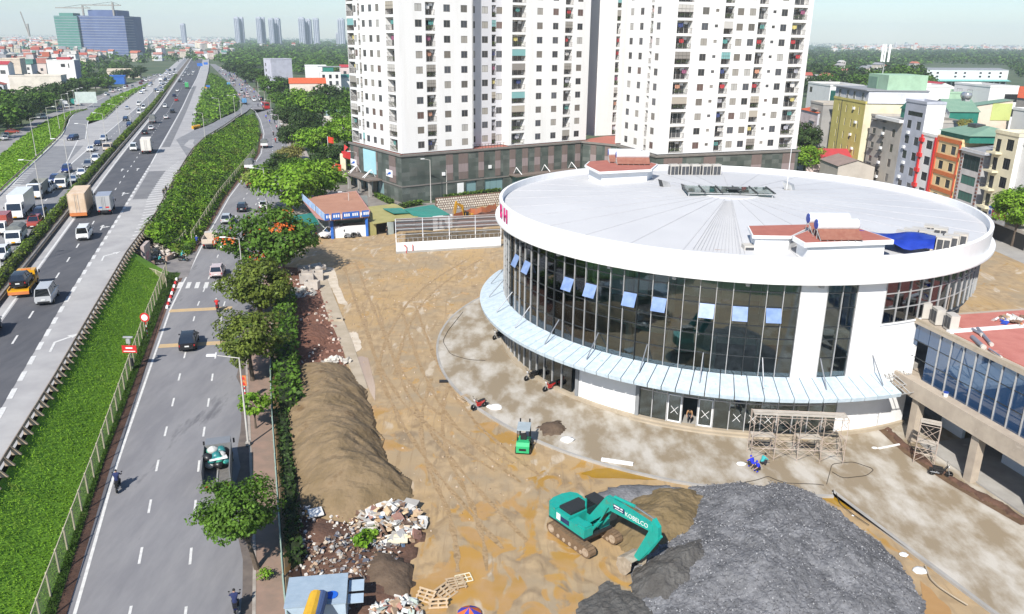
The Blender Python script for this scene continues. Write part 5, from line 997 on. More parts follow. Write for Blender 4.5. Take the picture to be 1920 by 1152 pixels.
for f in range(4):
 for x in (7.8, 2.6): NO('window_hood', BX(x - 1.1, x + 1.1, -.7, 0, 4.25 + 3.5 * f, 4.35 + 3.5 * f).mesh('window_hood', dark_st), t)
 NO('air_conditioner', BX(0, .9, -.4, 0, 0, .6).mesh('air_conditioner', white_p), t, (7.6, 0, 4.5 + 3.5 * f - 4.2 + 1.0))
NO('gable_hut', BX(9, 15, 3, 8, 16.0, 18.2).add([(8.6, 2.7, 18.1), (12, 2.7, 20), (15.4, 2.7, 18.1), (8.6, 8.3, 18.1), (12, 8.3, 20), (15.4, 8.3, 18.1)], [(0, 1, 4, 3), (1, 2, 5, 4), (0, 2, 1)]).mesh('gable_hut', green_d), t)
t = house('pale blue grey six floor house with dark barred windows', (90, 189.3, 0), RZX, 9.7, 4.2, 20.4, blu, grid_ops(10, (3.0, 7.4), 5, 1.0, 3.4, 2.0, 1.8) + [(1.5, 8.5, 17.4, 18.4)], sidem=wht, fm=frame_d, bars=3)
for f in range(4): NO('air_conditioner', BX(0, .9, -.4, 0, 0, .6).mesh('air_conditioner', white_p), t, (2 + f % 2, 0, 3.2 + 3.4 * f))
redp = mat('red_paint', (.6, .03, .03), (.5, .03, .03), scale=2, rough=.5)
t = house('white house with red trim ladder and palm pot', (90, 179.4, 0), RZX, 6.6, 15, 14.0, wht, grid_ops(7, (3.6,), 4, 1.0, 3.4, 2.6, 1.8), fm=frame_d, bars=3)
for f in range(4): NO('red_block', BX(-.3, 1.3, -.5, .05, 3.3 * f + 2.6, 3.3 * f + 3.4).mesh('red_block', redp), t)
NO('red_post', BX(.1, .6, -.35, 0, 0, 14).mesh('red_post', redp), t); NO('red_post', BX(6.1, 6.7, -.35, 0, 0, 14).mesh('red_post', redp), t)
t = house('orange and cream house with paired windows', (90, 172.4, 0), RZX, 9.2, 15, 14.2, org, grid_ops(9.2, (2.6, 6.6), 4, 1.1, 3.4, 1.8, 1.7), fm=frame_d, bars=2)
for f in range(5): NO('orange_band', BX(-.15, 9.35, -.18, 0, 3.4 * f + .0, 3.4 * f + .8).mesh('orange_band', mat('orange_band', (.55, .16, .05), scale=1)), t)
for x in (0, 9.0): NO('orange_post', BX(x - .15, x + .35, -.2, 0, 0, 14.2).mesh('orange_post', mat('orange_post', (.6, .12, .05), scale=1)), t)
NO('roof_shelter', BX(-.5, 11, .5, 12, 14.2, 15.6).mesh('roof_shelter', green_d), t); NO('shelter_roof', B().add([(-.9, 0, 15.6), (11.4, 0, 15.6), (8, 6, 17.2), (2, 6, 17.2), (-.9, 12.4, 15.6), (11.4, 12.4, 15.6)], [(0, 1, 2, 3), (3, 2, 5, 4), (0, 3, 4), (1, 5, 2)]).mesh('shelter_roof', green_m), t); NO('roof_hatch', BX(3, 6, 4, 6, 16.7, 17.4).mesh('roof_hatch', dark_st), t)
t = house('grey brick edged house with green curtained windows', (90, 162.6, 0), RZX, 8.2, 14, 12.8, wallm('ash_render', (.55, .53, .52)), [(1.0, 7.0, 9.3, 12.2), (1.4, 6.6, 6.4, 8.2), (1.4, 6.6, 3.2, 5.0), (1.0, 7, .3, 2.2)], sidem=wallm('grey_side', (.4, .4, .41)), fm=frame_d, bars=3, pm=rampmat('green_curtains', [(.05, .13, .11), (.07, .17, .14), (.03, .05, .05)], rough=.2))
NO('roof_cap', B().add([(-.6, -.5, 12.8), (9, -.5, 12.8), (6, 6, 14.6), (-.6, 8, 14.0), (9, 10, 13.6)], [(0, 1, 2), (0, 2, 3), (1, 4, 2), (2, 4, 3)]).mesh('roof_cap', grey_r), t)
for k in range(14):
 for x in (.35, 7.4): NO('brick_quoin', MESH.setdefault('bq', BX(0, .55, -.1, 0, 0, .42).mesh('brick_quoin', mat('quoin_brick', (.2, .09, .07), scale=2))), t, (x, 0, 2.4 + .72 * k))
t = house('cream house with long stacked balconies', (90, 152.2, 0), RZX, 7.2, 16, 17.4, crm, grid_ops(7, (5.0,), 5, 1.0, 3.4, 2.2, 2.0) + [(.7, 2.2, 3.4 * f + .4, 3.4 * f + 2.7, 1.0) for f in range(5)], sidem=wht, fm=frame_d, bars=2)
for f in range(5): NO('balcony_slab', BX(-.2, 3.0, -1.1, 0, 3.4 * f + .05, 3.4 * f + .35).mesh('balcony_slab', crm), t); NO('balcony_rail', BX(-.2, 3, -1.1, -1.04, 3.4 * f + 1.1, 3.4 * f + 1.16).box2(-.2, 3, -1.1, -1.06, 3.4 * f + .5, 3.4 * f + .54).mesh('balcony_rail', rail_m), t)
house('plain white gable-less house beside the cream balconies', (91, 144.9, 0), RZX, 16, 14, 16, wht, [], roof='flat')
def row2(label, X, pxl, pxr, pyt, d, wm, h=None, **k):
 y0, z0 = plane_x(pxl, pyt, X); y1, z1 = plane_x(pxr, pyt, X); return house(label, (X, y0, 0), RZX, y0 - y1, d, h or (z0 + z1) / 2, wm, **k), y0 - y1, (z0 + z1) / 2
t, w_, h_ = row2('white gabled house with green sheet side and roof terrace', 104, 1741, 1782, 206, 7, wht, roof='gable', rm=green_m, sidem=green_d, front=(), rh=2.6)
NO('terrace_rail', BX(-3, w_, -3, -2.94, h_ - 4.2, h_ - 4.1).box2(-3, w_, -3, 0, h_ - 5.4, h_ - 5.2).mesh('terrace_rail', rail_m), t); window(t, T_, 0, w_ * .5, w_ * .5 + 1.6, h_ - 3.6, h_ - .6, -.05, frame_d, pane_d); NO('window_hood', BX(w_ * .3, w_ * .85, -1.4, 0, h_ - .4, h_ - .25).mesh('window_hood', grey_r), t)
t, w_, h_ = row2('tall blank beige house with lime green top panel', 118, 1812, 1832, 197, 9, bei, roof='shed', rm=green_m, sidem=bei, rh=1.5)
NO('lime_panel', BX(w_ - .02, w_ + .12, 4, 9, h_ - 3.6, h_ + .6).mesh('lime_panel', lim), t)
t, w_, h_ = row2('white cube house with two dark upper windows', 150, 1790, 1858, 160, 9, wht, roof='flat', front=()); [window(t, T_, 0, x, x + 3.2, h_ - 6.5, h_ - 1.5, .02, frame_d, pane_d) for x in (w_ * .1, w_ * .4)]
for z_ in (h_ - 4.5, h_ - 9): window(t, lambda x, y, z: (w_ + .06, x + 2, z), math.pi / 2, 3, 7, z_, z_ + 2.4, .02, frame_d, pane_d)
row2('white house with red sheet roof behind the yellow house', 190, 1688, 1742, 162, 14, wht, roof='ridge', rm=red_s, rh=2.5, front=()); row2('low white house with barred strip windows beside the grey cornice', 120, 1672, 1706, 178, 12, wht, h=20.5, front=[(1, 5, 17, 19), (6, 10, 17, 19)], roof='flat')
row2('pale green house behind the white gable', 140, 1720, 1762, 172, 12, grn_l, front=[(2, 5, 13, 15), (8, 11, 13, 15)], roof='flat'); row2('white house with slanted parapet behind pink house', 112, 1513, 1555, 178, 12, wht, h=18.2, roof='flat', front=[(2, 5, 15, 17)]); row2('dark green metal clad roof room behind the grey house', 108, 1556, 1576, 184, 8, green_d, h=17.4, roof='flat', parapet=0)
row2('long low house with orange tiled roof', 170, 1868, 1940, 182, 16, gry2, roof='ridge', rm=orange_t, rh=3, front=()); row2('white house with water tank behind cream house', 125, 1900, 1945, 208, 18, wht, roof='flat', front=[(4, 7, 11, 13)])
for i, (x, y, z, lb) in enumerate(((100, 183, 20.9, 'blue grey house'), (128, 146, 19.2, 'white rear house'), (126, 140, 18.6, 'tank house'))):
 t = thing('water_tank', 'horizontal steel water tank on the roof of the ' + lb, 'water tank', (x, y, z)); NO('drum', B().lathe([(.3, -1.3), (.75, -1.1), (.75, 1.1), (.3, 1.3)], 14, 0, 0, 1.2, 'y').mesh('drum', tank_m, True), t); NO('stand', BX(-.5, .5, -.9, -.8, 0, .6).box2(-.5, .5, .8, .9, 0, .6).mesh('stand', steel_g), t)
t = thing('corner_shop', 'small corner garage shop with red and white sign', 'shop', (84.5, 142, 0), RZX); NO('wall', BX(0, 12, 1.5, 9, 0, 3.2).mesh('wall', gry2), t); NO('shop_opening', BX(1.5, 11, 1.42, 1.5, 0, 2.6).mesh('shop_opening', dark_in), t)
sg = NO('sign_board', BX(.2, 5.6, .7, .85, 3.0, 5.2).mesh('sign_board', white_p), t); NO('red_field', BX(1.5, 5.5, .64, .7, 4.0, 5.1).mesh('red_field', redp), sg); NO('badge', B().lathe([(.42, 0), (.42, .05)], 14, .8, .68, 4.5, 'y').mesh('badge', blue_s), sg)
o = NO('sign_word', text_mesh('CAUSER.I', .8, white_p, 'sign_word', .01), sg, (3.5, .62, 4.55)); o.rotation_euler = (math.pi / 2, 0, 0); NO('sign_marks', BX(1.6, 2.0, .66, .7, 3.4, 3.8).box2(2.1, 2.6, .66, .7, 3.4, 3.8).box2(2.7, 3.2, .66, .7, 3.4, 3.8).mesh('sign_marks', dark_st), sg); NO('red_pillar', BX(.4, 1.2, .8, 1.4, .0, 3.0).mesh('red_pillar', redp), t); NO('blue_awning', BX(0, 4, .8, 2.5, 5.2, 5.5).mesh('blue_awning', blue_s), t)
house('low red gabled house with dusty metal roof', (78, 214, 0), 0, 14, 9, 3.6, pnk, roof='ridge', rm=red_s, sidem=gry2, rh=2.2); house('low dusty brown roofed shed below the yellow house', (80, 198, 0), 0, 9, 12, 4.2, gry2, roof='gable', rm=mat('dusty_sheet', (.3, .22, .19), (.24, .18, .16), scale=.5), rh=1.4)
FY = G(1780, 162)
t = house('long white factory with green awning and paired windows', (FY[0] - 52, FY[1] - 14, 0), RD(9), 100, 24, 13, wallm('factory_white', (.72, .74, .74), .92), [(x, x + 2.2, z, z + 1.5) for x in (12, 20, 30, 36, 52, 60, 74, 82, 92) for z in (7, 9.8)], roof='ridge', rm=grey_r, name='factory', cat='factory', rh=1.2, fm=frame_d)
NO('awning', B().add([(0, -.2, 5.6), (100, -.2, 5.6), (100, -5, 4.4), (0, -5, 4.4)], [(0, 1, 2, 3)]).mesh('awning', mat('aqua_awning', (.16, .42, .38), (.2, .48, .44), scale=.3)), t)
for k in range(18): NO('loading_bay', MESH.setdefault('lb', BX(0, 3.6, -.3, 0, .2, 3.6).mesh('loading_bay', dark_in)), t, (3 + 5.4 * k, 0, 0))
far_w = rampmat('far_house_walls', [(.72, .7, .67), (.62, .55, .45), (.55, .52, .5), (.7, .62, .5), (.74, .73, .72), (.5, .45, .42), (.65, .55, .5), (.6, .62, .66)], rough=.85, noise=.15)
far_r = rampmat('far_house_roofs', [(.42, .1, .07), (.5, .16, .1), (.4, .38, .37), (.3, .3, .32), (.1, .24, .2), (.45, .2, .16), (.6, .58, .55)], rough=.8, noise=.2)
HS = []
for v in range(5):
 r = random.Random(v); w, d, h = r.uniform(5, 8), r.uniform(9, 13), (6, 9, 11, 7.5, 13)[v]; fl = int(h / 3)
 ops = grid_ops(w, (w * .3, w * .7), fl, .9, 3.0, 1.3, 1.5); b = B(); facade(b, w, 0, h, ops, .3); facade(b, d, 0, h, [], .3, (0, d), -math.pi / 2); so_ = grid_ops(d, (d * .35, d * .7), fl, .9, 3, 1.0, 1.3) if v % 2 else []; facade(b, d, 0, h, so_, .3, (w, 0), math.pi / 2); b.quad((0, d, 0), (w, d, 0), (w, d, h), (0, d, h)); wme = b.mesh('wall', far_w, fixn=False)
 b = B()
 for o in ops: b.quad((o[0], .15, o[2]), (o[1], .15, o[2]), (o[1], .15, o[3]), (o[0], .15, o[3]))
 for o in so_: b.quad((w - .15, o[0], o[2]), (w - .15, o[1], o[2]), (w - .15, o[1], o[3]), (w - .15, o[0], o[3]))
 pme = b.mesh('window_panes', frame_d); b = B()
 if v in (0, 3): b.add([(-.4, -.4, h), (w + .4, -.4, h), (w + .4, d / 2, h + 2), (-.4, d / 2, h + 2), (-.4, d + .4, h), (w + .4, d + .4, h)], [(0, 1, 2, 3), (3, 2, 5, 4)])
 elif v == 1: b.add([(-.4, -.4, h), (w / 2, -.4, h + 1.8), (w + .4, -.4, h), (-.4, d, h), (w / 2, d, h + 1.8), (w + .4, d, h)], [(0, 1, 4, 3), (1, 2, 5, 4), (0, 2, 1), (3, 4, 5)])
 else: b.box2(-.2, w + .2, -.2, d, h, h + .3).box2(w * .3, w, d * .4, d, h + .3, h + 2.6)
 HS.append((wme, pme, b.mesh('roof', far_r), w, d))
def far_house(x, y, rz, v, label, group, s=1.0, parts=True):
 t = thing('far_house', label, 'house', (x, y, -.05), rz, group); t.scale = (s, s, s)
 NO('wall', HS[v][0], t); NO('roof', HS[v][2], t)
 if parts: NO('window_panes', HS[v][1], t)
def clear_of(x, y):
 """keep houses off the roads"""
 s = (x - HM[0]) * HD[0] + (y - HM[1]) * HD[1]; o = (x - HM[0]) * HN[0] + (y - HM[1]) * HN[1]
 if y > 1050: return True
 return not (-44 < o < 30) and not (slx(y) - 8 < x < srx(y) + 12)
cnt = 0; tries = 0
while cnt < 215 and tries < 4000:
 tries += 1; px = rnd.uniform(-30, 300); py = rnd.choice((rnd.uniform(84, 125), rnd.uniform(95, 160), rnd.uniform(110, 190))); g_ = G(px, py)
 lim_ = 190 - max(0, px) * .38
 if py > lim_ or not clear_of(g_[0] + 5, g_[1] + 5): continue
 far_house(g_[0], g_[1], rnd.choice((.35, .35 + math.pi / 2, .2)), rnd.randrange(5), 'small house in the dense town left of the expressway', 'town houses left of the expressway', rnd.uniform(.9, 1.3), g_[1] < 900); cnt += 1
for k in range(75):
 px = rnd.uniform(240, 660) if k % 4 == 0 else rnd.uniform(250, 440); py = rnd.uniform(80, 118) if px < 430 else rnd.uniform(84, 92); g_ = G(px, py)
 if clear_of(g_[0] + 5, g_[1] + 5): far_house(g_[0], g_[1], rnd.uniform(0, .6), rnd.choice((0, 3, 1, 0)), 'distant red roofed house at the end of the expressway', 'distant houses beyond the expressway', rnd.uniform(1, 1.6), False)
for k in range(60):
 px = rnd.uniform(1640, 1940); py = rnd.uniform(88, 97); g_ = G(px, py); far_house(g_[0], g_[1], rnd.uniform(-.6, .3), rnd.choice((0, 3, 1, 4)), 'distant red and white village house beyond the right hand trees', 'distant village houses on the right', rnd.uniform(1.6, 2.6), False)
for k in range(18):
 px = rnd.uniform(1505, 1720); py = rnd.uniform(128, 172); g_ = G(px, py); far_house(g_[0], g_[1], rnd.uniform(-.3, .3), rnd.choice((0, 3, 1)), 'low roofed house among the trees beyond the yellow house', 'houses among the trees on the right', 1.1)
def spot(label, px, py, rz, w, d, h, wm, **k): g_ = G(px, py); return house(label, (g_[0], g_[1], 0), rz, w, d, h, wm, **k)
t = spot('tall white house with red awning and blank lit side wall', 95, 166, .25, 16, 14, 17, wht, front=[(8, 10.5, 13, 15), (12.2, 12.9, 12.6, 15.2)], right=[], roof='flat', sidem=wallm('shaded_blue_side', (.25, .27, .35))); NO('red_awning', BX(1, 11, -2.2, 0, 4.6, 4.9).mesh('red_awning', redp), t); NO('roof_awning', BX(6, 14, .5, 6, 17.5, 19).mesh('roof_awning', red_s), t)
spot('wide cream house with long blank parapet wall', 22, 182, .25, 26, 12, 11, wallm('pale_cream', (.68, .62, .54)), roof='flat', front=()); spot('beige house beside a red roofed white house', 4, 176, .3, 12, 12, 19, bei, roof='flat', front=[(2, 4, 12, 14)])
spot('white house with red gabled roof at the picture edge', -14, 182, .3, 10, 12, 17, wht, roof='ridge', rm=red_s, front=[(6, 8.5, 12, 14)]); spot('blue sheeted market shelter beside the left road', 205, 158, .3, 10, 8, 5, blue_s, roof='shed', rm=blue_s, front=(), rh=.8); spot('open roofed market hall beside the left road', 140, 166, .3, 20, 12, 5, gry, roof='shed', rm=grey_r, front=[(1, 18, .5, 4)], rh=1.2); spot('long low beige roofed hall among the left trees', 202, 146, .3, 24, 10, 5, bei, roof='ridge', rm=mat('dusty_beige_roof', (.5, .43, .33), scale=.2), rh=2)
t = spot('tall lavender grey house with blue roof edge', 512, 170, RD(38), 14, 12, 19, wallm('lavender_grey', (.48, .48, .55)), left=[(2, 4, 3.4 * f + 1, 3.4 * f + 3) for f in range(5)], roof='flat', front=(), fm=frame_l)
t = spot('cream house with bright orange red tiled roof', 545, 190, RD(15), 19, 12, 9.2, wallm('cream_pink', (.7, .6, .52)), roof='ridge', rm=orange_t, front=[(12, 13, 5.5, 7.5)], rh=2.6)
t = spot('white villa with three windows and green top canopy', 602, 180, RD(15), 12, 10, 13, wht, front=grid_ops(12, (2.2, 6, 9.8), 2, 1, 3.6, 1.6, 2.2, 5.2), roof='flat', fm=frame_d); NO('green_canopy', BX(2, 8, .5, 9, 13.6, 16.2).mesh('green_canopy', green_d), t); NO('canopy_top', BX(-.5, 12.5, .2, 9.5, 16.2, 16.5).mesh('canopy_top', grey_r), t)
spot('white house behind the orange roof with dark green roof terrace', 575, 172, RD(15), 13, 10, 15.5, wht, roof='flat', front=(), rm=green_d); spot('pink roofed house beside the tower foot', 640, 165, RD(15), 14, 10, 13.5, pnk, roof='ridge', rm=red_s, front=[(2, 4, 9, 11)]); spot('teal roofed white house near the tower foot', 640, 178, RD(15), 9, 8, 10, wht, roof='shed', rm=green_d, front=[(3, 5.5, 1, 4)])
t = spot('ornate orange temple gate roof among the trees', 605, 207, RD(15), 9, 4, 3.4, wallm('temple_ochre', (.62, .42, .22)), roof='gable', rm=mat('temple_tile', (.6, .26, .06), (.5, .2, .05), scale=1), front=(), rh=1.6)
spot('grey metal hall roof among the road side trees', 615, 250, RD(25), 14, 8, 4.2, wallm('pale_hall', (.6, .58, .55)), roof='ridge', rm=mat('pale_hall_roof', (.62, .56, .5), scale=.3), front=(), rh=1.5)
spot('green roofed kiosk beside the road side trees', 618, 232, RD(25), 8, 6, 4.5, mat('kiosk_blue', (.4, .55, .62), scale=1), roof='shed', rm=green_m, front=(), rh=.8)
t = thing('welcome_gate', 'red banner gate on cream pillars beside the podium', 'gate', (0, 0, 0)); a, c = G(646, 338), G(668, 346)
for p in (a, c): BC(p[0], p[1], 3.2, 1.3, 1.3, 6.4).build('pillar', crm, t)
vert_panel(a, c, 5.6, 7.0, redp, 'banner_beam', t, .7); [B().add([(a[0] + (c[0] - a[0]) * f, a[1] + (c[1] - a[1]) * f, 7), (a[0] + (c[0] - a[0]) * f + .9, a[1], 7.9), (a[0] + (c[0] - a[0]) * f, a[1], 8.6)], [(0, 1, 2)]).build('flag', redp, t) for f in (.1, .5, .9)]
for i, p in enumerate(((623, 345), (630, 346), (618, 322))):
 g_ = G(*p); t = thing('flag_pole', ('low red flags on a short pole beside the trees', 'low red flags on a short pole beside the trees', 'tall pole with red flag behind the ticket office')[i], 'flag pole', g_, 0, 'flag poles near the ticket office' if i < 2 else None); H_ = (5, 5, 9)[i]; NO('pole', BT((0, 0, 0), (0, 0, H_), .06).mesh('pole', white_p), t); NO('flag', B().grid([[(x * .3, .12 * math.sin(x * 1.3), H_ - 1.6 + z * .5 - .05 * x) for z in range(4)] for x in range(6)]).mesh('flag', mat('flag_red', (.62, .05, .02), scale=2)), t)
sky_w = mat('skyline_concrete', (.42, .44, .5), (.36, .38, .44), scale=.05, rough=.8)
def sky_tower(px0, px1, pyt, D, label, group, m_=None):
 a = ray(px0, 72); c = ray(px1, 72); k = D / a[1]; x0, x1 = a[0] * k, c[0] * D / c[1]; d = ray((px0 + px1) / 2, pyt); zt = HC + d[2] * D / d[1]; t = thing('skyline_tower', label, 'tower', (x0, D, 0), 0, group); w = x1 - x0
 NO('wall', BX(0, w, 0, w * .8, 0, zt).box2(w * .2, w * .8, w * .1, w * .7, zt, zt + w * .12).mesh('wall', m_ or sky_w), t); n_ = max(3, int(w / 9))
 for i in range(0 if m_ else n_): NO('window_strip', BX(w * (i + .3) / n_, w * (i + .75) / n_, -.6, .1, 6, zt - 4).mesh('window_strip', mat('skyline_glass', (.16, .19, .25), scale=.1, rough=.3)), t)
 for i in range(15 if m_ else 0): NO('floor_band', BX(-.2, w + .2, -.5, w * .4, zt * (i + .5) / 15, zt * (i + .62) / 15).mesh('floor_band', sky_w), t)
 return t
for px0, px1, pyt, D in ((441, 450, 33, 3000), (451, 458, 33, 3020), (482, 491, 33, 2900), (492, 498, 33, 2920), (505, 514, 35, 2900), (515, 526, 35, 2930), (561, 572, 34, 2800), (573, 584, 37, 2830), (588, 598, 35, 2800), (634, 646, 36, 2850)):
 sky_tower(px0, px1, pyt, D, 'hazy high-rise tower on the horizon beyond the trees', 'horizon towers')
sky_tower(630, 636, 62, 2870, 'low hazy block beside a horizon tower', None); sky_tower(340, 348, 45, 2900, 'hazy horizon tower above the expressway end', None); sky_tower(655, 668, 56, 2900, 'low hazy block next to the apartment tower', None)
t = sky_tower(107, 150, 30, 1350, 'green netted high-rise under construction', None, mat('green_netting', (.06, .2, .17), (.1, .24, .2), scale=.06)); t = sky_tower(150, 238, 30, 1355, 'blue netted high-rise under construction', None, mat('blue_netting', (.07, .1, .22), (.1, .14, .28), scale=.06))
for i, (px, py, base, D, j0, j1) in enumerate(((157, 10, 30, 1360, 103, 168), (214, 5, 30, 1360, 155, 226), (54, 45, 60, 1500, 42, 55))):
 d = ray(px, base); x = d[0] * D / d[1]; zb = HC + d[2] * D / d[1] - 8; d2 = ray(px, py); zt = HC + d2[2] * D / d2[1]; t = thing('tower_crane', ('tower crane above the green netted high-rise', 'tower crane above the blue netted high-rise', 'slanting crane jib over the left town')[i], 'crane', (x, D, 0)); NO('mast', BX(-1.2, 1.2, -1.2, 1.2, max(0, zb), zt).mesh('mast', mat('crane_grey', (.3, .28, .26), scale=1)), t)
 xa, xb = [ray(q, py)[0] * D / ray(q, py)[1] - x for q in (j0, j1)]
 if i < 2: NO('jib', BX(xa, xb, -.8, .8, zt - 5, zt - 3.4).mesh('jib', mat('crane_grey', (.3, .28, .26))), t); NO('tie', BT((0, 0, zt + 1), (xa * .7, 0, zt - 3.5), .25).tube((0, 0, zt + 1), (xb * .8, 0, zt - 3.5), .25).mesh('tie', dark_st), t)
 else: NO('jib', BT((0, 0, zb), (xa, 0, zt + 20), 1.0).mesh('jib', mat('crane_grey', (.3, .28, .26))), t)
tag(sheet('sandbank', [G(*p) for p in ((1600, 101), (1640, 93), (1660, 92), (1720, 112), (1690, 114), (1640, 108))], .1, mat('sandbank', (.42, .36, .28), (.35, .33, .22), scale=.02)), kind='structure'); tag(sheet('river', [G(*p) for p in ((1560, 93), (1660, 91), (1655, 94), (1570, 97))], .15, mat('river_water', (.3, .36, .4), scale=.01, rough=.15)), kind='structure')
car_glass = glassmat('car_glass', see=False, dark=(.012, .015, .018), refl=.7); lamp_r = mat('tail_lamp', (.4, .02, .02), scale=5, rough=.3); lamp_w = mat('head_lamp', (.7, .7, .7), scale=5, rough=.15); rim_m = mat('wheel_rim', (.45, .45, .46), scale=5, rough=.35, metal=.6); plate_m = mat('number_plate', (.75, .75, .72), scale=5); trim_b = mat('black_trim', (.02, .02, .022), scale=5, rough=.5)
PAINT = {k: mat('paint_' + k, v, tuple(q * .93 for q in v), scale=1.5, rough=.22, spec=.6) for k, v in dict(white=(.78, .78, .77), silver=(.48, .49, .5), grey=(.22, .23, .24), black=(.015, .015, .017), blue=(.012, .03, .16), navy=(.012, .016, .06), red=(.42, .02, .02), maroon=(.13, .02, .02), beige=(.62, .52, .42), yellow=(.72, .36, .01), orange=(.62, .2, .06), green=(.05, .4, .12), rose=(.6, .48, .47), brick=(.35, .06, .04), teal=(.02, .3, .27), skyblue=(.1, .3, .55)).items()}
CARS = dict(sedan=dict(L=4.5, W=1.76, H=1.44, st=[(-1, .62, .42, .78), (-.86, .93, .3, .95), (-.5, 1, .25, .98), (.1, 1, .25, .95), (.62, .97, .25, .88), (.9, .9, .3, .74), (1, .66, .42, .6)], cab=(-.72, .42, -.42, .1, .93)),
   suv=dict(L=4.6, W=1.86, H=1.72, st=[(-1, .7, .45, 1.0), (-.92, .95, .35, 1.1), (-.5, 1, .3, 1.12), (.1, 1, .3, 1.08), (.6, .98, .3, 1.02), (.9, .92, .38, .92), (1, .7, .5, .75)], cab=(-.95, .42, -.84, .12, 1.06)),
   van=dict(L=4.9, W=1.9, H=2.05, st=[(-1, .85, .4, 1.15), (-.95, .97, .32, 1.2), (-.4, 1, .3, 1.2), (.3, 1, .3, 1.18), (.72, .98, .3, 1.08), (.93, .92, .38, .92), (1, .75, .48, .78)], cab=(-.99, .72, -.95, .42, 1.14)))
CM = {}
def wheel_meshes(r=.33, w=.22):
 k = ('wheel', r, w)
 if k not in CM: CM[k] = (B().lathe([(r * .6, -w / 2), (r * .95, -w / 2), (r, -w / 3), (r, w / 3), (r * .95, w / 2), (r * .6, w / 2)], 16, 0, 0, 0, 'x').mesh('wheel', rubber, True), B().lathe([(r * .62, -w / 2 - .005), (r * .5, -w / 2 + .02), (.02, -w / 2 + .03)], 12, 0, 0, 0, 'x').lathe([(.02, w / 2 - .03), (r * .5, w / 2 - .02), (r * .62, w / 2 + .005)], 12, 0, 0, 0, 'x').mesh('rim', rim_m))
 return CM[k]
def car_parts(kind):
 if kind in CM: return CM[kind]
 c = CARS[kind]; hl, hw, H = c['L'] / 2, c['W'] / 2, c['H']; rings = []
 for y, w, zb, zt in c['st']:
  w *= hw; rings.append([(-w * .9, y * hl, zb), (-w, y * hl, zb + .25), (-w * .95, y * hl, zt - .06), (-w * .86, y * hl, zt), (w * .86, y * hl, zt), (w * .95, y * hl, zt - .06), (w, y * hl, zb + .25), (w * .9, y * hl, zb)])
 body = B()
 for a, b_ in zip(rings[:-1], rings[1:]):
  body.add(a + b_, [(i, i + 1, 9 + i, 8 + i) for i in range(7)] + [(7, 0, 8, 15)])
 body.add(rings[0], [tuple(range(8))]); body.add(rings[-1], [tuple(range(7, -1, -1))])
 b0, b1, r0, r1, zb = c['cab']; wb, wt = hw * .88, hw * .7; y0, y1, y2, y3 = b0 * hl, b1 * hl, r0 * hl, r1 * hl
 Bq = [(-wb, y0, zb), (wb, y0, zb), (wb, y1, zb - .02), (-wb, y1, zb - .02)]; R_ = [(-wt, y2, H - .02), (wt, y2, H - .02), (wt, y3, H - .03), (-wt, y3, H - .03)]
 body.add(R_ + [(-wt * .8, (y2 + y3) / 2 - .3, H), (wt * .8, (y2 + y3) / 2 - .3, H), (wt * .8, (y2 + y3) / 2 + .3, H), (-wt * .8, (y2 + y3) / 2 + .3, H)], [(0, 1, 5, 4), (1, 2, 6, 5), (2, 3, 7, 6), (3, 0, 4, 7), (4, 5, 6, 7)])
 for i in range(4): body.tube(Bq[i], R_[i], .06, n=4)
 for s in (-1, 1): mb = (s * wb, (y0 * .52 + y1 * .48), zb); mt = (s * wt, (y2 + y3) / 2, H - .02); body.tube(mb, mt, .045, n=4); body.box(s * (hw + .08), y1 - .15, zb + .05, .16, .1, .13)
 def glass_(i, j, nm): return B().quad(Bq[i], Bq[j], R_[j], R_[i]).mesh(nm, car_glass)
 d = dict(body=body.mesh('body', PAINT['white']), windshield=glass_(2, 3, 'windshield'), rear_window=glass_(0, 1, 'rear_window'), side=[glass_(1, 2, 'side_window'), glass_(3, 0, 'side_window')])
 zl = c['st'][0][3] - .2; zf = c['st'][-1][3] - .08
 d['tail'] = BC(0, 0, 0, .3, .1, .2).mesh('tail_light', lamp_r); d['head'] = BC(0, 0, 0, .36, .14, .16).mesh('headlight', lamp_w); d['plate'] = BC(0, 0, 0, .45, .03, .14).mesh('number_plate', plate_m); d['bump'] = BC(0, -hl + .02, .48, hw * 1.3, .12, .16).box(0, hl - .02, .46, hw * 1.2, .12, .18).mesh('bumper', trim_b)
 d['pos'] = (hl, hw, zl, zf); CM[kind] = d; return d
def car(kind, colour, loc, rz, label, group=None, far=False, name='car', cat='car'):
 d = car_parts(kind); hl, hw, zl, zf = d['pos']; t = thing(name, label, cat, loc, rz, group)
 o = NO('body', d['body'], t); o.material_slots[0].link = 'OBJECT'; o.material_slots[0].material = PAINT[colour]
 NO('windshield', d['windshield'], t); NO('rear_window', d['rear_window'], t)
 for m_ in d['side']: NO('side_window', m_, t)
 wm, rm_ = wheel_meshes()
 for x in (-1, 1):
  for y in (-.6, .62):
   w = NO('wheel', wm, t, (x * (hw - .1), y * hl, .33))
   if not far: NO('rim', rm_, w)
  if not far: NO('tail_light', d['tail'], t, (x * (hw * .72), -hl * .955, zl)); NO('headlight', d['head'], t, (x * hw * .68, hl * .94, zf))
 if not far: NO('number_plate', d['plate'], t, (0, -hl - .03, .75)); NO('number_plate', d['plate'], t, (0, hl + .05, .5)); NO('bumper', d['bump'], t)
 return t
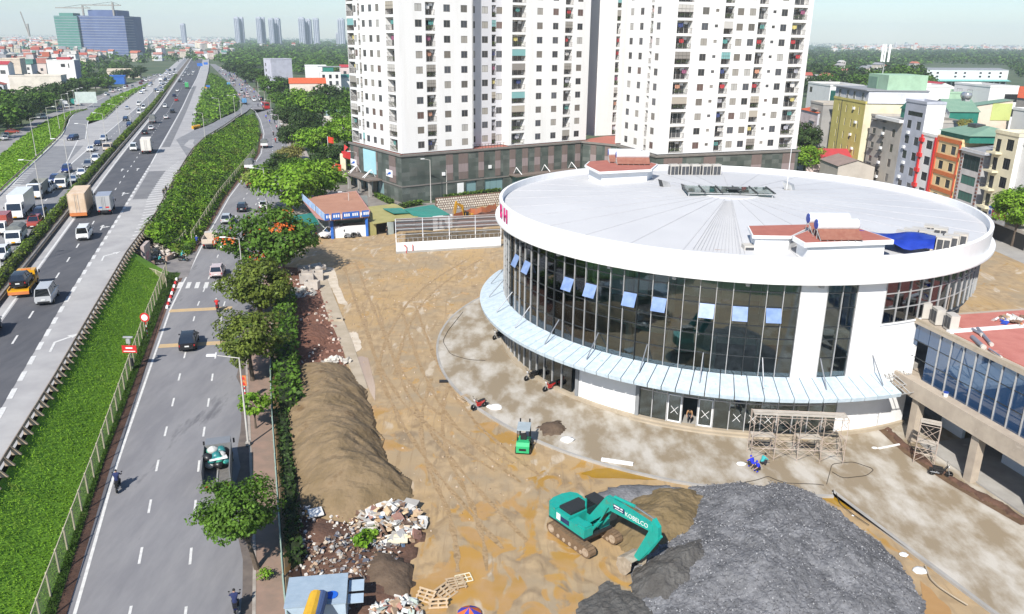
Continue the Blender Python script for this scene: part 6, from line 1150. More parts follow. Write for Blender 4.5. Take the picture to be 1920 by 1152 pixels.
def truck(loc, rz, label, cabc='white', kind='box', L=6.0, boxc=None, H=2.9, group=None, W=2.1, name='truck'):
 t = thing(name, label, 'truck', loc, rz, group); hl = L / 2; cl = 1.7 if L < 9 else 2.2; ch = 2.1 if L < 7 else 2.9; hw = W / 2
 cab = B().xprism([(hl - cl, .5), (hl, .5), (hl, 1.15 * ch / 2.1), (hl - .35, ch), (hl - cl, ch)], -hw * .95, hw * .95).mesh('cab', PAINT[cabc]); NO('cab', cab, t)
 NO('windshield', B().quad((-hw * .85, hl + .02, 1.22 * ch / 2.1), (hw * .85, hl + .02, 1.22 * ch / 2.1), (hw * .8, hl - .3, ch - .12), (-hw * .8, hl - .3, ch - .12)).mesh('windshield', car_glass), t)
 for s in (-1, 1): NO('side_window', BC(s * hw * .955, hl - cl * .5, ch * .72, .02, cl * .6, ch * .26).mesh('side_window', car_glass), t); NO('mirror', BC(s * (hw + .15), hl - .2, ch * .75, .14, .08, .4).mesh('mirror', trim_b), t); NO('headlight', MESH.setdefault('thl', BC(0, 0, 0, .32, .06, .2).mesh('headlight', lamp_w)), t, (s * hw * .65, hl + .02, .75)); NO('tail_light', MESH.setdefault('ttl', BC(0, 0, 0, .25, .06, .18).mesh('tail_light', lamp_r)), t, (s * hw * .75, -hl - .02, .85))
 NO('chassis', BX(-hw * .45, hw * .45, -hl, hl - .3, .5, .85).mesh('chassis', trim_b), t); NO('number_plate', MESH.setdefault('tnp', BC(0, 0, 0, .5, .03, .2).mesh('number_plate', PAINT['yellow'])), t, (0, hl + .03, .6))
 bm_ = boxc or PAINT['white']; y0, y1 = -hl, hl - cl - .15; z0 = .9
 if kind in ('box', 'container'):
  b = B(); b.box2(-hw, hw, y0, y1, z0, z0 + H); o = NO('cargo_box', b.mesh('cargo_box', bm_), t)
  r = B(); n_ = int((y1 - y0) / .5)
  for i in range(n_ + 1): y = y0 + (y1 - y0) * i / n_; r.box(-hw - .015, y, z0 + H / 2, .05, .12, H - .1).box(hw + .015, y, z0 + H / 2, .05, .12, H - .1)
  if kind == 'container': NO('side_ribs', r.mesh('side_ribs', bm_), o)
  NO('rear_door', BX(-hw + .06, -.02, y0 - .05, y0, z0 + .08, z0 + H - .08).mesh('rear_door', bm_), o); NO('rear_door', BX(.02, hw - .06, y0 - .05, y0, z0 + .08, z0 + H - .08).mesh('rear_door', bm_), o); NO('lock_rod', BT((-.25, y0 - .08, z0 + .1), (-.25, y0 - .08, z0 + H - .1), .03).tube((.25, y0 - .08, z0 + .1), (.25, y0 - .08, z0 + H - .1), .03).mesh('lock_rod', steel_g), o)
 elif kind == 'canvas':
  NO('cargo_bed', BX(-hw, hw, y0, y1, z0, z0 + .75).mesh('cargo_bed', bm_), t); P = [[(-hw * 1.0, y, z0 + .7) for y in (y0, (y0 + y1) / 2, y1)], [(-hw * .98, y, z0 + H * .62) for y in (y0, (y0 + y1) / 2, y1)], [(-hw * .5, y, z0 + H * .75) for y in (y0, (y0 + y1) / 2, y1)], [(hw * .5, y, z0 + H * .75) for y in (y0, (y0 + y1) / 2, y1)], [(hw * .98, y, z0 + H * .62) for y in (y0, (y0 + y1) / 2, y1)], [(hw, y, z0 + .7) for y in (y0, (y0 + y1) / 2, y1)]]
  b = B().grid(P); b.add([P[i][0] for i in range(6)], [tuple(range(6))]); b.add([P[i][2] for i in range(6)], [tuple(range(6))]); NO('canvas_cover', b.mesh('canvas_cover', mat('grey_canvas', (.13, .14, .14), (.18, .19, .18), scale=1)), t)
 elif kind in ('open', 'slats'):
  b = B(); hh = .9 if kind == 'open' else 1.9; b.box2(-hw, hw, y0, y1, z0, z0 + .15); NO('cargo_floor', b.mesh('cargo_floor', mat('truck_floor', (.2, .18, .17), scale=2)), t)
  for nm, q in (('side_board', (-hw, -hw + .08, y0, y1)), ('side_board', (hw - .08, hw, y0, y1)), ('tail_board', (-hw + .08, hw - .08, y0, y0 + .08)), ('front_board', (-hw + .08, hw - .08, y1 - .08, y1))): NO(nm, BX(*q, z0 + .15, z0 + hh).mesh(nm, bm_), t)
 wm, rm_ = wheel_meshes(.42 if L < 8 else .5, .3); ys_ = [hl - .8, -hl + 1.1] + ([-hl + 2.2] if L > 7.5 else []) + ([-hl + 3.3, hl - 3.2] if L > 10 else [])
 for x in (-1, 1):
  for y in ys_: w = NO('wheel', wm, t, (x * (hw - .15), y, .42 if L < 8 else .5)); NO('rim', rm_, w)
 return t
HA, HTW = hdir, hdir + math.pi           # away from and towards the photographer's side
def hw_rot(away): return HA if away else HTW
def srv_rot(y): return math.atan2(-(slx(y + 4) - slx(y - 4)), 8.0)
def HC_(px, py, kind, col, away, label, group=None, far=False): return car(kind, col, gh(px, py, .02), hw_rot(away), label, group, far)
def SC_(px, py, kind, col, label, group=None, far=False, flip=False, rot=None): g_ = G(px, py, .05); return car(kind, col, g_, (srv_rot(g_[1]) if rot is None else rot) + (math.pi if flip else 0), label, group, far)
HC_(90, 563, 'van', 'silver', True, 'silver people carrier driving beside the yellow recovery truck')
HC_(160, 446, 'van', 'white', True, 'white minibus driving behind the grey box truck')
cont = mat('container_rusty', (.6, .44, .3), (.68, .55, .42), (.45, .24, .12), scale=.6, rough=.7, lo=.42, hi=.62)
t = truck(gh(157, 398, .02), HA, 'long container lorry with rusty cream box and orange rear bar', 'grey', 'container', 11.0, cont, 3.3, W=2.6); NO('rear_bar', BX(-1.3, 1.3, -5.75, -5.45, .45, .95).mesh('rear_bar', PAINT['orange']), t)
t = truck(gh(201, 398, .02), HA, 'grey aluminium box truck beside the container lorry', 'blue', 'box', 6.2, mat('grey_box', (.36, .36, .36), (.42, .42, .42), scale=.5), 2.5, W=2.2); NO('box_roof', BX(-1.12, 1.12, -3.1, 1.2, 3.4, 3.46).mesh('box_roof', mat('box_roof_blue', (.3, .34, .42), scale=1)), t); NO('painted_mark', BX(-.8, -.2, -3.17, -3.15, 1.3, 1.55).mesh('painted_mark', blue_s), t); NO('painted_mark', BX(.2, .8, -3.17, -3.15, 1.3, 1.55).mesh('painted_mark', redp), t)
truck(gh(277, 286, .02), HA, 'white refrigerated lorry with tall box far along the road', 'white', 'container', 8.2, mat('fridge_box', (.72, .68, .62), scale=.5), 3.0, W=2.45); HC_(252, 282, 'van', 'white', True, 'boxy white van level with the tall refrigerated lorry')
for px, py, k, c, lb in ((272, 252, 'sedan', 'black', 'black saloon ahead of the refrigerated lorry'), (284, 244, 'sedan', 'white', 'white saloon ahead of the black saloon by the median'), (312, 223, 'sedan', 'white', 'white saloon on the middle lane near the ramp gore'), (324, 212, 'suv', 'black', 'black car beyond the ramp gore'), (310, 202, 'suv', 'white', 'white car behind the red car'), (331, 190, 'sedan', 'red', 'red car ahead on the far lane'), (327, 182, 'suv', 'navy', 'dark car just beyond the red car'), (333, 172, 'sedan', 'white', 'white saloon behind the green lorry')):
 HC_(px, py, k, c, True, lb, None, py < 215)
truck(gh(287, 231, .02), HA, 'dark canvas lorry beside the median hedge', 'black', 'canvas', 6.5, PAINT['grey']); truck(gh(351, 166, .02), HA, 'bright green box lorry far down the expressway', 'green', 'box', 7.5, PAINT['green'], 2.8)
car('van', 'grey', gh(-22, 626, .02), HA, 'dark van leaving the left picture edge')
g_ = gh(48, 545, .02); t = truck(g_, HA, 'yellow recovery truck with tilted flat bed', 'yellow', 'none', 6.4); NO('flat_bed', BX(-1.1, 1.1, -3.5, 1.3, .85, 1.02).box2(-1.12, -1.02, -3.5, 1.3, 1.02, 1.2).box2(1.02, 1.12, -3.5, 1.3, 1.02, 1.2).mesh('flat_bed', PAINT['yellow']), t); NO('warning_stripe', BX(-1.1, 1.1, -3.56, -3.5, .5, .85).mesh('warning_stripe', PAINT['orange']), t); NO('light_bar', BC(0, 2.0, 2.16, 1.0, .2, .12).mesh('light_bar', PAINT['orange']), t)
q = so(0, 0); car('suv', 'black', (g_[0] - HD[0] * .9, g_[1] - HD[1] * .9, g_[2] + 1.0), HA, 'black car strapped on the yellow recovery truck')
for px, py, k, c, lb in ((4, 486, 'suv', 'white', 'white car nearest the median lamp base'), (76, 409, 'suv', 'navy', 'navy car behind the red pickup'), (90, 360, 'van', 'white', 'white car beside the grey slatted lorry'), (104, 343, 'suv', 'blue', 'blue car in the queue behind the small canvas truck'), (138, 342, 'sedan', 'silver', 'silver white saloon next to the blue car'), (126, 323, 'suv', 'blue', 'large blue car before the exit lane'), (154, 329, 'sedan', 'white', 'white saloon beside the large blue car'), (166, 314, 'suv', 'grey', 'dark grey car close to the median hedge'), (180, 303, 'suv', 'white', 'white car close to the median hedge'), (171, 284, 'sedan', 'white', 'white saloon beside the navy saloon'), (184, 273, 'sedan', 'navy', 'navy saloon next to the beige truck'), (195, 264, 'suv', 'silver', 'silver car behind the navy saloon'), (236, 227, 'suv', 'black', 'black car in the middle of the oncoming lanes'), (243, 238, 'suv', 'navy', 'navy car just ahead of the black one'), (239, 205, 'sedan', 'silver', 'silver saloon beside the white truck group'), (293, 172, 'suv', 'black', 'black car ahead of the blue tarped truck')):
 HC_(px, py, k, c, False, lb, None, py < 215)
car('suv', 'navy', gh(137, 263, .02), HTW - .35, 'navy car alone on the exit ramp')
t = car('suv', 'brick', gh(66, 425, .02), HTW, 'red pickup with goods piled behind its cab', None, False, 'pickup', 'pickup'); NO('load', BC(0, -1.3, 1.35, 1.3, 1.2, .5, .2).box(.2, -.4, 1.75, .9, .6, .3, .5).mesh('load', trim_b), t)
truck(gh(42, 402, .02), HTW, 'big white box lorry in the oncoming queue', 'white', 'box', 11.0, PAINT['white'], 3.0, W=2.5); truck(gh(74, 368, .02), HTW, 'lorry with tall grey slatted sides', 'white', 'slats', 8.5, mat('slat_grey', (.25, .26, .24), scale=1), 2.2, W=2.4); truck(gh(118, 352, .02), HTW, 'small white truck with grey canvas near the median lamp', 'white', 'canvas', 5.2, PAINT['white'], 2.3); truck(gh(33, 455, .02), HTW, 'small white truck with dark canvas beside median hedge', 'white', 'canvas', 5.2, PAINT['white'], 2.3); truck(gh(6, 436, .02), HTW, 'white truck with brick coloured box side', 'white', 'box', 5.6, PAINT['brick'], 2.0)
truck(gh(203, 282, .02), HTW, 'beige pickup truck with stake sides beside the hedge', 'beige', 'open', 5.4, PAINT['beige'])
for px, py, lb in ((262, 214, 'white minibus leading the white truck group'), (270, 205, 'white van second in the white truck group'), (261, 198, 'white van last in the white truck group')): HC_(px, py, 'van', 'white', False, lb)
truck(gh(304, 174, .02), HTW, 'truck with blue tarped load among the distant traffic', 'white', 'open', 6, PAINT['skyblue']); truck(gh(302, 158, .02), HTW, 'white box lorry deep in the distant traffic', 'white', 'box', 7, PAINT['white'])
for k in range(34):
 s = rnd.uniform(360, 760); o_ = rnd.choice((-3.2, -5.6, -9.5, -12)) ; car(rnd.choice(('sedan', 'suv', 'van')), rnd.choice(('white', 'white', 'silver', 'grey', 'white', 'black')), so(s, o_, .02), HTW, 'tiny distant car in the oncoming queue', 'distant oncoming queue', True)
for k in range(16): s = rnd.uniform(440, 800); car(rnd.choice(('sedan', 'suv', 'van')), rnd.choice(('white', 'silver', 'grey', 'white', 'black')), so(s, rnd.choice((5, 9, 12)), .02), HA, 'tiny distant car driving away along the expressway', 'distant departing cars', True)
for px, py, k, c, lb in ((24, 250, 'sedan', 'brick', 'brick red car parked under the left trees'), (10, 258, 'suv', 'white', 'white car parked next to the brick red car'), (8, 263, 'suv', 'silver', 'silver car in front of the parked white car'), (112, 206, 'suv', 'navy', 'navy car on the left road behind the white truck')):
 g_ = G(px, py, .04); car(k, c, g_, .75 if k == 'suv' else -1.2, lb)
truck(G(78, 222, .04), math.pi + .75, 'white cab lorry standing on the left service road', 'white', 'open', 6.5, PAINT['white']); truck(G(122, 203, .04), math.pi + .75, 'white box lorry further up the left service road', 'white', 'box', 6.5, PAINT['white'], 2.4); truck(G(142, 198, .04), math.pi + .75, 'teal covered lorry on the left service road', 'white', 'box', 8, PAINT['teal'], 2.2)
for k in range(26):
 f = rnd.uniform(.55, 1); i = int(f * 29); a = ls_l[i]; c = ls_r[i]; u_ = rnd.uniform(.1, .9); car(rnd.choice(('sedan', 'suv', 'van')), rnd.choice(('white', 'silver', 'rose', 'grey', 'white', 'maroon')), (a[0] + (c[0] - a[0]) * u_, a[1] + (c[1] - a[1]) * u_ + rnd.uniform(-3, 3), .04), HA + .1, 'tiny car in the crowded far end of the left road', 'crowded far end of the left road', True)
SC_(355, 648, 'suv', 'black', 'black car crossing the ochre rumble strip'); SC_(409, 516, 'suv', 'rose', 'pale pink white car approaching the zebra crossing'); SC_(426, 466, 'sedan', 'white', 'white saloon beside the flame tree'); SC_(426, 417, 'suv', 'silver', 'silver grey pickup style car on the service road'); SC_(455, 395, 'suv', 'black', 'black car with open lane behind the plant truck'); SC_(495, 390, 'sedan', 'white', 'white saloon waiting by the footpath'); SC_(533, 293, 'sedan', 'white', 'white saloon parked beside the yellow green tree')
truck(G(396, 462, .05), srv_rot(135), 'small beige open truck with pale load cover', 'beige', 'open', 5.0, PAINT['beige']); truck(G(469, 318, .05), srv_rot(215), 'white truck with grey canvas hood on service road', 'white', 'canvas', 5.6, PAINT['white'], 2.6); truck(G(496, 277, .05), srv_rot(255), 'white delivery truck with open rear', 'white', 'canvas', 5.0, PAINT['white'], 2.4)
t = truck(G(473, 350, .05), srv_rot(195), 'truck overflowing with banana plants', 'red', 'open', 5.2, PAINT['red']); C_ = npr.normal(0, 1, (900, 3)) * [1.0, 1.6, .7] + [0, -.6, 2.3]; NO('plant_load', quad_soup('plant_load', leaf_quads(C_, C_ - [0, -.6, 1.6], .34), leafmat('leaf_banana', (.13, .2, .03), (.22, .27, .05), (.1, .12, .03))), t)
t = thing('bus', 'red city bus beside the road side trees', 'bus', G(499, 204, .05), srv_rot(390)); NO('body', BX(-1.2, 1.2, -4, 4, .35, 3.0).mesh('body', PAINT['red']), t); NO('rear_window', BX(-.95, .95, -4.05, -4, 1.7, 2.7).mesh('rear_window', car_glass), t)
for s in (-1, 1):
 NO('side_window', BX(s * 1.2 - .03, s * 1.2 + .03, -3.6, 3.6, 1.6, 2.5).mesh('side_window', car_glass), t)
 for y in (-2.4, 2.5): NO('wheel', wheel_meshes(.5, .3)[0], t, (s * 1.1, y, .5))
truck(G(458, 196, .05), srv_rot(430), 'truck with sky blue box among the far bikes', 'white', 'box', 5, PAINT['skyblue'], 2.0); truck(G(429, 163, .05), srv_rot(560), 'pale blue truck leading the far crowd', 'white', 'box', 5, PAINT['skyblue'], 2.0)
for k in range(22):
 y = rnd.uniform(400, 900); f = rnd.uniform(.08, .92); car(rnd.choice(('sedan', 'suv', 'van')), rnd.choice(('white', 'silver', 'grey', 'black', 'white', 'rose')), (slx(y) + (srx(y) - slx(y)) * f, y, .05), srv_rot(y), 'tiny car in the crowd at the far end of the service road', 'far service road crowd', True)
car('suv', 'black', G(578, 448, .03), -2.75, 'black car parked nose in at the metal shed'); car('suv', 'white', G(621, 444, .03), 2.55, 'white car parked at the ticket office front'); car('sedan', 'white', G(795, 424, .08), .2, 'white car under the dark green shed roof')
g_ = G(412, 893, .05); t = truck(g_, srv_rot(57), 'open cage truck loaded with green rubbish bags', 'grey', 'none', 6.0, W=2.0); NO('cargo_floor', BX(-1, 1, -3, 1.1, .9, 1.02).mesh('cargo_floor', mat('mesh_floor', (.13, .125, .12), (.17, .16, .15), scale=3)), t)
for nm, q in (('side_board', (-1.03, -.96, -3.3, 1.1)), ('side_board', (.96, 1.03, -3.3, 1.1)), ('front_board', (-.95, .95, 1.0, 1.08))): NO(nm, BX(*q, .9, 2.3).mesh(nm, mat('cage_grey', (.2, .2, .2), scale=2)), t)
NO('centre_bar', BX(-.05, .05, -2.9, -1.0, 1.02, 1.1).mesh('centre_bar', steel_g), t)
bag_m = rampmat('rubbish_bags', [(.06, .42, .3), (.1, .5, .38), (.02, .02, .022), (.6, .6, .56), (.03, .2, .2), (.08, .45, .33)], rough=.4, noise=3.0)
def blob(r, seed):
 q = random.Random(seed); b = B(); n_, m_ = 8, 6; prof = []
 P = [[(r * math.sin(math.pi * j / m_) * math.cos(2 * math.pi * i / n_) * q.uniform(.75, 1.15), r * math.sin(math.pi * j / m_) * math.sin(2 * math.pi * i / n_) * q.uniform(.75, 1.15), r * .8 * math.cos(math.pi * j / m_) * q.uniform(.85, 1.1)) for j in range(m_ + 1)] for i in range(n_)]; P.append(P[0]); return b.grid(P)
for k in range(24):
 o = NO('rubbish_bag', blob(.42, k % 5).mesh('rubbish_bag', bag_m, True) if k < 5 else MESH['bag%d' % (k % 5)], t, (rnd.uniform(-.65, .65), rnd.uniform(-.9, .8), rnd.uniform(1.4, 2.2)))
 if k < 5: MESH['bag%d' % k] = o.data
NO('foam_board', BC(.1, -.75, 2.0, 1.3, .8, .12, .15, 1, -.25).mesh('foam_board', white_p), t)
def skinned(name, joints, edges, mats_):
 """continuous body grown round a skeleton; joints: name -> (pos, radius); edges: (a, b, material index)"""
 names = list(joints); me = bpy.data.meshes.new('sk'); me.from_pydata([joints[n][0] for n in names], [(names.index(a), names.index(b)) for a, b, _ in edges], []); o = bpy.data.objects.new('sk', me); COL.objects.link(o)
 md = o.modifiers.new('s', 'SKIN'); sv = me.skin_vertices[0].data
 for i, n in enumerate(names): r = joints[n][1]; sv[i].radius = (r, r) if not isinstance(r, tuple) else r
 sv[0].use_root = True; md.use_smooth_shade = True; sb = o.modifiers.new('u', 'SUBSURF'); sb.levels = 1; sb.render_levels = 1
 dg = bpy.context.evaluated_depsgraph_get(); dg.update(); out = bpy.data.meshes.new_from_object(o.evaluated_get(dg)); bpy.data.objects.remove(o); out.name = name; out.materials.clear()
 for m_ in mats_: out.materials.append(m_)
 A = np.array([joints[a][0] for a, _, _ in edges]); D = np.array([joints[b][0] for _, b, _ in edges]) - A; L2 = (D ** 2).sum(1) + 1e-9; idx = []
 for p in out.polygons:
  c = np.array(p.center); tt = np.clip(((c - A) * D).sum(1) / L2, 0, 1); idx.append(edges[int(np.argmin(((A + D * tt[:, None] - c) ** 2).sum(1)))][2])
 out.polygons.foreach_set('material_index', idx); return out
skin_m = mat('skin', (.42, .25, .17), scale=5, rough=.6); hair_m = mat('hair', (.015, .012, .01), scale=5); pants_m = mat('dark_trousers', (.03, .03, .04), scale=5)
def human(pose):
 J = {}
 def s(n, p, r): J[n] = (p, r)
 if pose == 'ride':
  P = dict(pel=(0, -.2, .84), che=(0, -.07, 1.24), nek=(0, .0, 1.43), hd0=(0, .03, 1.52), hd1=(0, .05, 1.68)); arm = ((.19, -.05, 1.36), (.29, .17, 1.14), (.29, .42, 1.02), (.29, .5, 1.0)); leg = ((.1, -.18, .8), (.17, .27, .72), (.15, .1, .34), (.15, .28, .28))
 elif pose == 'squat':
  P = dict(pel=(0, -.15, .28), che=(0, .06, .62), nek=(0, .12, .8), hd0=(0, .15, .88), hd1=(0, .18, 1.04)); arm = ((.19, .06, .74), (.27, .26, .56), (.2, .45, .42), (.18, .52, .38)); leg = ((.1, -.13, .26), (.17, .28, .5), (.15, .05, .1), (.15, .24, .05))
 elif pose == 'bend':
  P = dict(pel=(0, -.1, .9), che=(0, .22, 1.18), nek=(0, .36, 1.3), hd0=(0, .42, 1.35), hd1=(0, .5, 1.48)); arm = ((.19, .28, 1.2), (.24, .45, .95), (.18, .6, .78), (.17, .66, .72)); leg = ((.1, -.1, .88), (.12, .03, .48), (.12, -.05, .1), (.12, .12, .04))
 else:
  P = dict(pel=(0, 0, .92), che=(0, .02, 1.28), nek=(0, .02, 1.48), hd0=(0, .03, 1.56), hd1=(0, .05, 1.72)); arm = ((.19, .01, 1.4), (.24, -.05, 1.12), (.24, .06, .88), (.23, .1, .8)); leg = ((.1, 0, .9), (.11, .05, .5), (.1, -.02, .1), (.1, .14, .04))
 s('pel', P['pel'], .15); s('che', P['che'], .165); s('nek', P['nek'], .06); s('hd0', P['hd0'], .09); s('hd1', P['hd1'], .11); E_ = [('pel', 'che', 1), ('che', 'nek', 1), ('nek', 'hd0', 0), ('hd0', 'hd1', 3)]
 for i, x in enumerate((-1, 1)):
  f = lambda p: (p[0] * x, p[1], p[2]); k = 'lr'[i]
  dx = .12 * x if pose == 'stand' else 0
  for n, p, r in zip(('sh', 'el', 'wr', 'ha'), arm, (.07, .05, .038, .045)): s(n + k, f(p), r)
  for n, p, r in zip(('hi', 'kn', 'an', 'to'), leg, (.095, .07, .05, .045)): q = f(p); s(n + k, (q[0], q[1] + (dx if n in ('kn', 'an', 'to') else 0), q[2]), r)
  E_ += [('che', 'sh' + k, 1), ('sh' + k, 'el' + k, 1), ('el' + k, 'wr' + k, 0), ('wr' + k, 'ha' + k, 0), ('pel', 'hi' + k, 2), ('hi' + k, 'kn' + k, 2), ('kn' + k, 'an' + k, 2), ('an' + k, 'to' + k, 3)]
 return skinned('person', J, E_, [skin_m, PAINT['blue'], pants_m, hair_m])
HUM = {p: human(p) for p in ('ride', 'squat', 'bend', 'stand')}
shirt = {k: mat('shirt_' + k, v, scale=4, rough=.9) for k, v in dict(blue=(.02, .05, .3), navy=(.02, .03, .1), red=(.5, .03, .03), white=(.7, .7, .7), teal=(.05, .4, .4), black=(.02, .02, .02), grey=(.2, .2, .22), brightblue=(.02, .04, .6), tan=(.35, .2, .1), pink=(.6, .25, .3)).items()}
def person(pose, loc, rz, col, label, group=None, cap=None):
 o = NO('person', HUM[pose], None, loc, rz); tag(o, label, 'person', group); o.material_slots[1].link = 'OBJECT'; o.material_slots[1].material = shirt[col]
 if cap: o.material_slots[3].link = 'OBJECT'; o.material_slots[3].material = shirt[cap]
 return o
BK = None
def motorbike(loc, rz, col, label, group=None, full=True):
 global BK
 if BK is None:
  w = B().lathe([(.2, -.04), (.27, -.05), (.29, 0), (.27, .05), (.2, .04), (.2, -.04)], 16, 0, 0, 0, 'x').mesh('wheel', rubber, True); hub = B().lathe([(.04, -.07), (.06, 0), (.04, .07)], 8, 0, 0, 0, 'x').tube((0, -.2, 0), (0, .2, 0), .012, n=4).tube((0, 0, -.2), (0, 0, .2), .012, n=4).mesh('hub', rim_m)
  body = B().xprism([(-.62, .62), (-.3, .45), (.12, .4), (.25, .55), (.46, .92), (.4, .98), (.2, .66), (-.1, .68), (-.6, .78)], -.1, .1).box(0, .0, .38, .2, .4, .2).mesh('body', PAINT['red']); seat = B().xprism([(-.66, .78), (.1, .72), (.12, .78), (-.3, .84), (-.66, .86)], -.12, .12).mesh('seat', trim_b); bar = BT((-.34, .4, 1.03), (.34, .4, 1.03), .02).tube((-.3, .4, 1.03), (-.32, .44, 1.2), .012).tube((.3, .4, 1.03), (.32, .44, 1.2), .012).box(-.32, .44, 1.22, .1, .02, .07).box(.32, .44, 1.22, .1, .02, .07).mesh('handlebar', trim_b); fork = BT((-.07, .42, .95), (-.07, .64, .3), .025).tube((.07, .42, .95), (.07, .64, .3), .025).tube((0, -.6, .3), (.0, -.1, .4), .035).tube((.13, -.75, .35), (.13, -.1, .32), .04).mesh('fork', rim_m); lt = BC(0, .5, .95, .16, .1, .12).mesh('headlight', lamp_w); mg = BC(0, -.75, .62, .16, .2, .05).mesh('mudguard', trim_b)
  BK = (w, hub, body, seat, bar, fork, lt, mg)
 t = thing('motorbike', label, 'motorbike', loc, rz, group)
 o = NO('body', BK[2], t); o.material_slots[0].link = 'OBJECT'; o.material_slots[0].material = PAINT[col]
 NO('seat', BK[3], t)
 for y in (.64, -.6):
  w = NO('wheel', BK[0], t, (0, y, .29))
  if full: NO('hub', BK[1], w)
 if full: NO('handlebar', BK[4], t); NO('fork', BK[5], t); NO('headlight', BK[6], t); NO('mudguard', BK[7], t)
 return t
def rider(g_, rz, bc, sc, cap, lb, grp=None, full=True):
 motorbike(g_, rz, bc, 'motorbike ridden by ' + lb, grp and grp + ' bikes', full); person('ride', g_, rz, sc, 'person in ' + lb if not lb.startswith('a ') else lb, grp and grp + ' riders', cap)
for px, py, bc, sc, cap, lb, rot in ((222, 917, 'black', 'navy', 'black', 'dark blue jacket on the white edge line', None), (443, 1148, 'navy', 'navy', 'black', 'dark blue jacket beside the near kerb', None), (408, 583, 'red', 'red', 'white', 'red shirt near the first rumble strip', None), (344, 490, 'black', 'teal', 'teal', 'turquoise jacket turning out of the underpass', -1.75), (302, 497, 'black', 'teal', 'white', 'turquoise jacket at the underpass fence', -1.3), (370, 460, 'black', 'blue', 'white', 'blue jacket at the bush edge', None), (462, 428, 'grey', 'white', 'black', 'white shirt behind the flame tree', None)):
 g_ = G(px, py, .06); rider(g_, srv_rot(g_[1]) if rot is None else rot, bc, sc, cap, lb)
far_pts = [(496, 313), (512, 318), (519, 318), (513, 256), (517, 268), (499, 223), (512, 223), (506, 232), (515, 232), (519, 243), (492, 202), (494, 206), (463, 198), (502, 216), (527, 262), (484, 200), (523, 219), (529, 222), (517, 224)]
for i, (px, py) in enumerate(far_pts): g_ = G(px, py, .06); rider(g_, srv_rot(g_[1]), rnd.choice(('black', 'red', 'grey', 'navy')), rnd.choice(list(shirt)), rnd.choice(('white', 'black', 'red')), 'everyday clothes riding up the service road', 'service road bike traffic', py > 250)
for k in range(70):
 y = rnd.uniform(400, 760); f = rnd.uniform(.05, .95); g_ = (slx(y) + (srx(y) - slx(y)) * f, y, .06); rider(g_, srv_rot(y), rnd.choice(('black', 'red', 'grey', 'navy')), rnd.choice(list(shirt)), rnd.choice(('white', 'black')), 'the dense far crowd of the service road', 'dense far bike crowd', False)
PZ = lambda px, py: G(px, py, .21)
for px, py, rot, c, lb in ((898, 766, 2.2, 'red', 'red motorbike parked beside the plaza kerb with pallets'), (1031, 732, 2.2, 'red', 'red motorbike parked in front of the ground floor glass'), (996, 712, 2.2, 'black', 'black motorbike parked near the plinth end'), (934, 635, 2.4, 'black', 'black motorbike standing under the canopy edge'), (1762, 893, -1.9, 'black', 'black motorbike parked beside the wing ditch')): motorbike(PZ(px, py), rot, c, lb)
for px, py, c in ((655, 447, 'grey'), (667, 445, 'black')): motorbike(G(px, py, .03), -1.4, c, ('grey' if c == 'grey' else 'black') + ' motorbike parked below the ticket windows')
for px, py, pose, c, cap, lb, rz in ((1409, 876, 'squat', 'brightblue', 'brightblue', 'worker in royal blue squatting nearest the scaffold', .6), (1420, 884, 'squat', 'brightblue', 'brightblue', 'worker in royal blue squatting nearest the kerb', 2.0), (1430, 872, 'squat', 'teal', 'black', 'worker in light blue squatting by the scaffold foot', -1.2)): person(pose, PZ(px, py), rz, c, lb, None, cap)
t_ = RD(-29.9 + 3.1 * 3.5); person('bend', ring(24.4, t_, .5), t_ + math.pi, 'tan', 'worker in tan shirt bending in the open glass doorway')
for px, py, lb in ((308, 370, 'pedestrian in dark clothes leading the group on the hatched shoulder'), (313, 365, 'pedestrian in dark clothes in the middle of the shoulder group'), (324, 362, 'pedestrian in dark clothes at the bush edge of the shoulder')): person('stand', gh(px, py, .02), HA, 'black', lb)
for px, py, lb in ((586, 333 - 40, 'person in black standing on the paved forecourt'), (591, 292, 'second person in black standing on the paved forecourt')): person('stand', G(px, py, .1), 1.0, 'black', lb)
person('stand', G(726, 441, .03), 1.2, 'black', 'person in black at the dark shed doorway')
def beam(b, pts, w):
 """plate-sided beam: closed outline in (r, z) swept to width w"""
 return b.xprism(pts, -w / 2, w / 2)
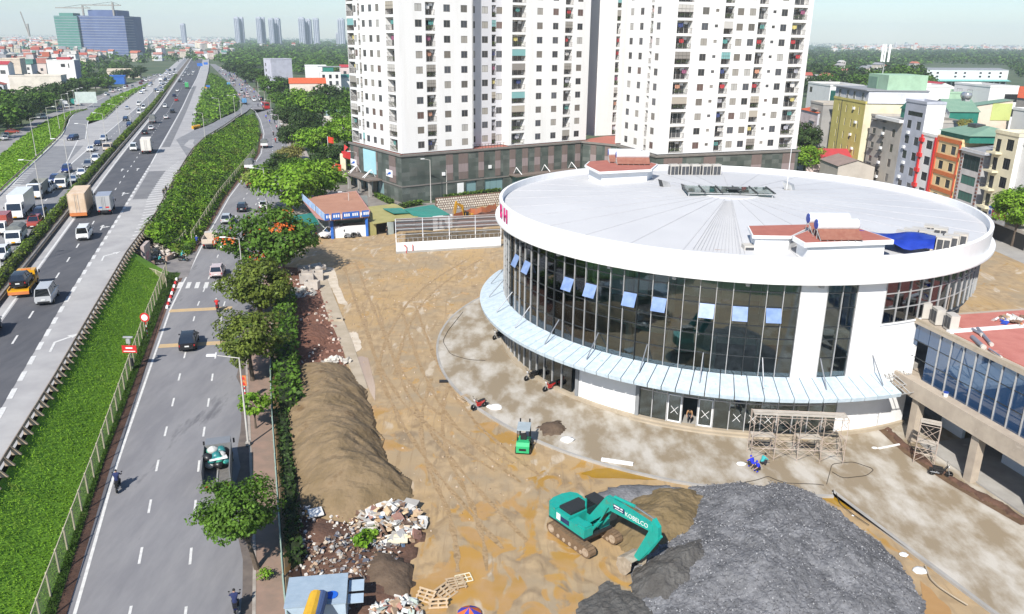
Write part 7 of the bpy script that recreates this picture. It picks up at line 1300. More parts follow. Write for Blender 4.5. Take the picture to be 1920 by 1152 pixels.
def excavator(loc, rz, label, paint, sc=1.0, pose=None, text=None):
 t = thing('excavator', label, 'excavator', loc, rz); t.scale = (sc, sc, sc)
 mud = mat('muddy_track', (.2, .13, .075), (.13, .085, .05), (.3, .22, .14), scale=3, rough=.9); pale = mat('muddy_roller', (.45, .36, .27), (.3, .22, .15), scale=4)
 for s in (-1, 1):
  tr = NO('track', None, t, (s * 1.25, 0, 0)); out = [(-2.0, .12), (1.75, .12), (2.1, .38), (2.05, .7), (1.75, .9), (-1.9, .9), (-2.25, .7), (-2.3, .38)]
  NO('track_belt', B().xprism([(y * .97, .5 + (z - .5) * .9) for y, z in out], -.28, .28).mesh('track_belt', mud), tr); L_ = resample([(y, z, 0) for y, z in out] + [(*out[0], 0)], 43)
  for i in range(42):
   a, c = L_[i], L_[i + 1]; an = math.atan2(c[1] - a[1], c[0] - a[0]); b = B(); b.box(0, 0, 0, .6, .2, .06); o = NO('track_shoe', MESH.setdefault('shoe', b.mesh('track_shoe', mud)), tr, (0, (a[0] + c[0]) / 2, (a[1] + c[1]) / 2)); o.rotation_euler = (an, 0, 0)
  for y, r in ((-1.85, .3), (1.65, .3), (-1.1, .14), (-.5, .14), (.1, .14), (.7, .14), (1.2, .14)): NO('roller', B().lathe([(r, -.31), (r, .31)], 12, 0, y, .5 if r > .2 else .3, 'x').mesh('roller', pale), tr)
 NO('undercarriage', BX(-1.0, 1.0, -.7, .7, .4, .85).lathe([(.62, .8), (.62, 1.08)], 20).mesh('undercarriage', mud), t)
 dark = mat('machine_black', (.025, .028, .03), scale=3, rough=.5); P_ = PAINT[paint]
 NO('deck', BX(-1.3, 1.3, -2.4, 1.25, 1.05, 1.2).mesh('deck', dark), t)
 NO('counterweight', B().prism([(-1.3, -1.75), (1.3, -1.75), (1.3, -2.35), (1.0, -2.75), (.4, -2.95), (-.4, -2.95), (-1.0, -2.75), (-1.3, -2.35)], 1.1, 2.05).mesh('counterweight', P_), t)
 NO('engine_cover', BX(-1.28, 1.28, -1.74, -.35, 1.2, 2.0).mesh('engine_cover', P_), t); NO('engine_hood', BX(-.85, .95, -1.7, -.5, 2.0, 2.2).mesh('engine_hood', dark), t); NO('tool_box', BX(.45, 1.28, -.33, 1.2, 1.2, 1.85).box2(.5, 1.2, .5, 1.15, 1.85, 2.0).mesh('tool_box', P_), t)
 cab = NO('cab', BX(-1.28, -.4, -.55, -.45, 1.2, 2.9).box2(-1.28, -.4, .95, 1.05, 1.2, 1.7).box2(-1.28, -1.2, -.45, .95, 1.2, 1.75).box2(-.48, -.4, -.45, .95, 1.2, 1.75).box2(-1.28, -1.2, .9, 1.05, 1.7, 2.9).box2(-.48, -.4, .8, .9, 1.7, 2.9).mesh('cab', P_), t); NO('cab_roof', BX(-1.3, -.38, -.6, .95, 2.9, 3.0).mesh('cab_roof', dark), cab); NO('cab_glass', BX(-1.25, -.43, .92, .94, 1.7, 2.88).box2(-1.25, -1.22, -.4, .9, 1.75, 2.88).box2(-.46, -.43, -.4, .8, 1.75, 2.88).mesh('cab_glass', car_glass), cab); NO('seat', BX(-1.05, -.6, -.3, .2, 1.2, 1.75).box2(-1.05, -.6, -.4, -.25, 1.7, 2.4).mesh('seat', trim_b), cab)
 fo, pk, tp, bp, tip = pose or ((.35, 1.7), (2.2, 3.9), (6.1, 4.1), (4.95, 1.35), (4.55, .05))
 def off(p, q, d): v = Vector((q[0] - p[0], q[1] - p[1])); v.normalize(); return (-v.y * d, v.x * d)
 o1, o2 = off(fo, pk, .28), off(pk, tp, .26)
 boom = NO('boom', beam(B(), [(fo[0] + o1[0] * .6, fo[1] + o1[1] * .6), (pk[0] + o1[0] + o2[0] * .6, pk[1] + .55), (tp[0] + o2[0] * .9, tp[1] + o2[1] * .9), (tp[0] - o2[0] * .7, tp[1] - o2[1] * .7), (pk[0] + .25, pk[1] - .3), (fo[0] - o1[0] * .6, fo[1] - o1[1] * .6)], .38).mesh('boom', P_), t)
 o3 = off(tp, bp, .24); arm = NO('arm', beam(B(), [(tp[0] - .05, tp[1] + .75), (tp[0] + .42, tp[1] + .35), (tp[0] + .5, tp[1] - .5), (bp[0] + .28, bp[1]), (bp[0], bp[1] - .18), (bp[0] - .22, bp[1] + .1), (tp[0] - .35, tp[1] - .35)], .32).mesh('arm', P_), t)
 bk = mat('worn_bucket', (.5, .43, .34), (.33, .27, .2), (.6, .55, .48), scale=2.5, rough=.5, metal=.2); d = Vector((tip[0] - bp[0], tip[1] - bp[1])); L_ = d.length; dn = d.normalized(); pn = Vector((dn.y, -dn.x)) * (1 if (tp[0] > bp[0]) else -1)
 prof = [(0, -.15), (.1, .6), (.45, 1.1), (.95, 1.0), (1.25, .3), (1.0, -.05), (.5, -.3)]; PR = [(bp[0] + dn.x * a * L_ * .95 - pn.x * c * .9 * -1, bp[1] + dn.y * a * L_ * .95 - pn.y * c * .9 * -1) for a, c in prof]
 b = B(); n_ = len(PR); w2 = .72
 for s in (-w2, w2): b.add([(s, y, z) for y, z in PR], [tuple(range(n_))])
 for i in range(n_ - 3): b.quad((-w2, *PR[i + 1]), (w2, *PR[i + 1]), (w2, *PR[i + 2]), (-w2, *PR[i + 2]))
 b.quad((-w2, *PR[0]), (w2, *PR[0]), (w2, *PR[1]), (-w2, *PR[1])); bko = NO('bucket', b.mesh('bucket', bk), t)
 for k in range(5): x = -w2 + w2 * 2 * (k + .5) / 5; NO('tooth', BT((x, *PR[4]), (x, PR[4][0] + dn.x * .22, PR[4][1] + dn.y * .22), .06, .02).mesh('tooth', bk), bko)
 cyl = mat('cylinder_chrome', (.55, .55, .55), scale=3, rough=.2, metal=.8)
 for s in (-.42, .42): NO('boom_cylinder', BT((s, .9, 1.25), (s, (.9 + pk[0]) / 2 + .15, (1.25 + pk[1]) / 2 - .1), .11, n=10).tube((s, (.9 + pk[0]) / 2 + .15, (1.25 + pk[1]) / 2 - .1), (s, pk[0] + .2, pk[1] + .05), .06, n=8).mesh('boom_cylinder', P_), t)
 NO('arm_cylinder', BT((0, pk[0] + .4, pk[1] + .75), (0, pk[0] + 2.2, pk[1] + .95), .11, n=10).mesh('arm_cylinder', P_), t); NO('piston_rod', BT((0, pk[0] + 2.2, pk[1] + .95), (0, tp[0] - .02, tp[1] + .7), .055, n=8).mesh('piston_rod', cyl), t); NO('bucket_cylinder', BT((0, tp[0] + .6, tp[1] - .2), (0, bp[0] + .75, bp[1] + .75), .1, n=10).tube((0, bp[0] + .75, bp[1] + .75), (0, bp[0] + .35, bp[1] + .15), .05, n=8).mesh('bucket_cylinder', P_), t)
 if text:
  an = math.atan2(tp[1] - pk[1], tp[0] - pk[0]); lab = mat('label_white', (.75, .75, .75), scale=4); db = mat('label_navy', (.02, .03, .1), scale=4)
  for s in (1, -1):
   r_ = Matrix(((0, 0, s, s * .195), (s * math.cos(an), -math.sin(an), 0, pk[0] + 2.55), (s * math.sin(an), math.cos(an), 0, pk[1] + .2), (0, 0, 0, 1))); o = NO('lettering', text_mesh(text, .44, lab, 'lettering', .006), boom); o.matrix_local = r_
   o = NO('label_patch', BC(0, 0, 0, 1.0, .36, .01).mesh('label_patch', db), boom); r2 = r_.copy(); r2[1][3] = pk[0] + 1.0; r2[2][3] = pk[1] + .22; o.matrix_local = r2
   o = NO('label_marks', BC(-.2, .08, .01, .5, .1, .01).box(.25, .08, .01, .2, .1, .01).box(0, -.09, .01, .7, .05, .01).mesh('label_marks', lab), boom); o.matrix_local = r2
  NO('label_patch', BX(1.285, 1.3, -1.15, -.3, 1.4, 1.75).mesh('label_patch', db), t); NO('white_panel', BX(1.285, 1.3, -1.6, -1.2, 1.35, 1.85).mesh('white_panel', lab), t)
 return t
PAINT['exca'] = mat('paint_exca', (.01, .34, .28), (.012, .29, .24), (.15, .19, .13), scale=1.6, rough=.42, spec=.4, lo=.4, hi=.6, nrough=.75)
EH = math.atan2(-.62, -.79)
excavator((5.25, 47.7, .02), EH, 'turquoise excavator digging into the brown sand heap', 'exca', 1.0, None, 'KOBELCO')
PAINT['exy'] = mat('paint_exy', (.62, .33, .03), (.5, .26, .03), scale=1, rough=.5)
g_ = G(872, 415); excavator((g_[0], g_[1], .02), 2.4, 'small yellow excavator on red earth behind the carport frame', 'exy', .62, ((.35, 1.75), (1.2, 4.6), (3.6, 6.0), (4.3, 2.5), (3.9, 1.2)))
o = mound('earth_heap', [G(*p) for p in ((838, 424), (880, 392), (940, 388), (948, 420), (900, 428))], 1.0, .3, red_dirt, seed=44, z0=.02, rough=.5); tag(o, 'red earthworks heap behind the white boundary wall', 'earth heap')
b = B(); L_ = [G(*p, 1.4) for p in ((850, 408), (880, 398), (905, 395), (930, 388))]; P = [[(p[0], p[1], .9 + .25 * math.sin(i * 2)) for i, p in enumerate(resample(L_, 12))], [(p[0], p[1], 2.0 + .2 * math.sin(i * 3)) for i, p in enumerate(resample(L_, 12))]]; o = b.grid(P).build('barrier_netting', mat('orange_net', (.6, .18, .06), (.5, .2, .12), scale=1.5)); tag(o, 'orange safety netting strung along the retaining wall', 'netting')
g_ = PZ(982, 838); t = thing('forklift', 'green forklift with grey roof beside the soil heap', 'forklift', (g_[0], g_[1], .03), -.1); fg = mat('forklift_green', (.03, .42, .16), (.03, .36, .14), scale=2, rough=.35); NO('counterweight', B().xprism([(-1.25, .25), (-.3, .25), (-.3, 1.1), (-1.0, 1.1), (-1.25, .85)], -.55, .55).mesh('counterweight', fg), t); NO('front_body', BX(-.5, .5, -.3, .9, .3, .75).mesh('front_body', fg), t); NO('roof', BX(-.55, .55, -.75, .75, 2.05, 2.14).mesh('roof', mat('forklift_roof', (.36, .42, .45), scale=2)), t); NO('seat', BX(-.25, .25, -.5, 0, 1.1, 1.25).box2(-.25, .25, -.55, -.45, 1.2, 1.7).mesh('seat', trim_b), t)
for x in (-.5, .5):
 NO('roof_post', BT((x, -.7, 1.0), (x, -.65, 2.1), .04).tube((x, .85, .75), (x, .65, 2.1), .04).mesh('roof_post', trim_b), t); NO('mast_rail', BX(x * .8 - .06, x * .8 + .06, 1.0, 1.12, .1, 2.3).mesh('mast_rail', trim_b), t); NO('fork', BX(x * .6 - .06, x * .6 + .06, 1.12, 2.1, .08, .13).mesh('fork', dark_st), t)
 for y in (-.85, .75): w = NO('wheel', wheel_meshes(.3, .22)[0], t, (x * 1.05, y, .3)); NO('rim', wheel_meshes(.3, .22)[1], w)
NO('steering_wheel', B().lathe([(.2, 0), (.22, .02), (.2, .04), (.18, .02), (.2, 0)], 12, 0, .3, 1.2).mesh('steering_wheel', trim_b), t); NO('grille', BX(-.3, .3, -1.27, -1.22, .45, .65).mesh('grille', trim_b), t)
def scaffold(loc, rz, nx, nz, label, bay=1.6, dep=1.25, fh=1.7, group=None):
 t = thing('scaffold', label, 'scaffold', loc, rz, group); fr = B()
 for y in (0, dep): fr.tube((0, y, 0), (0, y, fh), .03, n=5)
 fr.tube((0, 0, fh - .02), (0, dep, fh - .02), .028, n=5).tube((0, .3, fh * .55), (0, dep - .3, fh * .55), .025, n=5).tube((0, .3, fh * .55), (0, .3, fh), .02, n=5).tube((0, dep - .3, fh * .55), (0, dep - .3, fh), .02, n=5)
 fm = fr.mesh('scaffold_frame', MATS.get('scaf') or mat('scaf', (.5, .42, .36), (.36, .28, .23), scale=2, rough=.6)); br = BT((0, 0, .2), (bay, 0, fh - .2), .02, n=4).tube((0, 0, fh - .2), (bay, 0, .2), .02, n=4).mesh('cross_brace', MATS['scaf']); pk = BX(0, bay, .15, .5, 0, .05).mesh('plank', mat('scaffold_plank', (.5, .45, .39), (.4, .36, .31), scale=2)); lg = BT((0, 0, 0), (bay, 0, 0), .026, n=5).mesh('ledger', MATS['scaf'])
 for k in range(nz):
  for i in range(nx + 1): NO('scaffold_frame', fm, t, (i * bay, 0, k * fh))
  for i in range(nx):
   for y in (0, dep): NO('cross_brace', br, t, (i * bay, y, k * fh)); NO('ledger', lg, t, (i * bay, y, k * fh + fh * (.96 if k == nz - 1 else .55)))
   if k == nz - 1 or i % 2 == 0: NO('plank', pk, t, (i * bay, .1, (k + 1) * fh)); NO('plank', pk, t, (i * bay, .6, (k + 1) * fh))
 return t
a, c = PZ(1407, 862), PZ(1580, 870)
scaffold((a[0], a[1], .2), math.atan2(c[1] - a[1], c[0] - a[0]), 4, 2, 'long two lift scaffold before the ground floor glass', bay=math.dist(a, c) / 4.0, dep=1.4, fh=2.0)
g_ = PZ(1712, 868); scaffold((g_[0], g_[1], .2), -.5, 1, 2, 'narrow scaffold tower standing beside the wing column', 1.5, 1.0, 1.8)
g_ = wl(-1.2, 1.2, 10.2); scaffold((g_[0] + 1.2, g_[1] + 1.0, 10.2), -.3, 1, 1, 'small scaffold bay standing on the wing roof corner', 1.8, 1.2, 2.2)
g_ = PZ(1625, 805); t = thing('trestle', 'small steel trestle leaning at the white curved wall', 'trestle', g_, .1); NO('frame', BT((0, 0, 0), (0, 0, 1.5), .025).tube((.9, 0, 0), (.9, 0, 1.5), .025).tube((0, 0, 1.5), (.9, 0, 1.5), .025).tube((.45, .1, 0), (.45, .1, 1.3), .02).mesh('frame', steel_g), t); NO('rail', BT((0, 0, 1.2), (.9, 0, 1.2), .02).mesh('rail', steel_g), t)
ribs = [PZ(1640, 795), PZ(1700, 850), PZ(1780, 905), PZ(1920, 985)]; Lr = resample(ribs, 16); tag(ribbon([(p[0] - .25, p[1], .215) for p in Lr], [(p[0] + .45, p[1] + .1, .215) for p in Lr]).build('ditch', mat('ditch_mud', (.1, .06, .035), (.16, .1, .06), scale=2, rough=.8)), kind='structure')
o = mound('earth_ridge', [(p[0] + .3, p[1] - .1, 0) for p in Lr] + [(p[0] + 1.0, p[1] + .3, 0) for p in Lr[::-1]], .35, .7, mat('brown_dirt', (.2, .13, .08)), z0=.2, step=.2, seed=50); tag(o, 'low earth ridge along the wing drain', 'earth heap')
cab_m = mat('cable_black', (.04, .035, .03), scale=5)
def cable(px, label, r=.025, z=.24, m_=None):
 pts = resample([G(*p, z) for p in px], len(px) * 6); q = [tuple(p) for p in pts]; q2 = [q[0]] + [tuple((np.array(a) + np.array(b_) + np.array(c_)) / 3) for a, b_, c_ in zip(q[:-2], q[1:-1], q[2:])] + [q[-1]]; o = B().path(q2, r, 5).build('cable', m_ or cab_m); tag(o, label, 'cable')
cable([(1395, 905), (1420, 900), (1440, 893), (1455, 900), (1475, 906), (1530, 908), (1545, 910)], 'black cable looping over the kerb near the workers'); cable([(1550, 908), (1560, 870), (1600, 866), (1640, 880), (1625, 892), (1580, 897), (1560, 885)], 'black hose loop lying on the plaza beside the long scaffold'); cable([(868, 585), (840, 620), (830, 640), (845, 665), (880, 675), (910, 676)], 'thin black cable curving over the plaza beside the canopy'); cable([(1735, 1060), (1745, 1085), (1760, 1100), (1790, 1120), (1815, 1135)], 'pale hose running along the drain below the plaza edge', .04, .3, conc_tn); cable([(1568, 925), (1575, 945), (1600, 965), (1630, 985)], 'thin cable hanging over the plaza edge')
def slab(px, py, z, w, l_, h, rz, m_, name, label, cat, **k):
 g_ = G(px, py, z); b = B(); b.box(0, 0, h / 2, w, l_, h).box(0, 0, h * 1.02, w * .9, l_ * .12, h * .06); o = b.build(name, m_, loc=g_, rz=rz); tag(o, label, cat); return o
foam = mat('foam_white', (.78, .78, .76), (.68, .68, .66), scale=2, rough=.8)
for px, py, w, lb in ((1694, 1040, .7, 'white foam scrap in the drain below the plaza'), (1724, 1070, 1.1, 'larger white foam wedge in the drain below the plaza'), (1600, 967, .25, 'tiny white scrap at the plaza edge'), (1390, 870, .9, 'white plastic sheet lying near the workers'), (1640, 868 - 28, .5, 'white sack beside the long white plank')):
 g_ = G(px, py, .22 if py < 900 else .1); o = blob(w * .5, int(px)).build('foam_scrap', foam, loc=g_, smooth=True, scale=(1, .8, .35)); tag(o, lb, 'scrap')
slab(1667, 838, .21, 2.3, .18, .08, .35, white_p, 'plank', 'white plank lying on the plaza beside the wing scaffold', 'plank'); slab(1157, 868, .21, 2.6, .3, .2, -.28, white_p, 'concrete_beam', 'white concrete beam lying along the plaza kerb', 'beam'); slab(834, 716, .05, 1.1, .5, .12, .05, trim_b, 'steel_plate', 'black steel plate lying on the muddy yard', 'plate')
for px, py, w, lb in ((930, 765, 1.2, 'white sheeted heap beside the red motorbike'), (1064, 826, 1.1, 'white sack heap beside the forklift soil'), (918, 808 - 45, .6, 'pale bag beside the parked red motorbike')):
 o = blob(w * .6, int(px)).build('sheeted_heap', foam, loc=PZ(px, py), smooth=True, scale=(1, .8, .6)); tag(o, lb, 'heap')
def pallet(px, py, rz, tilt, label, m_=None, z=.05):
 g_ = G(px, py, z); t = thing('pallet', label, 'pallet', g_); t.rotation_euler = (tilt, 0, rz); m_ = m_ or mat('pallet_wood', (.5, .38, .25), (.38, .28, .18), scale=3)
 for k in range(5): NO('slat', MESH.setdefault('ps', BX(-.6, .6, -.06, .06, .12, .15).mesh('slat', m_)), t, (0, -.5 + .25 * k, 0))
 for k in range(3): NO('bearer', MESH.setdefault('pb', BX(-.05, .05, -.55, .55, 0, .12).mesh('bearer', m_)), t, (-.5 + .5 * k, 0, 0))
for a in (((855, 1096), .3, 0, 'wooden pallet lying on wet mud'), ((835, 1112), .9, .25, 'broken pallet propped on another beside the mud pool'), ((797, 1122), -.4, .5, 'pallet leaning against rubbish bags'), ((822, 1138), .1, 1.2, 'pallet standing upright near the striped parasol'), ((872, 749), .7, .1, 'small pallet against the plaza kerb')): pallet(*a[0], *a[1:])
t = thing('steel_frame_grid', 'yellowish welded window grid lying on the mud pool', 'frame', G(870, 1085, .06), .35)
for k in range(4): NO('bar', BX(-.5 + .33 * k - .03, -.5 + .33 * k + .03, -.4, .4, 0, .05).mesh('bar', crm), t)
for k in range(3): NO('cross_bar', BX(-.5, .5, -.4 + .4 * k - .03, -.4 + .4 * k + .03, .01, .06).mesh('cross_bar', crm), t)
t = thing('parasol', 'striped orange blue parasol lying folded open on the mud', 'parasol', G(880, 1153, .1)); t.scale = (.72, .72, .72); cs = [mat('parasol_orange', (.62, .14, .03), scale=3), mat('parasol_blue', (.05, .05, .4), scale=3)]
for k in range(8): a0, a1 = k * math.pi / 4, (k + 1) * math.pi / 4; NO('canopy_segment', B().add([(0, 0, .75), (1.0 * math.cos(a0), 1.0 * math.sin(a0), .15), (1.05 * math.cos((a0 + a1) / 2), 1.05 * math.sin((a0 + a1) / 2), .1), (1.0 * math.cos(a1), 1.0 * math.sin(a1), .15)], [(0, 1, 2, 3)]).mesh('canopy_segment', cs[k % 2]), t)
c = G(725, 985, .3); heap_of('rubbish_heap', 'white foam and cardboard rubbish heap on the brown earth', 'rubbish', c, 2.6, 2.9, 230, (.25, .85), [WHT, WHT, CRM, (.62, .45, .28), (.7, .69, .66), (.4, .39, .38), (.33, .18, .14), (.16, .24, .36), WHT, TAN, BRN, (.5, .47, .42)], 1.3, 0, .25)
c = G(665, 1040, .45); heap_of('litter_spread', 'grey litter and broken rubble strewn beside the soil heap', 'litter', c, 3.0, 3.0, 420, (.1, .35), [GRY, (.5, .47, .43), (.12, .1, .09), CRM, (.62, .6, .57), BRN, (.25, .24, .25), (.05, .06, .09), BRN, TAN], .3)
c = G(740, 1148, .2); heap_of('rubbish_heap', 'white bags heap between the soil heap and pallets', 'rubbish', c, 1.6, 1.3, 90, (.25, .6), [WHT, (.6, .62, .6), WHT, (.4, .2, .15), (.36, .42, .38), TAN], .7)
c = G(640, 1110, .3); heap_of('litter_spread', 'dark litter strewn between hut and rubbish', 'litter', c, 2.2, 1.8, 240, (.08, .25), [BRN, GRY, (.55, .5, .45), (.1, .08, .06), CRM], .15)
for (px, py), w, l_, lb in (((716, 975), .95, 1.2, 'brown cardboard sheet on top of the rubbish heap'), ((745, 1012), 1.4, .8, 'cream panel with square hole beside the rubbish'), ((592, 962), 1.0, .9, 'white foam board lying alone on the brown earth'), ((770, 945), 1.1, .9, 'grey board tilted at the rubbish heap edge')):
 g_ = G(px, py, .55); b = B(); b.box(0, 0, .05, w, l_, .1, rx=.12).box(w * .2, l_ * .1, .11, w * .25, l_ * .2, .02, rx=.12); o = b.build('board', dict(brown=terra, cream=crm, white=foam, grey=conc_gr)[lb.split()[0]] if lb.split()[0] != 'brown' else mat('cardboard', (.5, .34, .2), scale=2), loc=g_, rz=rnd.uniform(-.4, .5)); tag(o, lb, 'board')
t = thing('site_hut', 'pale blue corrugated site hut with porch beside hedge', 'hut', G(605, 1160, .02), .15); NO('wall', BX(-1.9, 1.5, -1.3, 1.3, 0, 2.0).mesh('wall', mat('hut_blue', (.4, .5, .6), scale=1)), t)
for k in range(12): NO('roof_rib', MESH.setdefault('hr', BX(-1.95, 1.55, -.11, .11, 0, .05).mesh('roof_rib', mat('hut_roof', (.32, .4, .48), (.27, .35, .43), scale=1.5))), t, (0, -1.25 + .23 * k, 2.0 + .015 * (k % 2)))
NO('porch_frame', BX(1.6, 2.5, .2, 1.2, 1.6, 1.66).box2(1.6, 2.5, -.9, -.1, 1.6, 1.66).mesh('porch_frame', mat('hut_blue', (.4, .5, .6))), t); NO('blue_disc', B().lathe([(.35, 0), (.35, .03)], 16, .7, -.6, 2.08).mesh('blue_disc', mat('disc_blue', (.01, .12, .6), scale=2)), t)
t = thing('tarp_roll', 'rolled yellow and blue tarpaulin on the site hut roof', 'tarpaulin', (*G(588, 1150, 2.1)[:2], 2.07), .05); NO('roll', BT((0, -1.2, .45), (0, 1.0, .45), .45, .4, 12).mesh('roll', mat('tarp_yellow', (.68, .4, .03), (.6, .34, .03), scale=2)), t); NO('edge', BT((.3, -1.15, .4), (.3, 1.1, .4), .36, .36, 12).mesh('edge', mat('tarp_navy', (.06, .1, .22), scale=2)), t)
def scatter(name, label, cat, poly, n, sizes, cols, z=.05):
 P_ = np.array([G(*p)[:2] for p in poly]); lo, hi = P_.min(0), P_.max(0); b = B(); k = 0
 while k < n:
  x, y = npr.uniform(lo[0], hi[0]), npr.uniform(lo[1], hi[1])
  if in_poly(np.array([x]), np.array([y]), P_)[0]: s = npr.uniform(*sizes); b.box(x, y, z + s * .2, s, s * npr.uniform(.5, 1), s * .6, npr.uniform(0, 3), .8); k += 1
 o = b.build(name, rampmat(name + label[:6], cols, by='isl', rough=.9)); tag(o, label, cat, None, 'stuff')
scatter('brick_bits', 'brick bits and stones scattered on the red earth strip', 'rubble', ((520, 520), (585, 505), (612, 560), (642, 650), (648, 680), (548, 700), (525, 660)), 420, (.08, .38), [(.5, .42, .36), (.36, .2, .15), (.58, .53, .48), (.25, .13, .1)], .1)
scatter('mud_clods', 'clods and small stones scattered over the muddy yard', 'rubble', ((620, 520), (930, 480), (840, 620), (900, 780), (1100, 880), (1000, 950), (800, 1000), (740, 860), (690, 720)), 260, (.06, .2), [(.4, .3, .2), (.3, .22, .14), (.5, .4, .3)], .02)
scatter('earth_bits', 'pale bits scattered on the brown earth by the hedge', 'rubble', ((545, 880), (600, 960), (690, 985), (680, 1060), (600, 1080), (545, 1130), (535, 960)), 320, (.06, .25), [(.6, .56, .5), (.4, .28, .2), (.3, .18, .12), (.66, .63, .6)], .3)
blockm = mat('block_concrete', (.52, .47, .42), (.4, .36, .32), scale=1.2)
for i, (px, py, w, l_, h, rz, z) in enumerate(((575, 530, 1.9, 1.3, 1.2, .3, 0), (586, 541, 1.9, 1.2, 1.1, -.1, 0), (597, 524, 1.4, 1.6, 1.2, .2, 0), (583, 516, 2.6, .9, .9, .5, 0))):
 g_ = G(px, py, .1); t = thing('concrete_block', ('large pale concrete culvert block on the earth strip', 'concrete culvert block in front of the stacked ones', 'upright concrete culvert block at the yard edge', 'long concrete block behind the culvert blocks')[i], 'concrete block', g_, rz); NO('shell', BX(-w / 2, w / 2, -l_ / 2, -l_ / 2 + .15, 0, h).box2(-w / 2, w / 2, l_ / 2 - .15, l_ / 2, 0, h).box2(-w / 2, -w / 2 + .15, -l_ / 2 + .15, l_ / 2 - .15, 0, h).box2(w / 2 - .15, w / 2, -l_ / 2 + .15, l_ / 2 - .15, 0, h).mesh('shell', blockm), t); NO('base', BX(-w / 2 + .15, w / 2 - .15, -l_ / 2 + .15, l_ / 2 - .15, 0, h * .75).mesh('base', conc_tn), t)
for i, (px, py, r) in enumerate(((570, 503, .45), (590, 500, .45), (599, 503, .4))): g_ = G(px, py, .9); t = thing('concrete_pipe', 'pale concrete pipe lying on the block stack', 'pipe', g_, .4 + .2 * i, 'concrete pipes on the earth strip'); NO('barrel', B().lathe([(r * .8, -.9), (r, -.9), (r, .9), (r * .8, .9), (r * .8, -.9)], 16, 0, 0, 0, 'x').mesh('barrel', blockm, True), t); NO('collar', B().lathe([(r, .65), (r * 1.12, .65), (r * 1.12, .9), (r, .9)], 16, 0, 0, 0, 'x').mesh('collar', blockm), t)
c = G(560, 550, .1); heap_of('rubble_heap', 'broken concrete slabs heaped under the culvert blocks', 'rubble', c, 2.4, 2.2, 60, (.4, 1.1), [(.55, .5, .44), (.42, .38, .33), (.3, .3, .28)], .5, 0, .3)
c = G(632, 678, .1); heap_of('rubble_heap', 'pale broken plaster heap at the top of the sand heap', 'rubble', c, 1.5, .8, 40, (.3, .8), [(.6, .57, .52), (.5, .46, .4)], .4, 0, .4)
t = thing('drain_cover', 'cream concrete drain box at the yard edge', 'drain', G(630, 601, .06), .05); NO('box', BX(-.9, .9, -.35, .35, 0, .25).mesh('box', conc_tn), t); NO('opening', BX(.1, .6, -.2, .2, .25, .26).mesh('opening', dark_in), t)
for px, py in ((762, 475), (774, 474)): g_ = G(px, py, .02); t = thing('standpipe', ('bent red standpipe' if px < 770 else 'straight red standpipe') + ' before the white boundary wall', 'standpipe', g_); NO('riser', BT((0, 0, 0), (0, 0, 1.2), .06).mesh('riser', redp), t); NO('bend', BT((0, 0, 1.2), (-.4 if px < 770 else 0, 0, 1.35), .06).mesh('bend', redp), t)
LM = dict(dark=leafmat('leaf_dark', (.028, .06, .014), (.055, .1, .022), (.02, .04, .012), .4), mid=leafmat('leaf_green', (.055, .125, .014), (.105, .2, .024), (.03, .065, .012), .35), bright=leafmat('leaf_bright', (.115, .25, .014), (.2, .34, .03), (.055, .13, .012), .35), olive=leafmat('leaf_olive', (.085, .13, .02), (.15, .19, .03), (.045, .085, .015), .7), yellow=leafmat('leaf_yellow', (.2, .19, .045), (.28, .26, .08), (.1, .13, .03), .4))
flower = leafmat('flame_flowers', (.55, .09, .015), (.62, .16, .03), (.45, .06, .01), .5, .2); bark = mat('tree_bark', (.13, .1, .075), (.08, .06, .045), scale=4, rough=.95)
TM = {}
def tree_meshes(kind, seed, n, leaf, flat=.75, flowers=False):
 """unit tree: crown radius 1, crown centre at z = 1"""
 k = (kind, seed, n, leaf, flat, flowers)
 if k in TM: return TM[k]
 r = np.random.default_rng(seed); K_ = 64; d = r.normal(0, 1, (K_, 3)); d /= np.linalg.norm(d, axis=1)[:, None]; d[:, 2] = d[:, 2] * .8 + .12; rad = r.uniform(.45, .98, K_) ** .7; lob = 1 + .18 * np.sin(3 * np.arctan2(d[:, 1], d[:, 0]) + seed) ; C = d * (rad * lob)[:, None] * [1, 1, flat]
 m_ = n // K_; P = []; N_ = []; F_ = []
 for c, dd in zip(C, d):
  q = r.normal(0, 1, (m_, 3)); q /= np.linalg.norm(q, axis=1)[:, None]; rr = .27 * r.uniform(.35, 1.1, m_) ** .6; p = c + q * rr[:, None] * [1, 1, .62]; P.append(p); N_.append(q * .7 + dd * .5 + [0, 0, .55]); fl_ = r.random() < (.32 if c[0] < .1 and c[2] > .0 else .05); F_.append((q[:, 2] > .05) & (r.random(m_) < (.85 if fl_ else .02)))
 P = np.concatenate(P); N_ = np.concatenate(N_); F_ = np.concatenate(F_); V = leaf_quads(P, N_, leaf, .45); me = quad_soup('crown', V + [0, 0, 1.0], [LM[kind], flower] if flowers else LM[kind], F_.astype(np.int32) if flowers else None)
 b = B(); b.tube((0, 0, 0), (.02, .01, .55), .075, .05, 8);
 for i in range(7): c = C[i * 5]; b.tube((.02, .01, .5), tuple(c * [.55, .55, .5] + [0, 0, .9]), .035, .012, 5); b.tube(tuple(c * [.55, .55, .5] + [0, 0, .9]), tuple(c * .9 + [0, 0, 1.0]), .014, .005, 4)
 TM[k] = (b.mesh('trunk', bark), me); return TM[k]
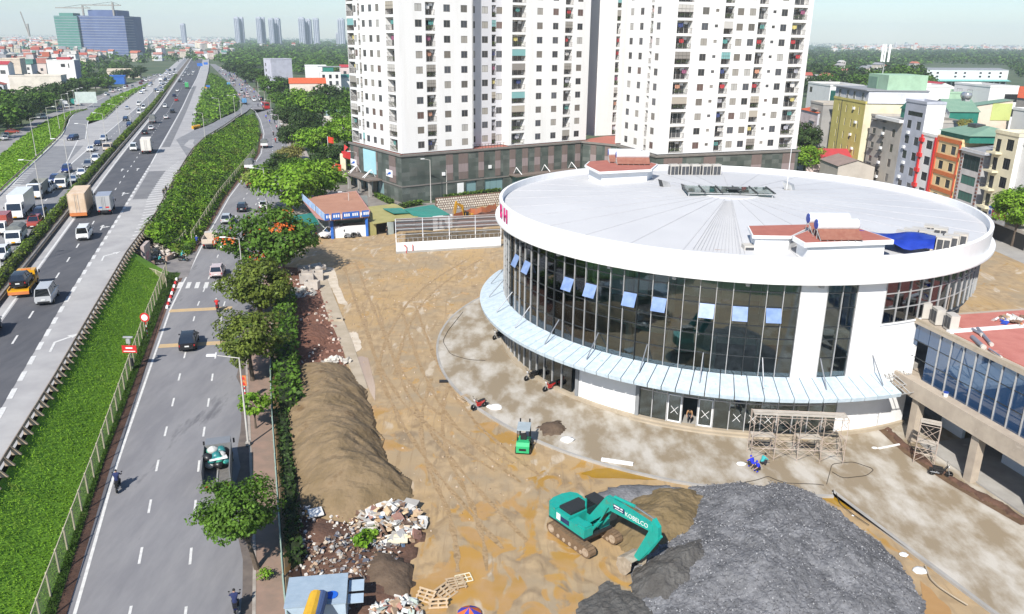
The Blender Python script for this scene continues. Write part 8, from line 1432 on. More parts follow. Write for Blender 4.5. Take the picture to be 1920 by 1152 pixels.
def tree(loc, R, H, kind, label, group=None, seed=0, n=2400, leaf=.075, flat=.75, flowers=False, off=(0, 0), name='tree'):
 """R crown radius, H height of the crown centre"""
 tm, cm = tree_meshes(kind, seed, n, leaf, flat, flowers); t = thing(name, label, 'tree', loc, rnd.uniform(0, 6.28) if not flowers else 0, group)
 c = NO('crown', cm, t, (off[0], off[1], H - R)); c.scale = (R, R, R); s_ = NO('trunk', tm, t); s_.scale = (R, R, H)
 if off != (0, 0): s_.scale = (R, R, H)
 return t
tree((*G(517, 512)[:2], .1), 6.4, 4.9, 'mid', 'big flame tree with orange blossom beside the metal shed', None, 3, 9000, .042, .68, True, name='flame_tree')
tree((*G(488, 596)[:2], .14), 4.3, 4.3, 'olive', 'round olive green street tree below the flame tree', None, 1, 7000, .048)
tree((*G(474, 716)[:2], .14), 3.2, 4.6, 'olive', 'olive street tree behind the double arrow sign', None, 2, 6500, .05, .95)
tree((*G(480, 806)[:2], .14), 1.35, 2.3, 'bright', 'thin young street tree beside the lamp post', None, 4, 900, .12)
t = tree((*G(482, 1070)[:2], .14), 2.6, 4.2, 'mid', 'dense green street tree leaning over the kerb behind the cage truck', None, 5, 9000, .045, .8); t.rotation_euler = (0, 0, 0); t.children[0].location = (-1.0, .4, 4.2 - 2.75); t.children[1].rotation_euler = (0, -.2, 0)
tree((*G(498, 1092)[:2], .14), .5, .5, 'bright', 'tiny bush at the foot of the near street tree', None, 6, 300, .16)
for i, (px, py, rr, hh, k, lb) in enumerate(((545, 398, 6.5, 5.2, 'bright', 'bright green tree directly behind the ticket office'), (600, 378, 5.5, 5.2, 'bright', 'bright green tree leaning over the ticket office roof'), (568, 352, 4.2, 4.0, 'mid', 'mid green tree behind the bright office tree'), (530, 345, 4.0, 4.0, 'dark', 'dark kerbside tree beside the plant truck'), (540, 320, 3.2, 3.6, 'yellow', 'yellow flowering tree beside the parked white saloon'), (622, 330, 5, 4.4, 'dark', 'dark tree behind the low red flags'), (548, 285, 4.6, 5.0, 'dark', 'dark round tree at the pale footpath'), (556, 300, 2.4, 2.6, 'yellow', 'small yellow green tree under the dark round tree'), (600, 305, 5.6, 6.0, 'bright', 'tall bright tree left of the red gate'), (652, 300, 6.0, 8.0, 'bright', 'tall bright tree right beside the tower corner'), (575, 262, 5.5, 6.0, 'dark', 'dark tree beside the pale hall'), (655, 262, 6.0, 8.0, 'mid', 'mid green tree touching the tower wall'), (545, 252, 5.0, 6.5, 'dark', 'dark tree overhanging the footpath lamps'), (610, 280, 4.5, 5.0, 'dark', 'dark tree in front of the grey hall roof'))):
 tree((*G(px, py)[:2], 0), rr, hh, k, lb, None, i % 4, 4200, .058)
for i, (px, py, k) in enumerate(((535, 235, 'mid'), (556, 232, 'bright'), (580, 228, 'bright'), (600, 236, 'mid'), (625, 222, 'dark'), (648, 226, 'mid'), (520, 215, 'mid'), (540, 208, 'mid'), (565, 210, 'bright'), (590, 212, 'dark'), (612, 208, 'dark'), (650, 205, 'mid'), (505, 190, 'mid'), (522, 184, 'dark'), (490, 175, 'mid'), (475, 165, 'dark'), (497, 165, 'dark'), (455, 155, 'dark'), (480, 152, 'mid'), (440, 146, 'dark'), (462, 146, 'dark'), (425, 138, 'dark'), (445, 136, 'mid'))):
 tree((*G(px + 6, py)[:2], 0), rnd.uniform(4.5, 7), rnd.uniform(5, 8), k, {'mid': 'mid green', 'bright': 'bright green', 'dark': 'dark green'}[k] + ' tree in the belt between service road and villas', 'trees between the service road and the villas', i % 4, 1500, .095)
for i, (px, py, k) in enumerate(((-20, 262, 'dark'), (15, 246, 'mid'), (40, 236, 'dark'), (62, 224, 'dark'), (78, 212, 'mid'), (92, 205, 'mid'), (108, 198, 'dark'), (125, 192, 'dark'), (100, 190, 'dark'), (60, 205, 'dark'), (20, 222, 'mid'), (-8, 240, 'dark'), (150, 180, 'dark'), (165, 176, 'mid'), (180, 172, 'mid'), (200, 166, 'mid'), (230, 156, 'dark'), (250, 150, 'dark'), (190, 160, 'dark'), (265, 146, 'dark'), (170, 160, 'dark'), (240, 140, 'dark'), (215, 138, 'mid'))):
 tree((*G(px, py)[:2], 0), rnd.uniform(4.5, 6.5), rnd.uniform(4, 6), k, {'mid': 'mid green', 'dark': 'dark green'}[k] + ' tree lining the left service road', 'trees lining the left service road', i % 4, 1500, .095)
for i, (px, py, rr, hh, k, lb) in enumerate(((1898, 462, 4.6, 6.5, 'bright', 'bright tree over the corner shop sign'), (1925, 455, 4.0, 7.5, 'mid', 'tree rising behind the corner shop'), (1508, 322, 4.5, 4.0, 'bright', 'bright tree between the podium and the low red roof'), (1500, 300, 5.5, 6.5, 'dark', 'dark tree between the tower and the grey house'), (1528, 312, 3.0, 3.2, 'mid', 'bush beside the low red roofed house'))):
 tree((*G(px, py)[:2], 0), rr, hh, k, lb, None, i % 4, 4200, .058)
for i, (x, y, z, lb) in enumerate(((98, 178, 14.2, 'palm pot on the white and red house roof'), (108, 156, 9.5, 'shrub on the terrace behind the beige house'), (126, 172, 14, 'tree beside the white cube house'))): tree((x, y, z - 4 if i else z), 2.6 if i else 1.6, 5.5 if i else 2.2, 'bright' if i else 'yellow', lb, None, i, 1200, .1)
for i, (px, py, rr) in enumerate(((1640, 172, 9), (1660, 168, 10), (1690, 172, 11), (1712, 170, 10), (1610, 178, 8), (1580, 172, 8), (1545, 176, 8), (1520, 182, 7), (1730, 178, 8), (1600, 160, 9), (1560, 158, 9), (1530, 160, 9))):
 tree((*G(px, py)[:2], 0), rr, rr * 1.0, ('mid', 'dark')[i % 2], ('mid', 'dark')[i % 2] + ' green tree in the grove behind the house row', 'grove behind the house row', i % 4, 1500, .095)
def woods(name, label, polys, n, kinds, hmin=4, hmax=8):
 P = []; S_ = [];
 for poly, w_ in polys:
  pts = np.array(poly); lo, hi = pts.min(0), pts.max(0); m_ = int(n * w_); X = npr.uniform(lo[0], hi[0], m_ * 3); Y = npr.uniform(lo[1], hi[1], m_ * 3); ok = in_poly(X, Y, pts); X, Y = X[ok][:m_], Y[ok][:m_]
  for x, y in zip(X, Y):
   g_ = G(x, y)
   if clear_of(g_[0], g_[1]) and not any(abs(g_[0] - hx) < 12 and abs(g_[1] - hy) < 12 for hx, hy in KEEP): P.append(g_)
 P = np.array(P); D = P[:, 1]; R = np.clip(3.2 + D / 420, 3, 12) * npr.uniform(.7, 1.3, len(P)); m_ = 16
 q = npr.normal(0, 1, (len(P), m_, 3)); q /= np.linalg.norm(q, axis=2)[:, :, None]; q[:, :, 2] = np.abs(q[:, :, 2]); C = P[:, None, :] + q * R[:, None, None] * [1, 1, .75] + np.array([0, 0, 1]) * (npr.uniform(hmin, hmax, len(P)) * .45)[:, None, None]
 V = leaf_quads(C.reshape(-1, 3), (q + [0, 0, .5]).reshape(-1, 3), np.repeat(R * .3, m_), .4, .8); o = NO(name, quad_soup(name, V, [LM[k] for k in kinds], npr.integers(0, len(kinds), len(V) // m_).repeat(m_))); tag(o, label, 'woodland', None, 'stuff')
KEEP = [(o.location.x, o.location.y) for o in bpy.data.objects if o.parent is None and o.name.startswith(('far_house', 'factory', 'town_house'))]
woods('distant_woodland', 'dense green woodland between the expressway and the tower', [(((400, 140), (415, 95), (420, 74), (660, 74), (668, 130), (660, 150), (560, 140), (500, 128), (440, 130)), 1.0)], 2600, ('dark', 'mid', 'mid'))
woods('distant_woodland', 'dense green woodland behind the house row on the right', [(((1500, 175), (1505, 84), (1570, 78), (1640, 98), (1720, 116), (1790, 122), (1925, 125), (1925, 150), (1880, 122), (1690, 124), (1670, 165)), .6), (((1640, 92), (1720, 95), (1925, 96), (1925, 124), (1720, 116)), .4)], 2600, ('dark', 'mid', 'dark'))
woods('distant_woodland', 'scattered greenery between the houses of the left town', [(((-20, 200), (-20, 75), (300, 84), (400, 100), (380, 118), (300, 120), (220, 150), (120, 185)), 1.0)], 700, ('dark', 'mid'))
woods('horizon_treeline', 'thin hazy tree line along the horizon', [(((-60, 64), (660, 71), (660, 76), (-60, 70)), .5), (((1500, 80), (1980, 85), (1980, 90), (1500, 84)), .5)], 700, ('dark',), 6, 12)
b = B()
for k in range(620):
 px, py = (rnd.uniform(-20, 440), rnd.uniform(70, 92)) if k % 3 else (rnd.uniform(1560, 1930), rnd.uniform(87, 98)); g_ = G(px, py)
 if g_[1] < 1050: continue
 w, d, h = rnd.uniform(8, 18), rnd.uniform(9, 16), rnd.uniform(6, 16); b.mi = 0; b.box(g_[0], g_[1], h / 2, w, d, h, rnd.uniform(0, 1)); b.mi = 1; b.box(g_[0], g_[1], h + 1, w, d, 2, b.mi * rnd.uniform(0, 1), .4)
o = b.build('distant_town', [rampmat('dt_walls', [(.72, .7, .67), (.62, .55, .45), (.55, .52, .5), (.7, .62, .5), (.6, .62, .66)], by='isl', rough=.9), rampmat('dt_roofs', [(.42, .1, .07), (.5, .16, .1), (.4, .38, .37), (.5, .2, .14)], by='isl', rough=.9)], fixn=False); tag(o, 'hazy mass of small distant houses towards the horizon', 'distant town', None, 'stuff')
me = bpy.data.objects['gravel_heap'].data; co = np.array([v.co[:] for v in me.vertices]); co = co[co[:, 2] > .1]; co = co[npr.integers(0, len(co), 9000)] + npr.normal(0, .08, (9000, 3)) * [1, 1, .2]; V = leaf_quads(co + [0, 0, .03], np.tile([0, 0, 1.], (9000, 1)), .055, .5, .8); o = NO('loose_stones', quad_soup('loose_stones', V, rampmat('stone_chips', [(.1, .1, .11), (.3, .3, .31), (.06, .06, .065), (.27, .27, .28), (.2, .2, .21)], by='isl', rough=.9))); tag(o, 'loose pale and dark chips strewn over the crushed stone heap', 'stones', None, 'stuff')
def tufts(name, label, pts_fn, n, size, lm, kind='stuff'):
 C, Nn = pts_fn(n); V = leaf_quads(C, Nn, size, .35, .3); o = NO(name, quad_soup(name, V, lm)); tag(o, label, 'grass', None, kind)
gr_m = leafmat('grass_blades', (.12, .25, .012), (.18, .33, .02), (.3, .34, .09), .22, .35)
def bank_pts(n):
 y = npr.uniform(24, 110, n) ; y = 24 + (y - 24) ** 1.0; f = npr.uniform(0, 1, n); xb = np.array([bwx(v) + .5 for v in y]); xf = np.array([fex(v) for v in y]); z = 3.0 * (1 - f) ** 1.15 + .2
 return np.stack([xb + (xf - xb) * f, y, z - .07 + npr.uniform(0, .06, n)], 1), npr.normal(0, 1, (n, 3)) * [.8, .8, .4] + [0, -.4, 1.3]
tufts('meadow_grass', 'long bright green grass on the bank below the crash barrier', bank_pts, 30000, .085, gr_m)
def strip_pts(n):
 y = npr.uniform(24, 112, n); f = npr.uniform(0, 1, n); x0 = np.array([fex(v) for v in y]); x1 = np.array([slx(v) - 1.1 for v in y]); return np.stack([x0 + (x1 - x0) * f, y, .12 + npr.uniform(0, .12, n)], 1), npr.normal(0, 1, (n, 3)) * [1, 1, .4] + [0, -.5, .7]
tufts('verge_grass', 'darker grass strip between the mesh fence and the road', strip_pts, 9000, .11, leafmat('grass_verge', (.05, .11, .014), (.08, .16, .02), (.13, .16, .05), .4, .3))
def shrubs(name, label, C, R, lm, per=10, size=.34):
 q = npr.normal(0, 1, (len(C), per, 3)); q /= np.linalg.norm(q, axis=2)[:, :, None]; q[:, :, 2] = np.abs(q[:, :, 2]); P = C[:, None, :] + q * R[:, None, None] * [1, 1, .8]; V = leaf_quads(P.reshape(-1, 3), (q + [0, 0, .4]).reshape(-1, 3), size, .45, .7); o = NO(name, quad_soup(name, V, lm, npr.integers(0, len(lm), len(C)).repeat(per))); tag(o, label, 'shrubs', None, 'stuff')
n = 5600; y = npr.uniform(122, 372, n); y = 122 + (y - 122) * npr.uniform(.35, 1, n); f = npr.uniform(.02, .97, n); xb = np.array([bwx(v) + .6 for v in y]); xf = np.array([slx(v) - 1.6 for v in y]); z = np.array([hz(v) * (1 - sst(0, 1, g)) * (1 - sst(250, 370, v)) for v, g in zip(y, f)]); ok = xf - xb > 1.2; cl = np.sin(xb * .5 + f * 9) * np.sin(y * .23) * .35 + .75
shrubs('bank_shrubs', 'thick green shrubs covering the bank beside the service road', np.stack([xb + (xf - xb) * f, y, z + .1], 1)[ok], (npr.uniform(.35, 1.3, n) ** 1.3 * cl)[ok], [LM['bright'], LM['mid'], LM['bright'], gr_m, LM['mid']], 14, .24)
k_ = npr.integers(0, n, 330); k_ = k_[ok[k_]]; shrubs('tall_shrubs', 'taller dark bushes standing out of the shrub bank', np.stack([xb + (xf - xb) * f, y, z + .2], 1)[k_], npr.uniform(.9, 1.7, len(k_)), [LM['dark'], LM['mid'], LM['olive'], LM['bright']], 60, .22)
pts = np.array([p[:2] for p in far2]); lo, hi = pts.min(0), pts.max(0); X = npr.uniform(lo[0], hi[0], 9000); Y = npr.uniform(lo[1], hi[1], 9000); ok = in_poly(X, Y, pts); X, Y = X[ok][:2600], Y[ok][:2600]; shrubs('bank_shrubs', 'thick green shrubs on the island between ramp and expressway', np.stack([X, Y, [hz(v) for v in Y]], 1), npr.uniform(.8, 2.0, len(X)), [LM['mid'], LM['mid'], LM['bright']], 12, .6)
P0 = np.array(gl); P1 = np.array(gu); n = 3000; i = npr.uniform(0, 18.99, n); f = npr.uniform(0.02, .98, n); ii = i.astype(int); fr = (i - ii)[:, None]; A = P0[ii] * (1 - fr) + P0[ii + 1] * fr; D_ = P1[ii] * (1 - fr) + P1[ii + 1] * fr; shrubs('bank_shrubs', 'bright green growth on the bank left of the exit ramp', A + (D_ - A) * f[:, None], npr.uniform(.25, .6, n), [LM['bright'], gr_m, LM['bright']], 12, .3)
pts = np.array([p[:2] for p in nose]); lo, hi = pts.min(0), pts.max(0); X = npr.uniform(lo[0], hi[0], 9000); Y = npr.uniform(lo[1], hi[1], 9000); ok = in_poly(X, Y, pts); X, Y = X[ok][:900], Y[ok][:900]; shrubs('bank_shrubs', 'bright green growth on the island between exit ramp and expressway', np.stack([X, Y, [hz(v) for v in Y]], 1), npr.uniform(.3, .9, len(X)), [LM['bright'], gr_m], 12, .5)
def median(s0, s1, label, per, size):
 t = thing('median_hedge', label, 'hedge'); s = np.arange(s0, s1, 1.25); C = np.array([so(v, -.75 + .1 * math.sin(v)) for v in s]); R = .95 + .2 * np.sin(s * .8) * np.sin(s * .31); q = npr.normal(0, 1, (len(C), per, 3)); q /= np.linalg.norm(q, axis=2)[:, :, None]; q[:, :, 2] = np.abs(q[:, :, 2]) * 1.1; P = C[:, None, :] + q * R[:, None, None] * npr.uniform(.8, 1.05, (len(C), per, 1)) * [1, 1, 1.0] + [0, 0, .12]
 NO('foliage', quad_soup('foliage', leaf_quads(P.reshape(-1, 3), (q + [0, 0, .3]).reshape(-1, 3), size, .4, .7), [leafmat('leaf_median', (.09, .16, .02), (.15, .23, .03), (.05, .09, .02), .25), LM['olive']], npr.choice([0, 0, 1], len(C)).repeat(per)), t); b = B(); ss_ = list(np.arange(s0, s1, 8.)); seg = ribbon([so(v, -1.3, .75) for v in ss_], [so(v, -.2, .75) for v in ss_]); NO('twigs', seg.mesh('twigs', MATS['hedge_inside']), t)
median(-70, 120, 'clipped green hedge along the near half of the median', 80, .17); median(120, 620, 'far stretch of the clipped median hedge', 22, .42)
tag(seg_ribbon(S, lambda s: -1.75, lambda s: 1.6, .09).build('median_bed', mat('median_soil', (.12, .1, .08), (.16, .13, .1), scale=1)), kind='structure')
mbar = thing('median_barrier', 'grey concrete beam barrier beside the median hedge', 'barrier')
for k in range(42):
 s = -122 + 12 * k; a, c = so(s, 1.1), so(s + 11.9, 1.1); d = Vector((c[0] - a[0], c[1] - a[1], c[2] - a[2])); o = NO('beam', MESH.setdefault('mb', BX(-.12, .12, 0, 1, .3, .62).mesh('beam', mat('barrier_grey', (.24, .225, .21), (.18, .17, .16), scale=1))), mbar, a, math.atan2(-d.x, d.y)); o.scale = (1, 12.0, 1); NO('support', MESH.setdefault('ms', BX(-.1, .1, -.2, .2, -.05, .4).mesh('support', conc_gr)), mbar, a, math.atan2(-d.x, d.y))
def crash_rail(label, pts, n_post, tri=True, h=.75):
 t = thing('crash_barrier', label, 'barrier'); L_ = resample(pts, n_post); b = B()
 rl = mat('rail_rusty', (.34, .29, .24), (.26, .2, .16), (.42, .38, .33), scale=.8, rough=.7)
 P = [[(p[0], p[1], p[2] + z) for p in L_] for z in (h - .32, h)]; b.grid(P); b.grid([[(p[0] + .07, p[1] + .02, p[2] + h) for p in L_], [(p[0] + .07, p[1] + .02, p[2] + h - .32) for p in L_]]); b.grid([[(p[0], p[1], p[2] + h) for p in L_], [(p[0] + .07, p[1] + .02, p[2] + h) for p in L_]]); NO('rail', b.mesh('rail', rl), t)
 pm_ = MESH.setdefault('tri%d' % tri, (B().add([(0, -.09, 0), (0, .09, 0), (.0, .09, h), (0, -.09, h), (.65, -.09, -.05), (.65, .09, -.05)], [(0, 1, 2, 3), (3, 2, 5, 4), (0, 3, 4), (1, 5, 2)]) if tri else BX(-.06, .06, -.06, .06, 0, h)).mesh('post', mat('post_tan', (.42, .33, .23), (.34, .26, .18), scale=2)))
 for i in range(0, n_post): a = L_[max(0, i - 1)]; c = L_[min(n_post - 1, i + 1)]; NO('post', pm_, t, (L_[i][0] + .08, L_[i][1], L_[i][2]), math.atan2(-(c[0] - a[0]), c[1] - a[1]))
 return t
crash_rail('rusty crash barrier with tan buttress posts above the grass bank', [so(s, o) for s, o in OR[:6]], 84); crash_rail('crash barrier beside the hatched shoulder and shrubs', [so(s, o) for s, o in OR[5:10]], 40); crash_rail('crash barrier along the right ramp edge', [tuple(p) for p in RR[1:11]], 28, False); crash_rail('crash barrier above the left green bank', [tuple(p) for p in gl], 50, False)
crash_rail('crash barrier between the exit ramp island and the expressway', [gh(*p) for p in ((193, 225), (221, 199), (249, 177), (290, 152))], 40, False); crash_rail('crash barrier beside the planted island', [gh(*p) for p in ((366, 238), (371, 204), (384, 168), (391, 140))], 40, False)
up = thing('underpass', 'concrete underpass mouth with graffiti wall below the expressway', 'underpass'); a = gh(246, 462); cw = mat('graffiti_wall', (.5, .44, .4), (.38, .3, .28), (.55, .35, .35), scale=.9, rough=.9)
w0, w1 = G(252, 512), G(238, 500); NO('wing_wall', BX(-.25, .25, -2.2, 1.6, 0, 3.1).mesh('wing_wall', cw), up, (w0[0] - .4, w0[1] + 5.5, 0), .2); NO('wing_wall', BX(-.25, .25, -1, 2, 0, 3.0).mesh('wing_wall', cw), up, (w0[0] - 1.0, w0[1] - .5, 0), .2); NO('deck_edge', BX(-.3, .3, -6, 6, 2.2, 3.15).mesh('deck_edge', conc_tn), up, (w0[0] - 1.6, w0[1] + 3, 0), .33); NO('passage', BX(-8, -1, -4, 3.6, 0, 2.3).mesh('passage', dark_in), up, (w0[0] - .6, w0[1] + 3, 0), .33); NO('graffiti', BX(.26, .28, -1.6, .2, .8, 1.9).mesh('graffiti', mat('graffiti_red', (.45, .12, .14), (.6, .5, .5), scale=2)), up, (w0[0] - .4, w0[1] + 5.5, 0), .2)  # passage is a solid black box, its colour stands for the shade inside
pkm = mat('pink_parapet', (.42, .3, .24), (.34, .24, .19), scale=1); vert_panel(G(262, 505), G(290, 499), 0, .8, pkm, 'side_wall', up, .3); vert_panel(G(312, 490), G(335, 478), 0, .7, pkm, 'side_wall', up, .3)
c = G(275, 483, .2); heap_of('rubble_slope', 'broken stone rubble slope beside the underpass mouth', 'rubble', (c[0] - .6, c[1] + 1.5, .3), 5.6, 3.2, 420, (.2, .7), [(.5, .44, .38), (.36, .3, .26), (.58, .53, .48), (.28, .22, .18)], 2.2, .1, .5)
def meshmat(name, c, cover):
 if name in MATS: return MATS[name]
 m = bpy.data.materials.new(name); m.use_nodes = True; n_ = m.node_tree.nodes; l = m.node_tree.links; p = n_['Principled BSDF']; p.inputs['Base Color'].default_value = (*c, 1); p.inputs['Roughness'].default_value = .7; tr = n_.new('ShaderNodeBsdfTransparent'); mx = n_.new('ShaderNodeMixShader'); no = n_.new('ShaderNodeTexNoise'); no.inputs['Scale'].default_value = 3; mr = n_.new('ShaderNodeMapRange'); mr.inputs[3].default_value = cover - .12; mr.inputs[4].default_value = cover + .12; l.new(no.outputs[0], mr.inputs[0]); l.new(mr.outputs[0], mx.inputs[0]); l.new(tr.outputs[0], mx.inputs[1]); l.new(p.outputs[0], mx.inputs[2]); l.new(mx.outputs[0], n_['Material Output'].inputs[0]); MATS[name] = m; return m
wire = meshmat('wire_mesh', (.42, .38, .28), .45); net = meshmat('green_net', (.03, .16, .1), .75)
def fence(label, pts, step, h, pm_, postm, name='mesh_fence'):
 t = thing(name, label, 'fence'); n_ = max(2, int(sum(math.dist(a, c) for a, c in zip(pts[:-1], pts[1:])) / step)); L_ = resample(pts, n_ + 1)
 for i in range(n_ + 1):
  NO('post', MESH.setdefault(('fp', h, postm.name), BX(-.05, .05, -.05, .05, 0, h + .08).mesh('post', postm)), t, tuple(L_[i]))
  if i < n_:
   a, c = L_[i], L_[i + 1]; d = c - a; o = NO('panel', MESH.setdefault(('fpn', h, pm_.name), B().quad((0, 0, .05), (1, 0, .05), (1, 0, h), (0, 0, h)).mesh('panel', pm_)), t, tuple(a), math.atan2(d[1], d[0])); o.scale = (float(np.hypot(d[0], d[1])), 1, 1); o = NO('top_rail', MESH.setdefault(('ftr', h, postm.name), BX(0, 1, -.025, .025, h - .02, h + .04).mesh('top_rail', postm)), t, tuple(a), math.atan2(d[1], d[0])); o.scale = (float(np.hypot(d[0], d[1])), 1, 1)
 return t
fpost = mat('fence_post', (.52, .47, .34), (.42, .38, .28), scale=2)
fence('tan wire mesh fence along the foot of the grass bank', [(fex(v), v, .08) for v in (20, 39.6, 56.5, 88.3, 111)], 2.4, 1.75, wire, fpost)
fence('wire mesh fence bending round the rubble slope', [G(*p, .1) for p in ((248, 496), (300, 484), (335, 470), (350, 450))], 2.6, 1.7, wire, fpost); fence('wire mesh fence at the shrub edge of the service road', [(slx(v) - 2.0, v, .1) for v in (131, 170, 237)], 3.2, 1.6, wire, fpost); fence('low wire fence on the near side of the underpass road', [G(*p, .1) for p in ((252, 512), (282, 519), (308, 528), (313, 540))], 2.4, 1.3, wire, fpost)
fence('green net hoarding between footpath and building site', [(fnx(v) + .02, v, .14) for v in (22, 40.3, 50, 64.2, 73.4, 86)], 2.2, 1.7, net, mat('net_post', (.3, .4, .34), scale=2), 'net_fence')
hedge([(fnx(v) + .9, v) for v in (44, 56, 66)], 1.1, 1.3, 'dark hedge strip inside the green net hoarding', 9, .17, lm=LM['dark']); hedge([(fnx(v) + 1.5, v) for v in (66, 76, 88, 100)], 2.4, 2.6, 'tall dark shrub belt inside the hoarding beside the red earth', 12, .24, lm=LM['mid'])
for px, py, r in ((685, 1040, .7), (697, 1020, .5)): tree((*G(px, py)[:2], .4), r, r * 1.1, 'bright', ('leafy' if r > .6 else 'small') + ' weed clump beside the rubbish litter', None, 7, 260, .2, name='weed_clump')
def lamp(loc, h, rz, label, group=None, arm=1.8):
 t = thing('street_lamp', label, 'street lamp', loc, rz, group); k = ('lp', h, arm)
 if k not in MESH: MESH[k] = (BT((0, 0, 0), (0, 0, h), .1, .055, 8).mesh('pole', mat('lamp_pole', (.55, .53, .49), (.46, .44, .41), scale=1, rough=.5)), BT((0, 0, h - .05), (-arm, 0, h + .25), .04, .035, 6).mesh('arm', MATS['lamp_pole']), BC(-arm - .35, 0, h + .27, .8, .28, .12).mesh('lamp_head', white_p), BX(-.18, .18, -.18, .18, 0, .35).mesh('base', conc_gr))
 for nm, m_ in zip(('pole', 'arm', 'lamp_head', 'base'), MESH[k]): NO(nm, m_, t)
lamp((*G(466, 838)[:2], .14), 8.0, .1, 'tall street lamp beside the cage truck'); lamp((*G(457, 535)[:2], .14), 6.5, .1, 'street lamp poking out of the olive street tree'); lamp((*G(501, 400)[:2], .13), 8.5, .1, 'street lamp at the kerb beside the bright office tree')
for px, py, h, lb in ((671, 352, 8, 'lamp post behind the ticket office'), (808, 382, 9, 'tall lamp post before the slate podium'), (838, 372, 6, 'short lamp post before the podium shops'), (656, 412, 5, 'lamp leaning over the terracotta roof')): lamp((*G(px, py)[:2], .1), h, .3, lb, None, 1.2)
for px, py in ((385, 262), (414, 224), (441, 217), (453, 215)): lamp(gh(px, py), 8, .3, 'pale lamp post along the right ramp', 'lamps along the right ramp')
for px, py in ((68, 292), (96, 262), (112, 242), (122, 225), (133, 216), (143, 211), (150, 208)): lamp(gh(px, py), 9.5, 3.3, 'tall pale lamp post on the left green bank', 'lamps on the left green bank')
for s in (-22, 10, 40, 72, 104, 140, 180, 225, 275, 330): lamp(so(s, -1.6), 10, math.pi + .35 - .35 if s % 2 else .3, 'slender lamp post standing in the median hedge', 'lamps in the median hedge', 1.6)
for px, py in ((557, 245), (545, 285), (525, 262), (510, 225), (498, 205), (485, 180)): lamp((*G(px, py)[:2], .1), 8, .4, 'lamp post on the pale footpath', 'lamps on the pale footpath')
t = thing('road_sign', 'red rectangular sign board on the mesh fence', 'sign', G(249, 693, .05)); NO('post', BT((0, 0, 0), (0, 0, 3.6), .05).mesh('post', steel_g), t); bd = NO('board', BX(-.75, .75, -.1, -.05, 1.9, 2.7).mesh('board', redp), t); NO('marks', BX(-.35, .35, -.12, -.1, 2.35, 2.5).box2(-.6, .6, -.12, -.1, 2.02, 2.1).mesh('marks', white_p), bd); NO('control_box', BX(-.25, .25, -.3, -.05, .5, 1.3).mesh('control_box', dark_st), t); NO('camera_box', BX(-.5, .5, -.1, .1, 3.5, 3.65).box2(-.2, .2, -.15, .1, 2.9, 3.4).mesh('camera_box', steel_g), t)
t = thing('road_sign', 'round red ringed sign on a striped post', 'sign', G(277, 632, .05)); NO('post', BT((0, 0, 0), (0, 0, 2.7), .05).mesh('post', white_p), t); NO('red_ring', B().lathe([(.0, 0), (.55, 0), (.55, .04), (.0, .04)], 24, 0, -.1, 2.4, 'y').mesh('red_ring', redp), t); NO('white_face', B().lathe([(.0, 0), (.36, 0), (.36, .03), (.0, .03)], 20, 0, -.14, 2.4, 'y').mesh('white_face', white_p), t); [NO('stripe', BT((0, 0, .3 + .6 * k), (0, 0, .6 + .6 * k), .056).mesh('stripe', redp), t) for k in range(3)]
t = thing('arrow_sign', 'double orange arrow board on a red and white post', 'sign', G(461, 752, .16)); NO('post', BT((0, 0, 0), (0, 0, 2.6), .055).mesh('post', white_p), t); [NO('stripe', BT((0, 0, .2 + .5 * k), (0, 0, .45 + .5 * k), .062).mesh('stripe', redp), t) for k in range(3)]
for z in (1.6, 2.15): b_ = NO('board', BX(-.28, .28, -.1, -.06, z, z + .5).mesh('board', PAINT['orange']), t); f = B().add([(-.2, -.12, z + .1), (.2, -.12, z + .1), (0, -.12, z + .42)], [(0, 1, 2)]); NO('chevron', f.mesh('chevron', redp), b_)
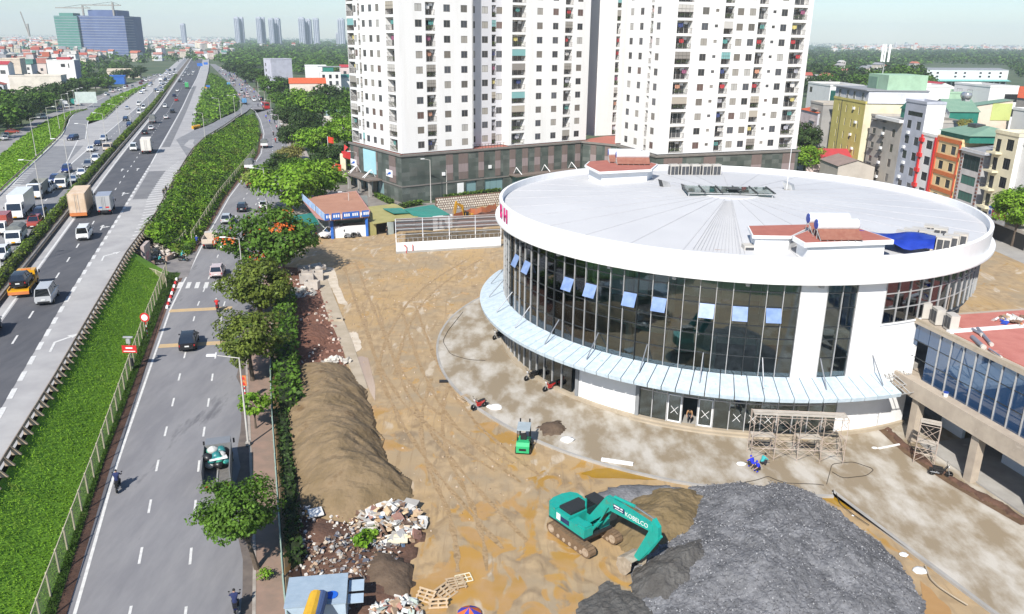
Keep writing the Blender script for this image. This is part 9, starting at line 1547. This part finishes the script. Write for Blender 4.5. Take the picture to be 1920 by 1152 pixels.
for px, py, m_, lb, w in ((391, 170, blue_s, 'blue direction sign at the planted island', 2.2), (387, 174, PAINT['orange'], 'orange warning sign under the blue direction sign', 1.2), (376, 133, blue_s, 'blue gantry sign at the far end of the expressway', 5), (387, 131, blue_s, 'second blue gantry sign at the far road end', 4), (164, 202, metal_p, 'pale green back of a large direction sign on the left ramp', 9), (543, 345, blue_s, 'blue parking sign at the pale footpath', 1.6), (512, 382, blue_s, 'small blue sign at the kerb beside the office tree', 1.0), (573, 333, white_p, 'white and blue notice board on the paved forecourt', 1.8)):
 g_ = gh(px, py) if px < 400 else G(px, py, .1); t = thing('road_sign', lb, 'sign', g_, .2); h = 3.2 if w < 3 else 7.0; NO('post', BT((-w * .3, 0, 0), (-w * .3, 0, h), .08).tube((w * .3, 0, 0), (w * .3, 0, h), .08).mesh('post', steel_g), t); NO('board', BX(-w / 2, w / 2, -.12, -.08, h - w * .55, h).mesh('board', m_), t)
for k in range(9):
 g_ = G(331 - 2.2 * k, 525 + 6.5 * k, .05); tag(BC(0, 0, .12, .3, .8, .24, 0, .85).box(0, 0, .25, .2, .6, .03).build('edge_stone', redp if k % 2 else white_p, loc=g_, rz=.28), ('red' if k % 2 else 'white') + ' painted edge stone beside the zebra crossing', 'edge stone', 'painted edge stones by the crossing')
g_ = gh(362, 242); t = thing('crash_cushion', 'stack of yellow sand drums at the ramp gore', 'crash cushion', g_)
for k in range(5): NO('drum', MESH.setdefault('drum', B().lathe([(.4, 0), (.45, .5), (.4, 1.0), (.42, 1.05)], 12).mesh('drum', PAINT['yellow'])), t, (.1 * k, 1.2 * k, 0))
hb = BX(-4500, 4500, -78, 7600, -1.3, 190); hm = bpy.data.materials.new('pale_air'); hm.use_nodes = True; hn = hm.node_tree.nodes; hn.remove(hn['Principled BSDF']); pv = hn.new('ShaderNodeVolumePrincipled'); pv.inputs['Color'].default_value = (.8, .91, 1.0, 1); pv.inputs['Density'].default_value = .00013; pv.inputs['Anisotropy'].default_value = 0
hm.node_tree.links.new(pv.outputs[0], hn['Material Output'].inputs['Volume']); hz_o = hb.build('haze', hm); tag(hz_o, kind='stuff')
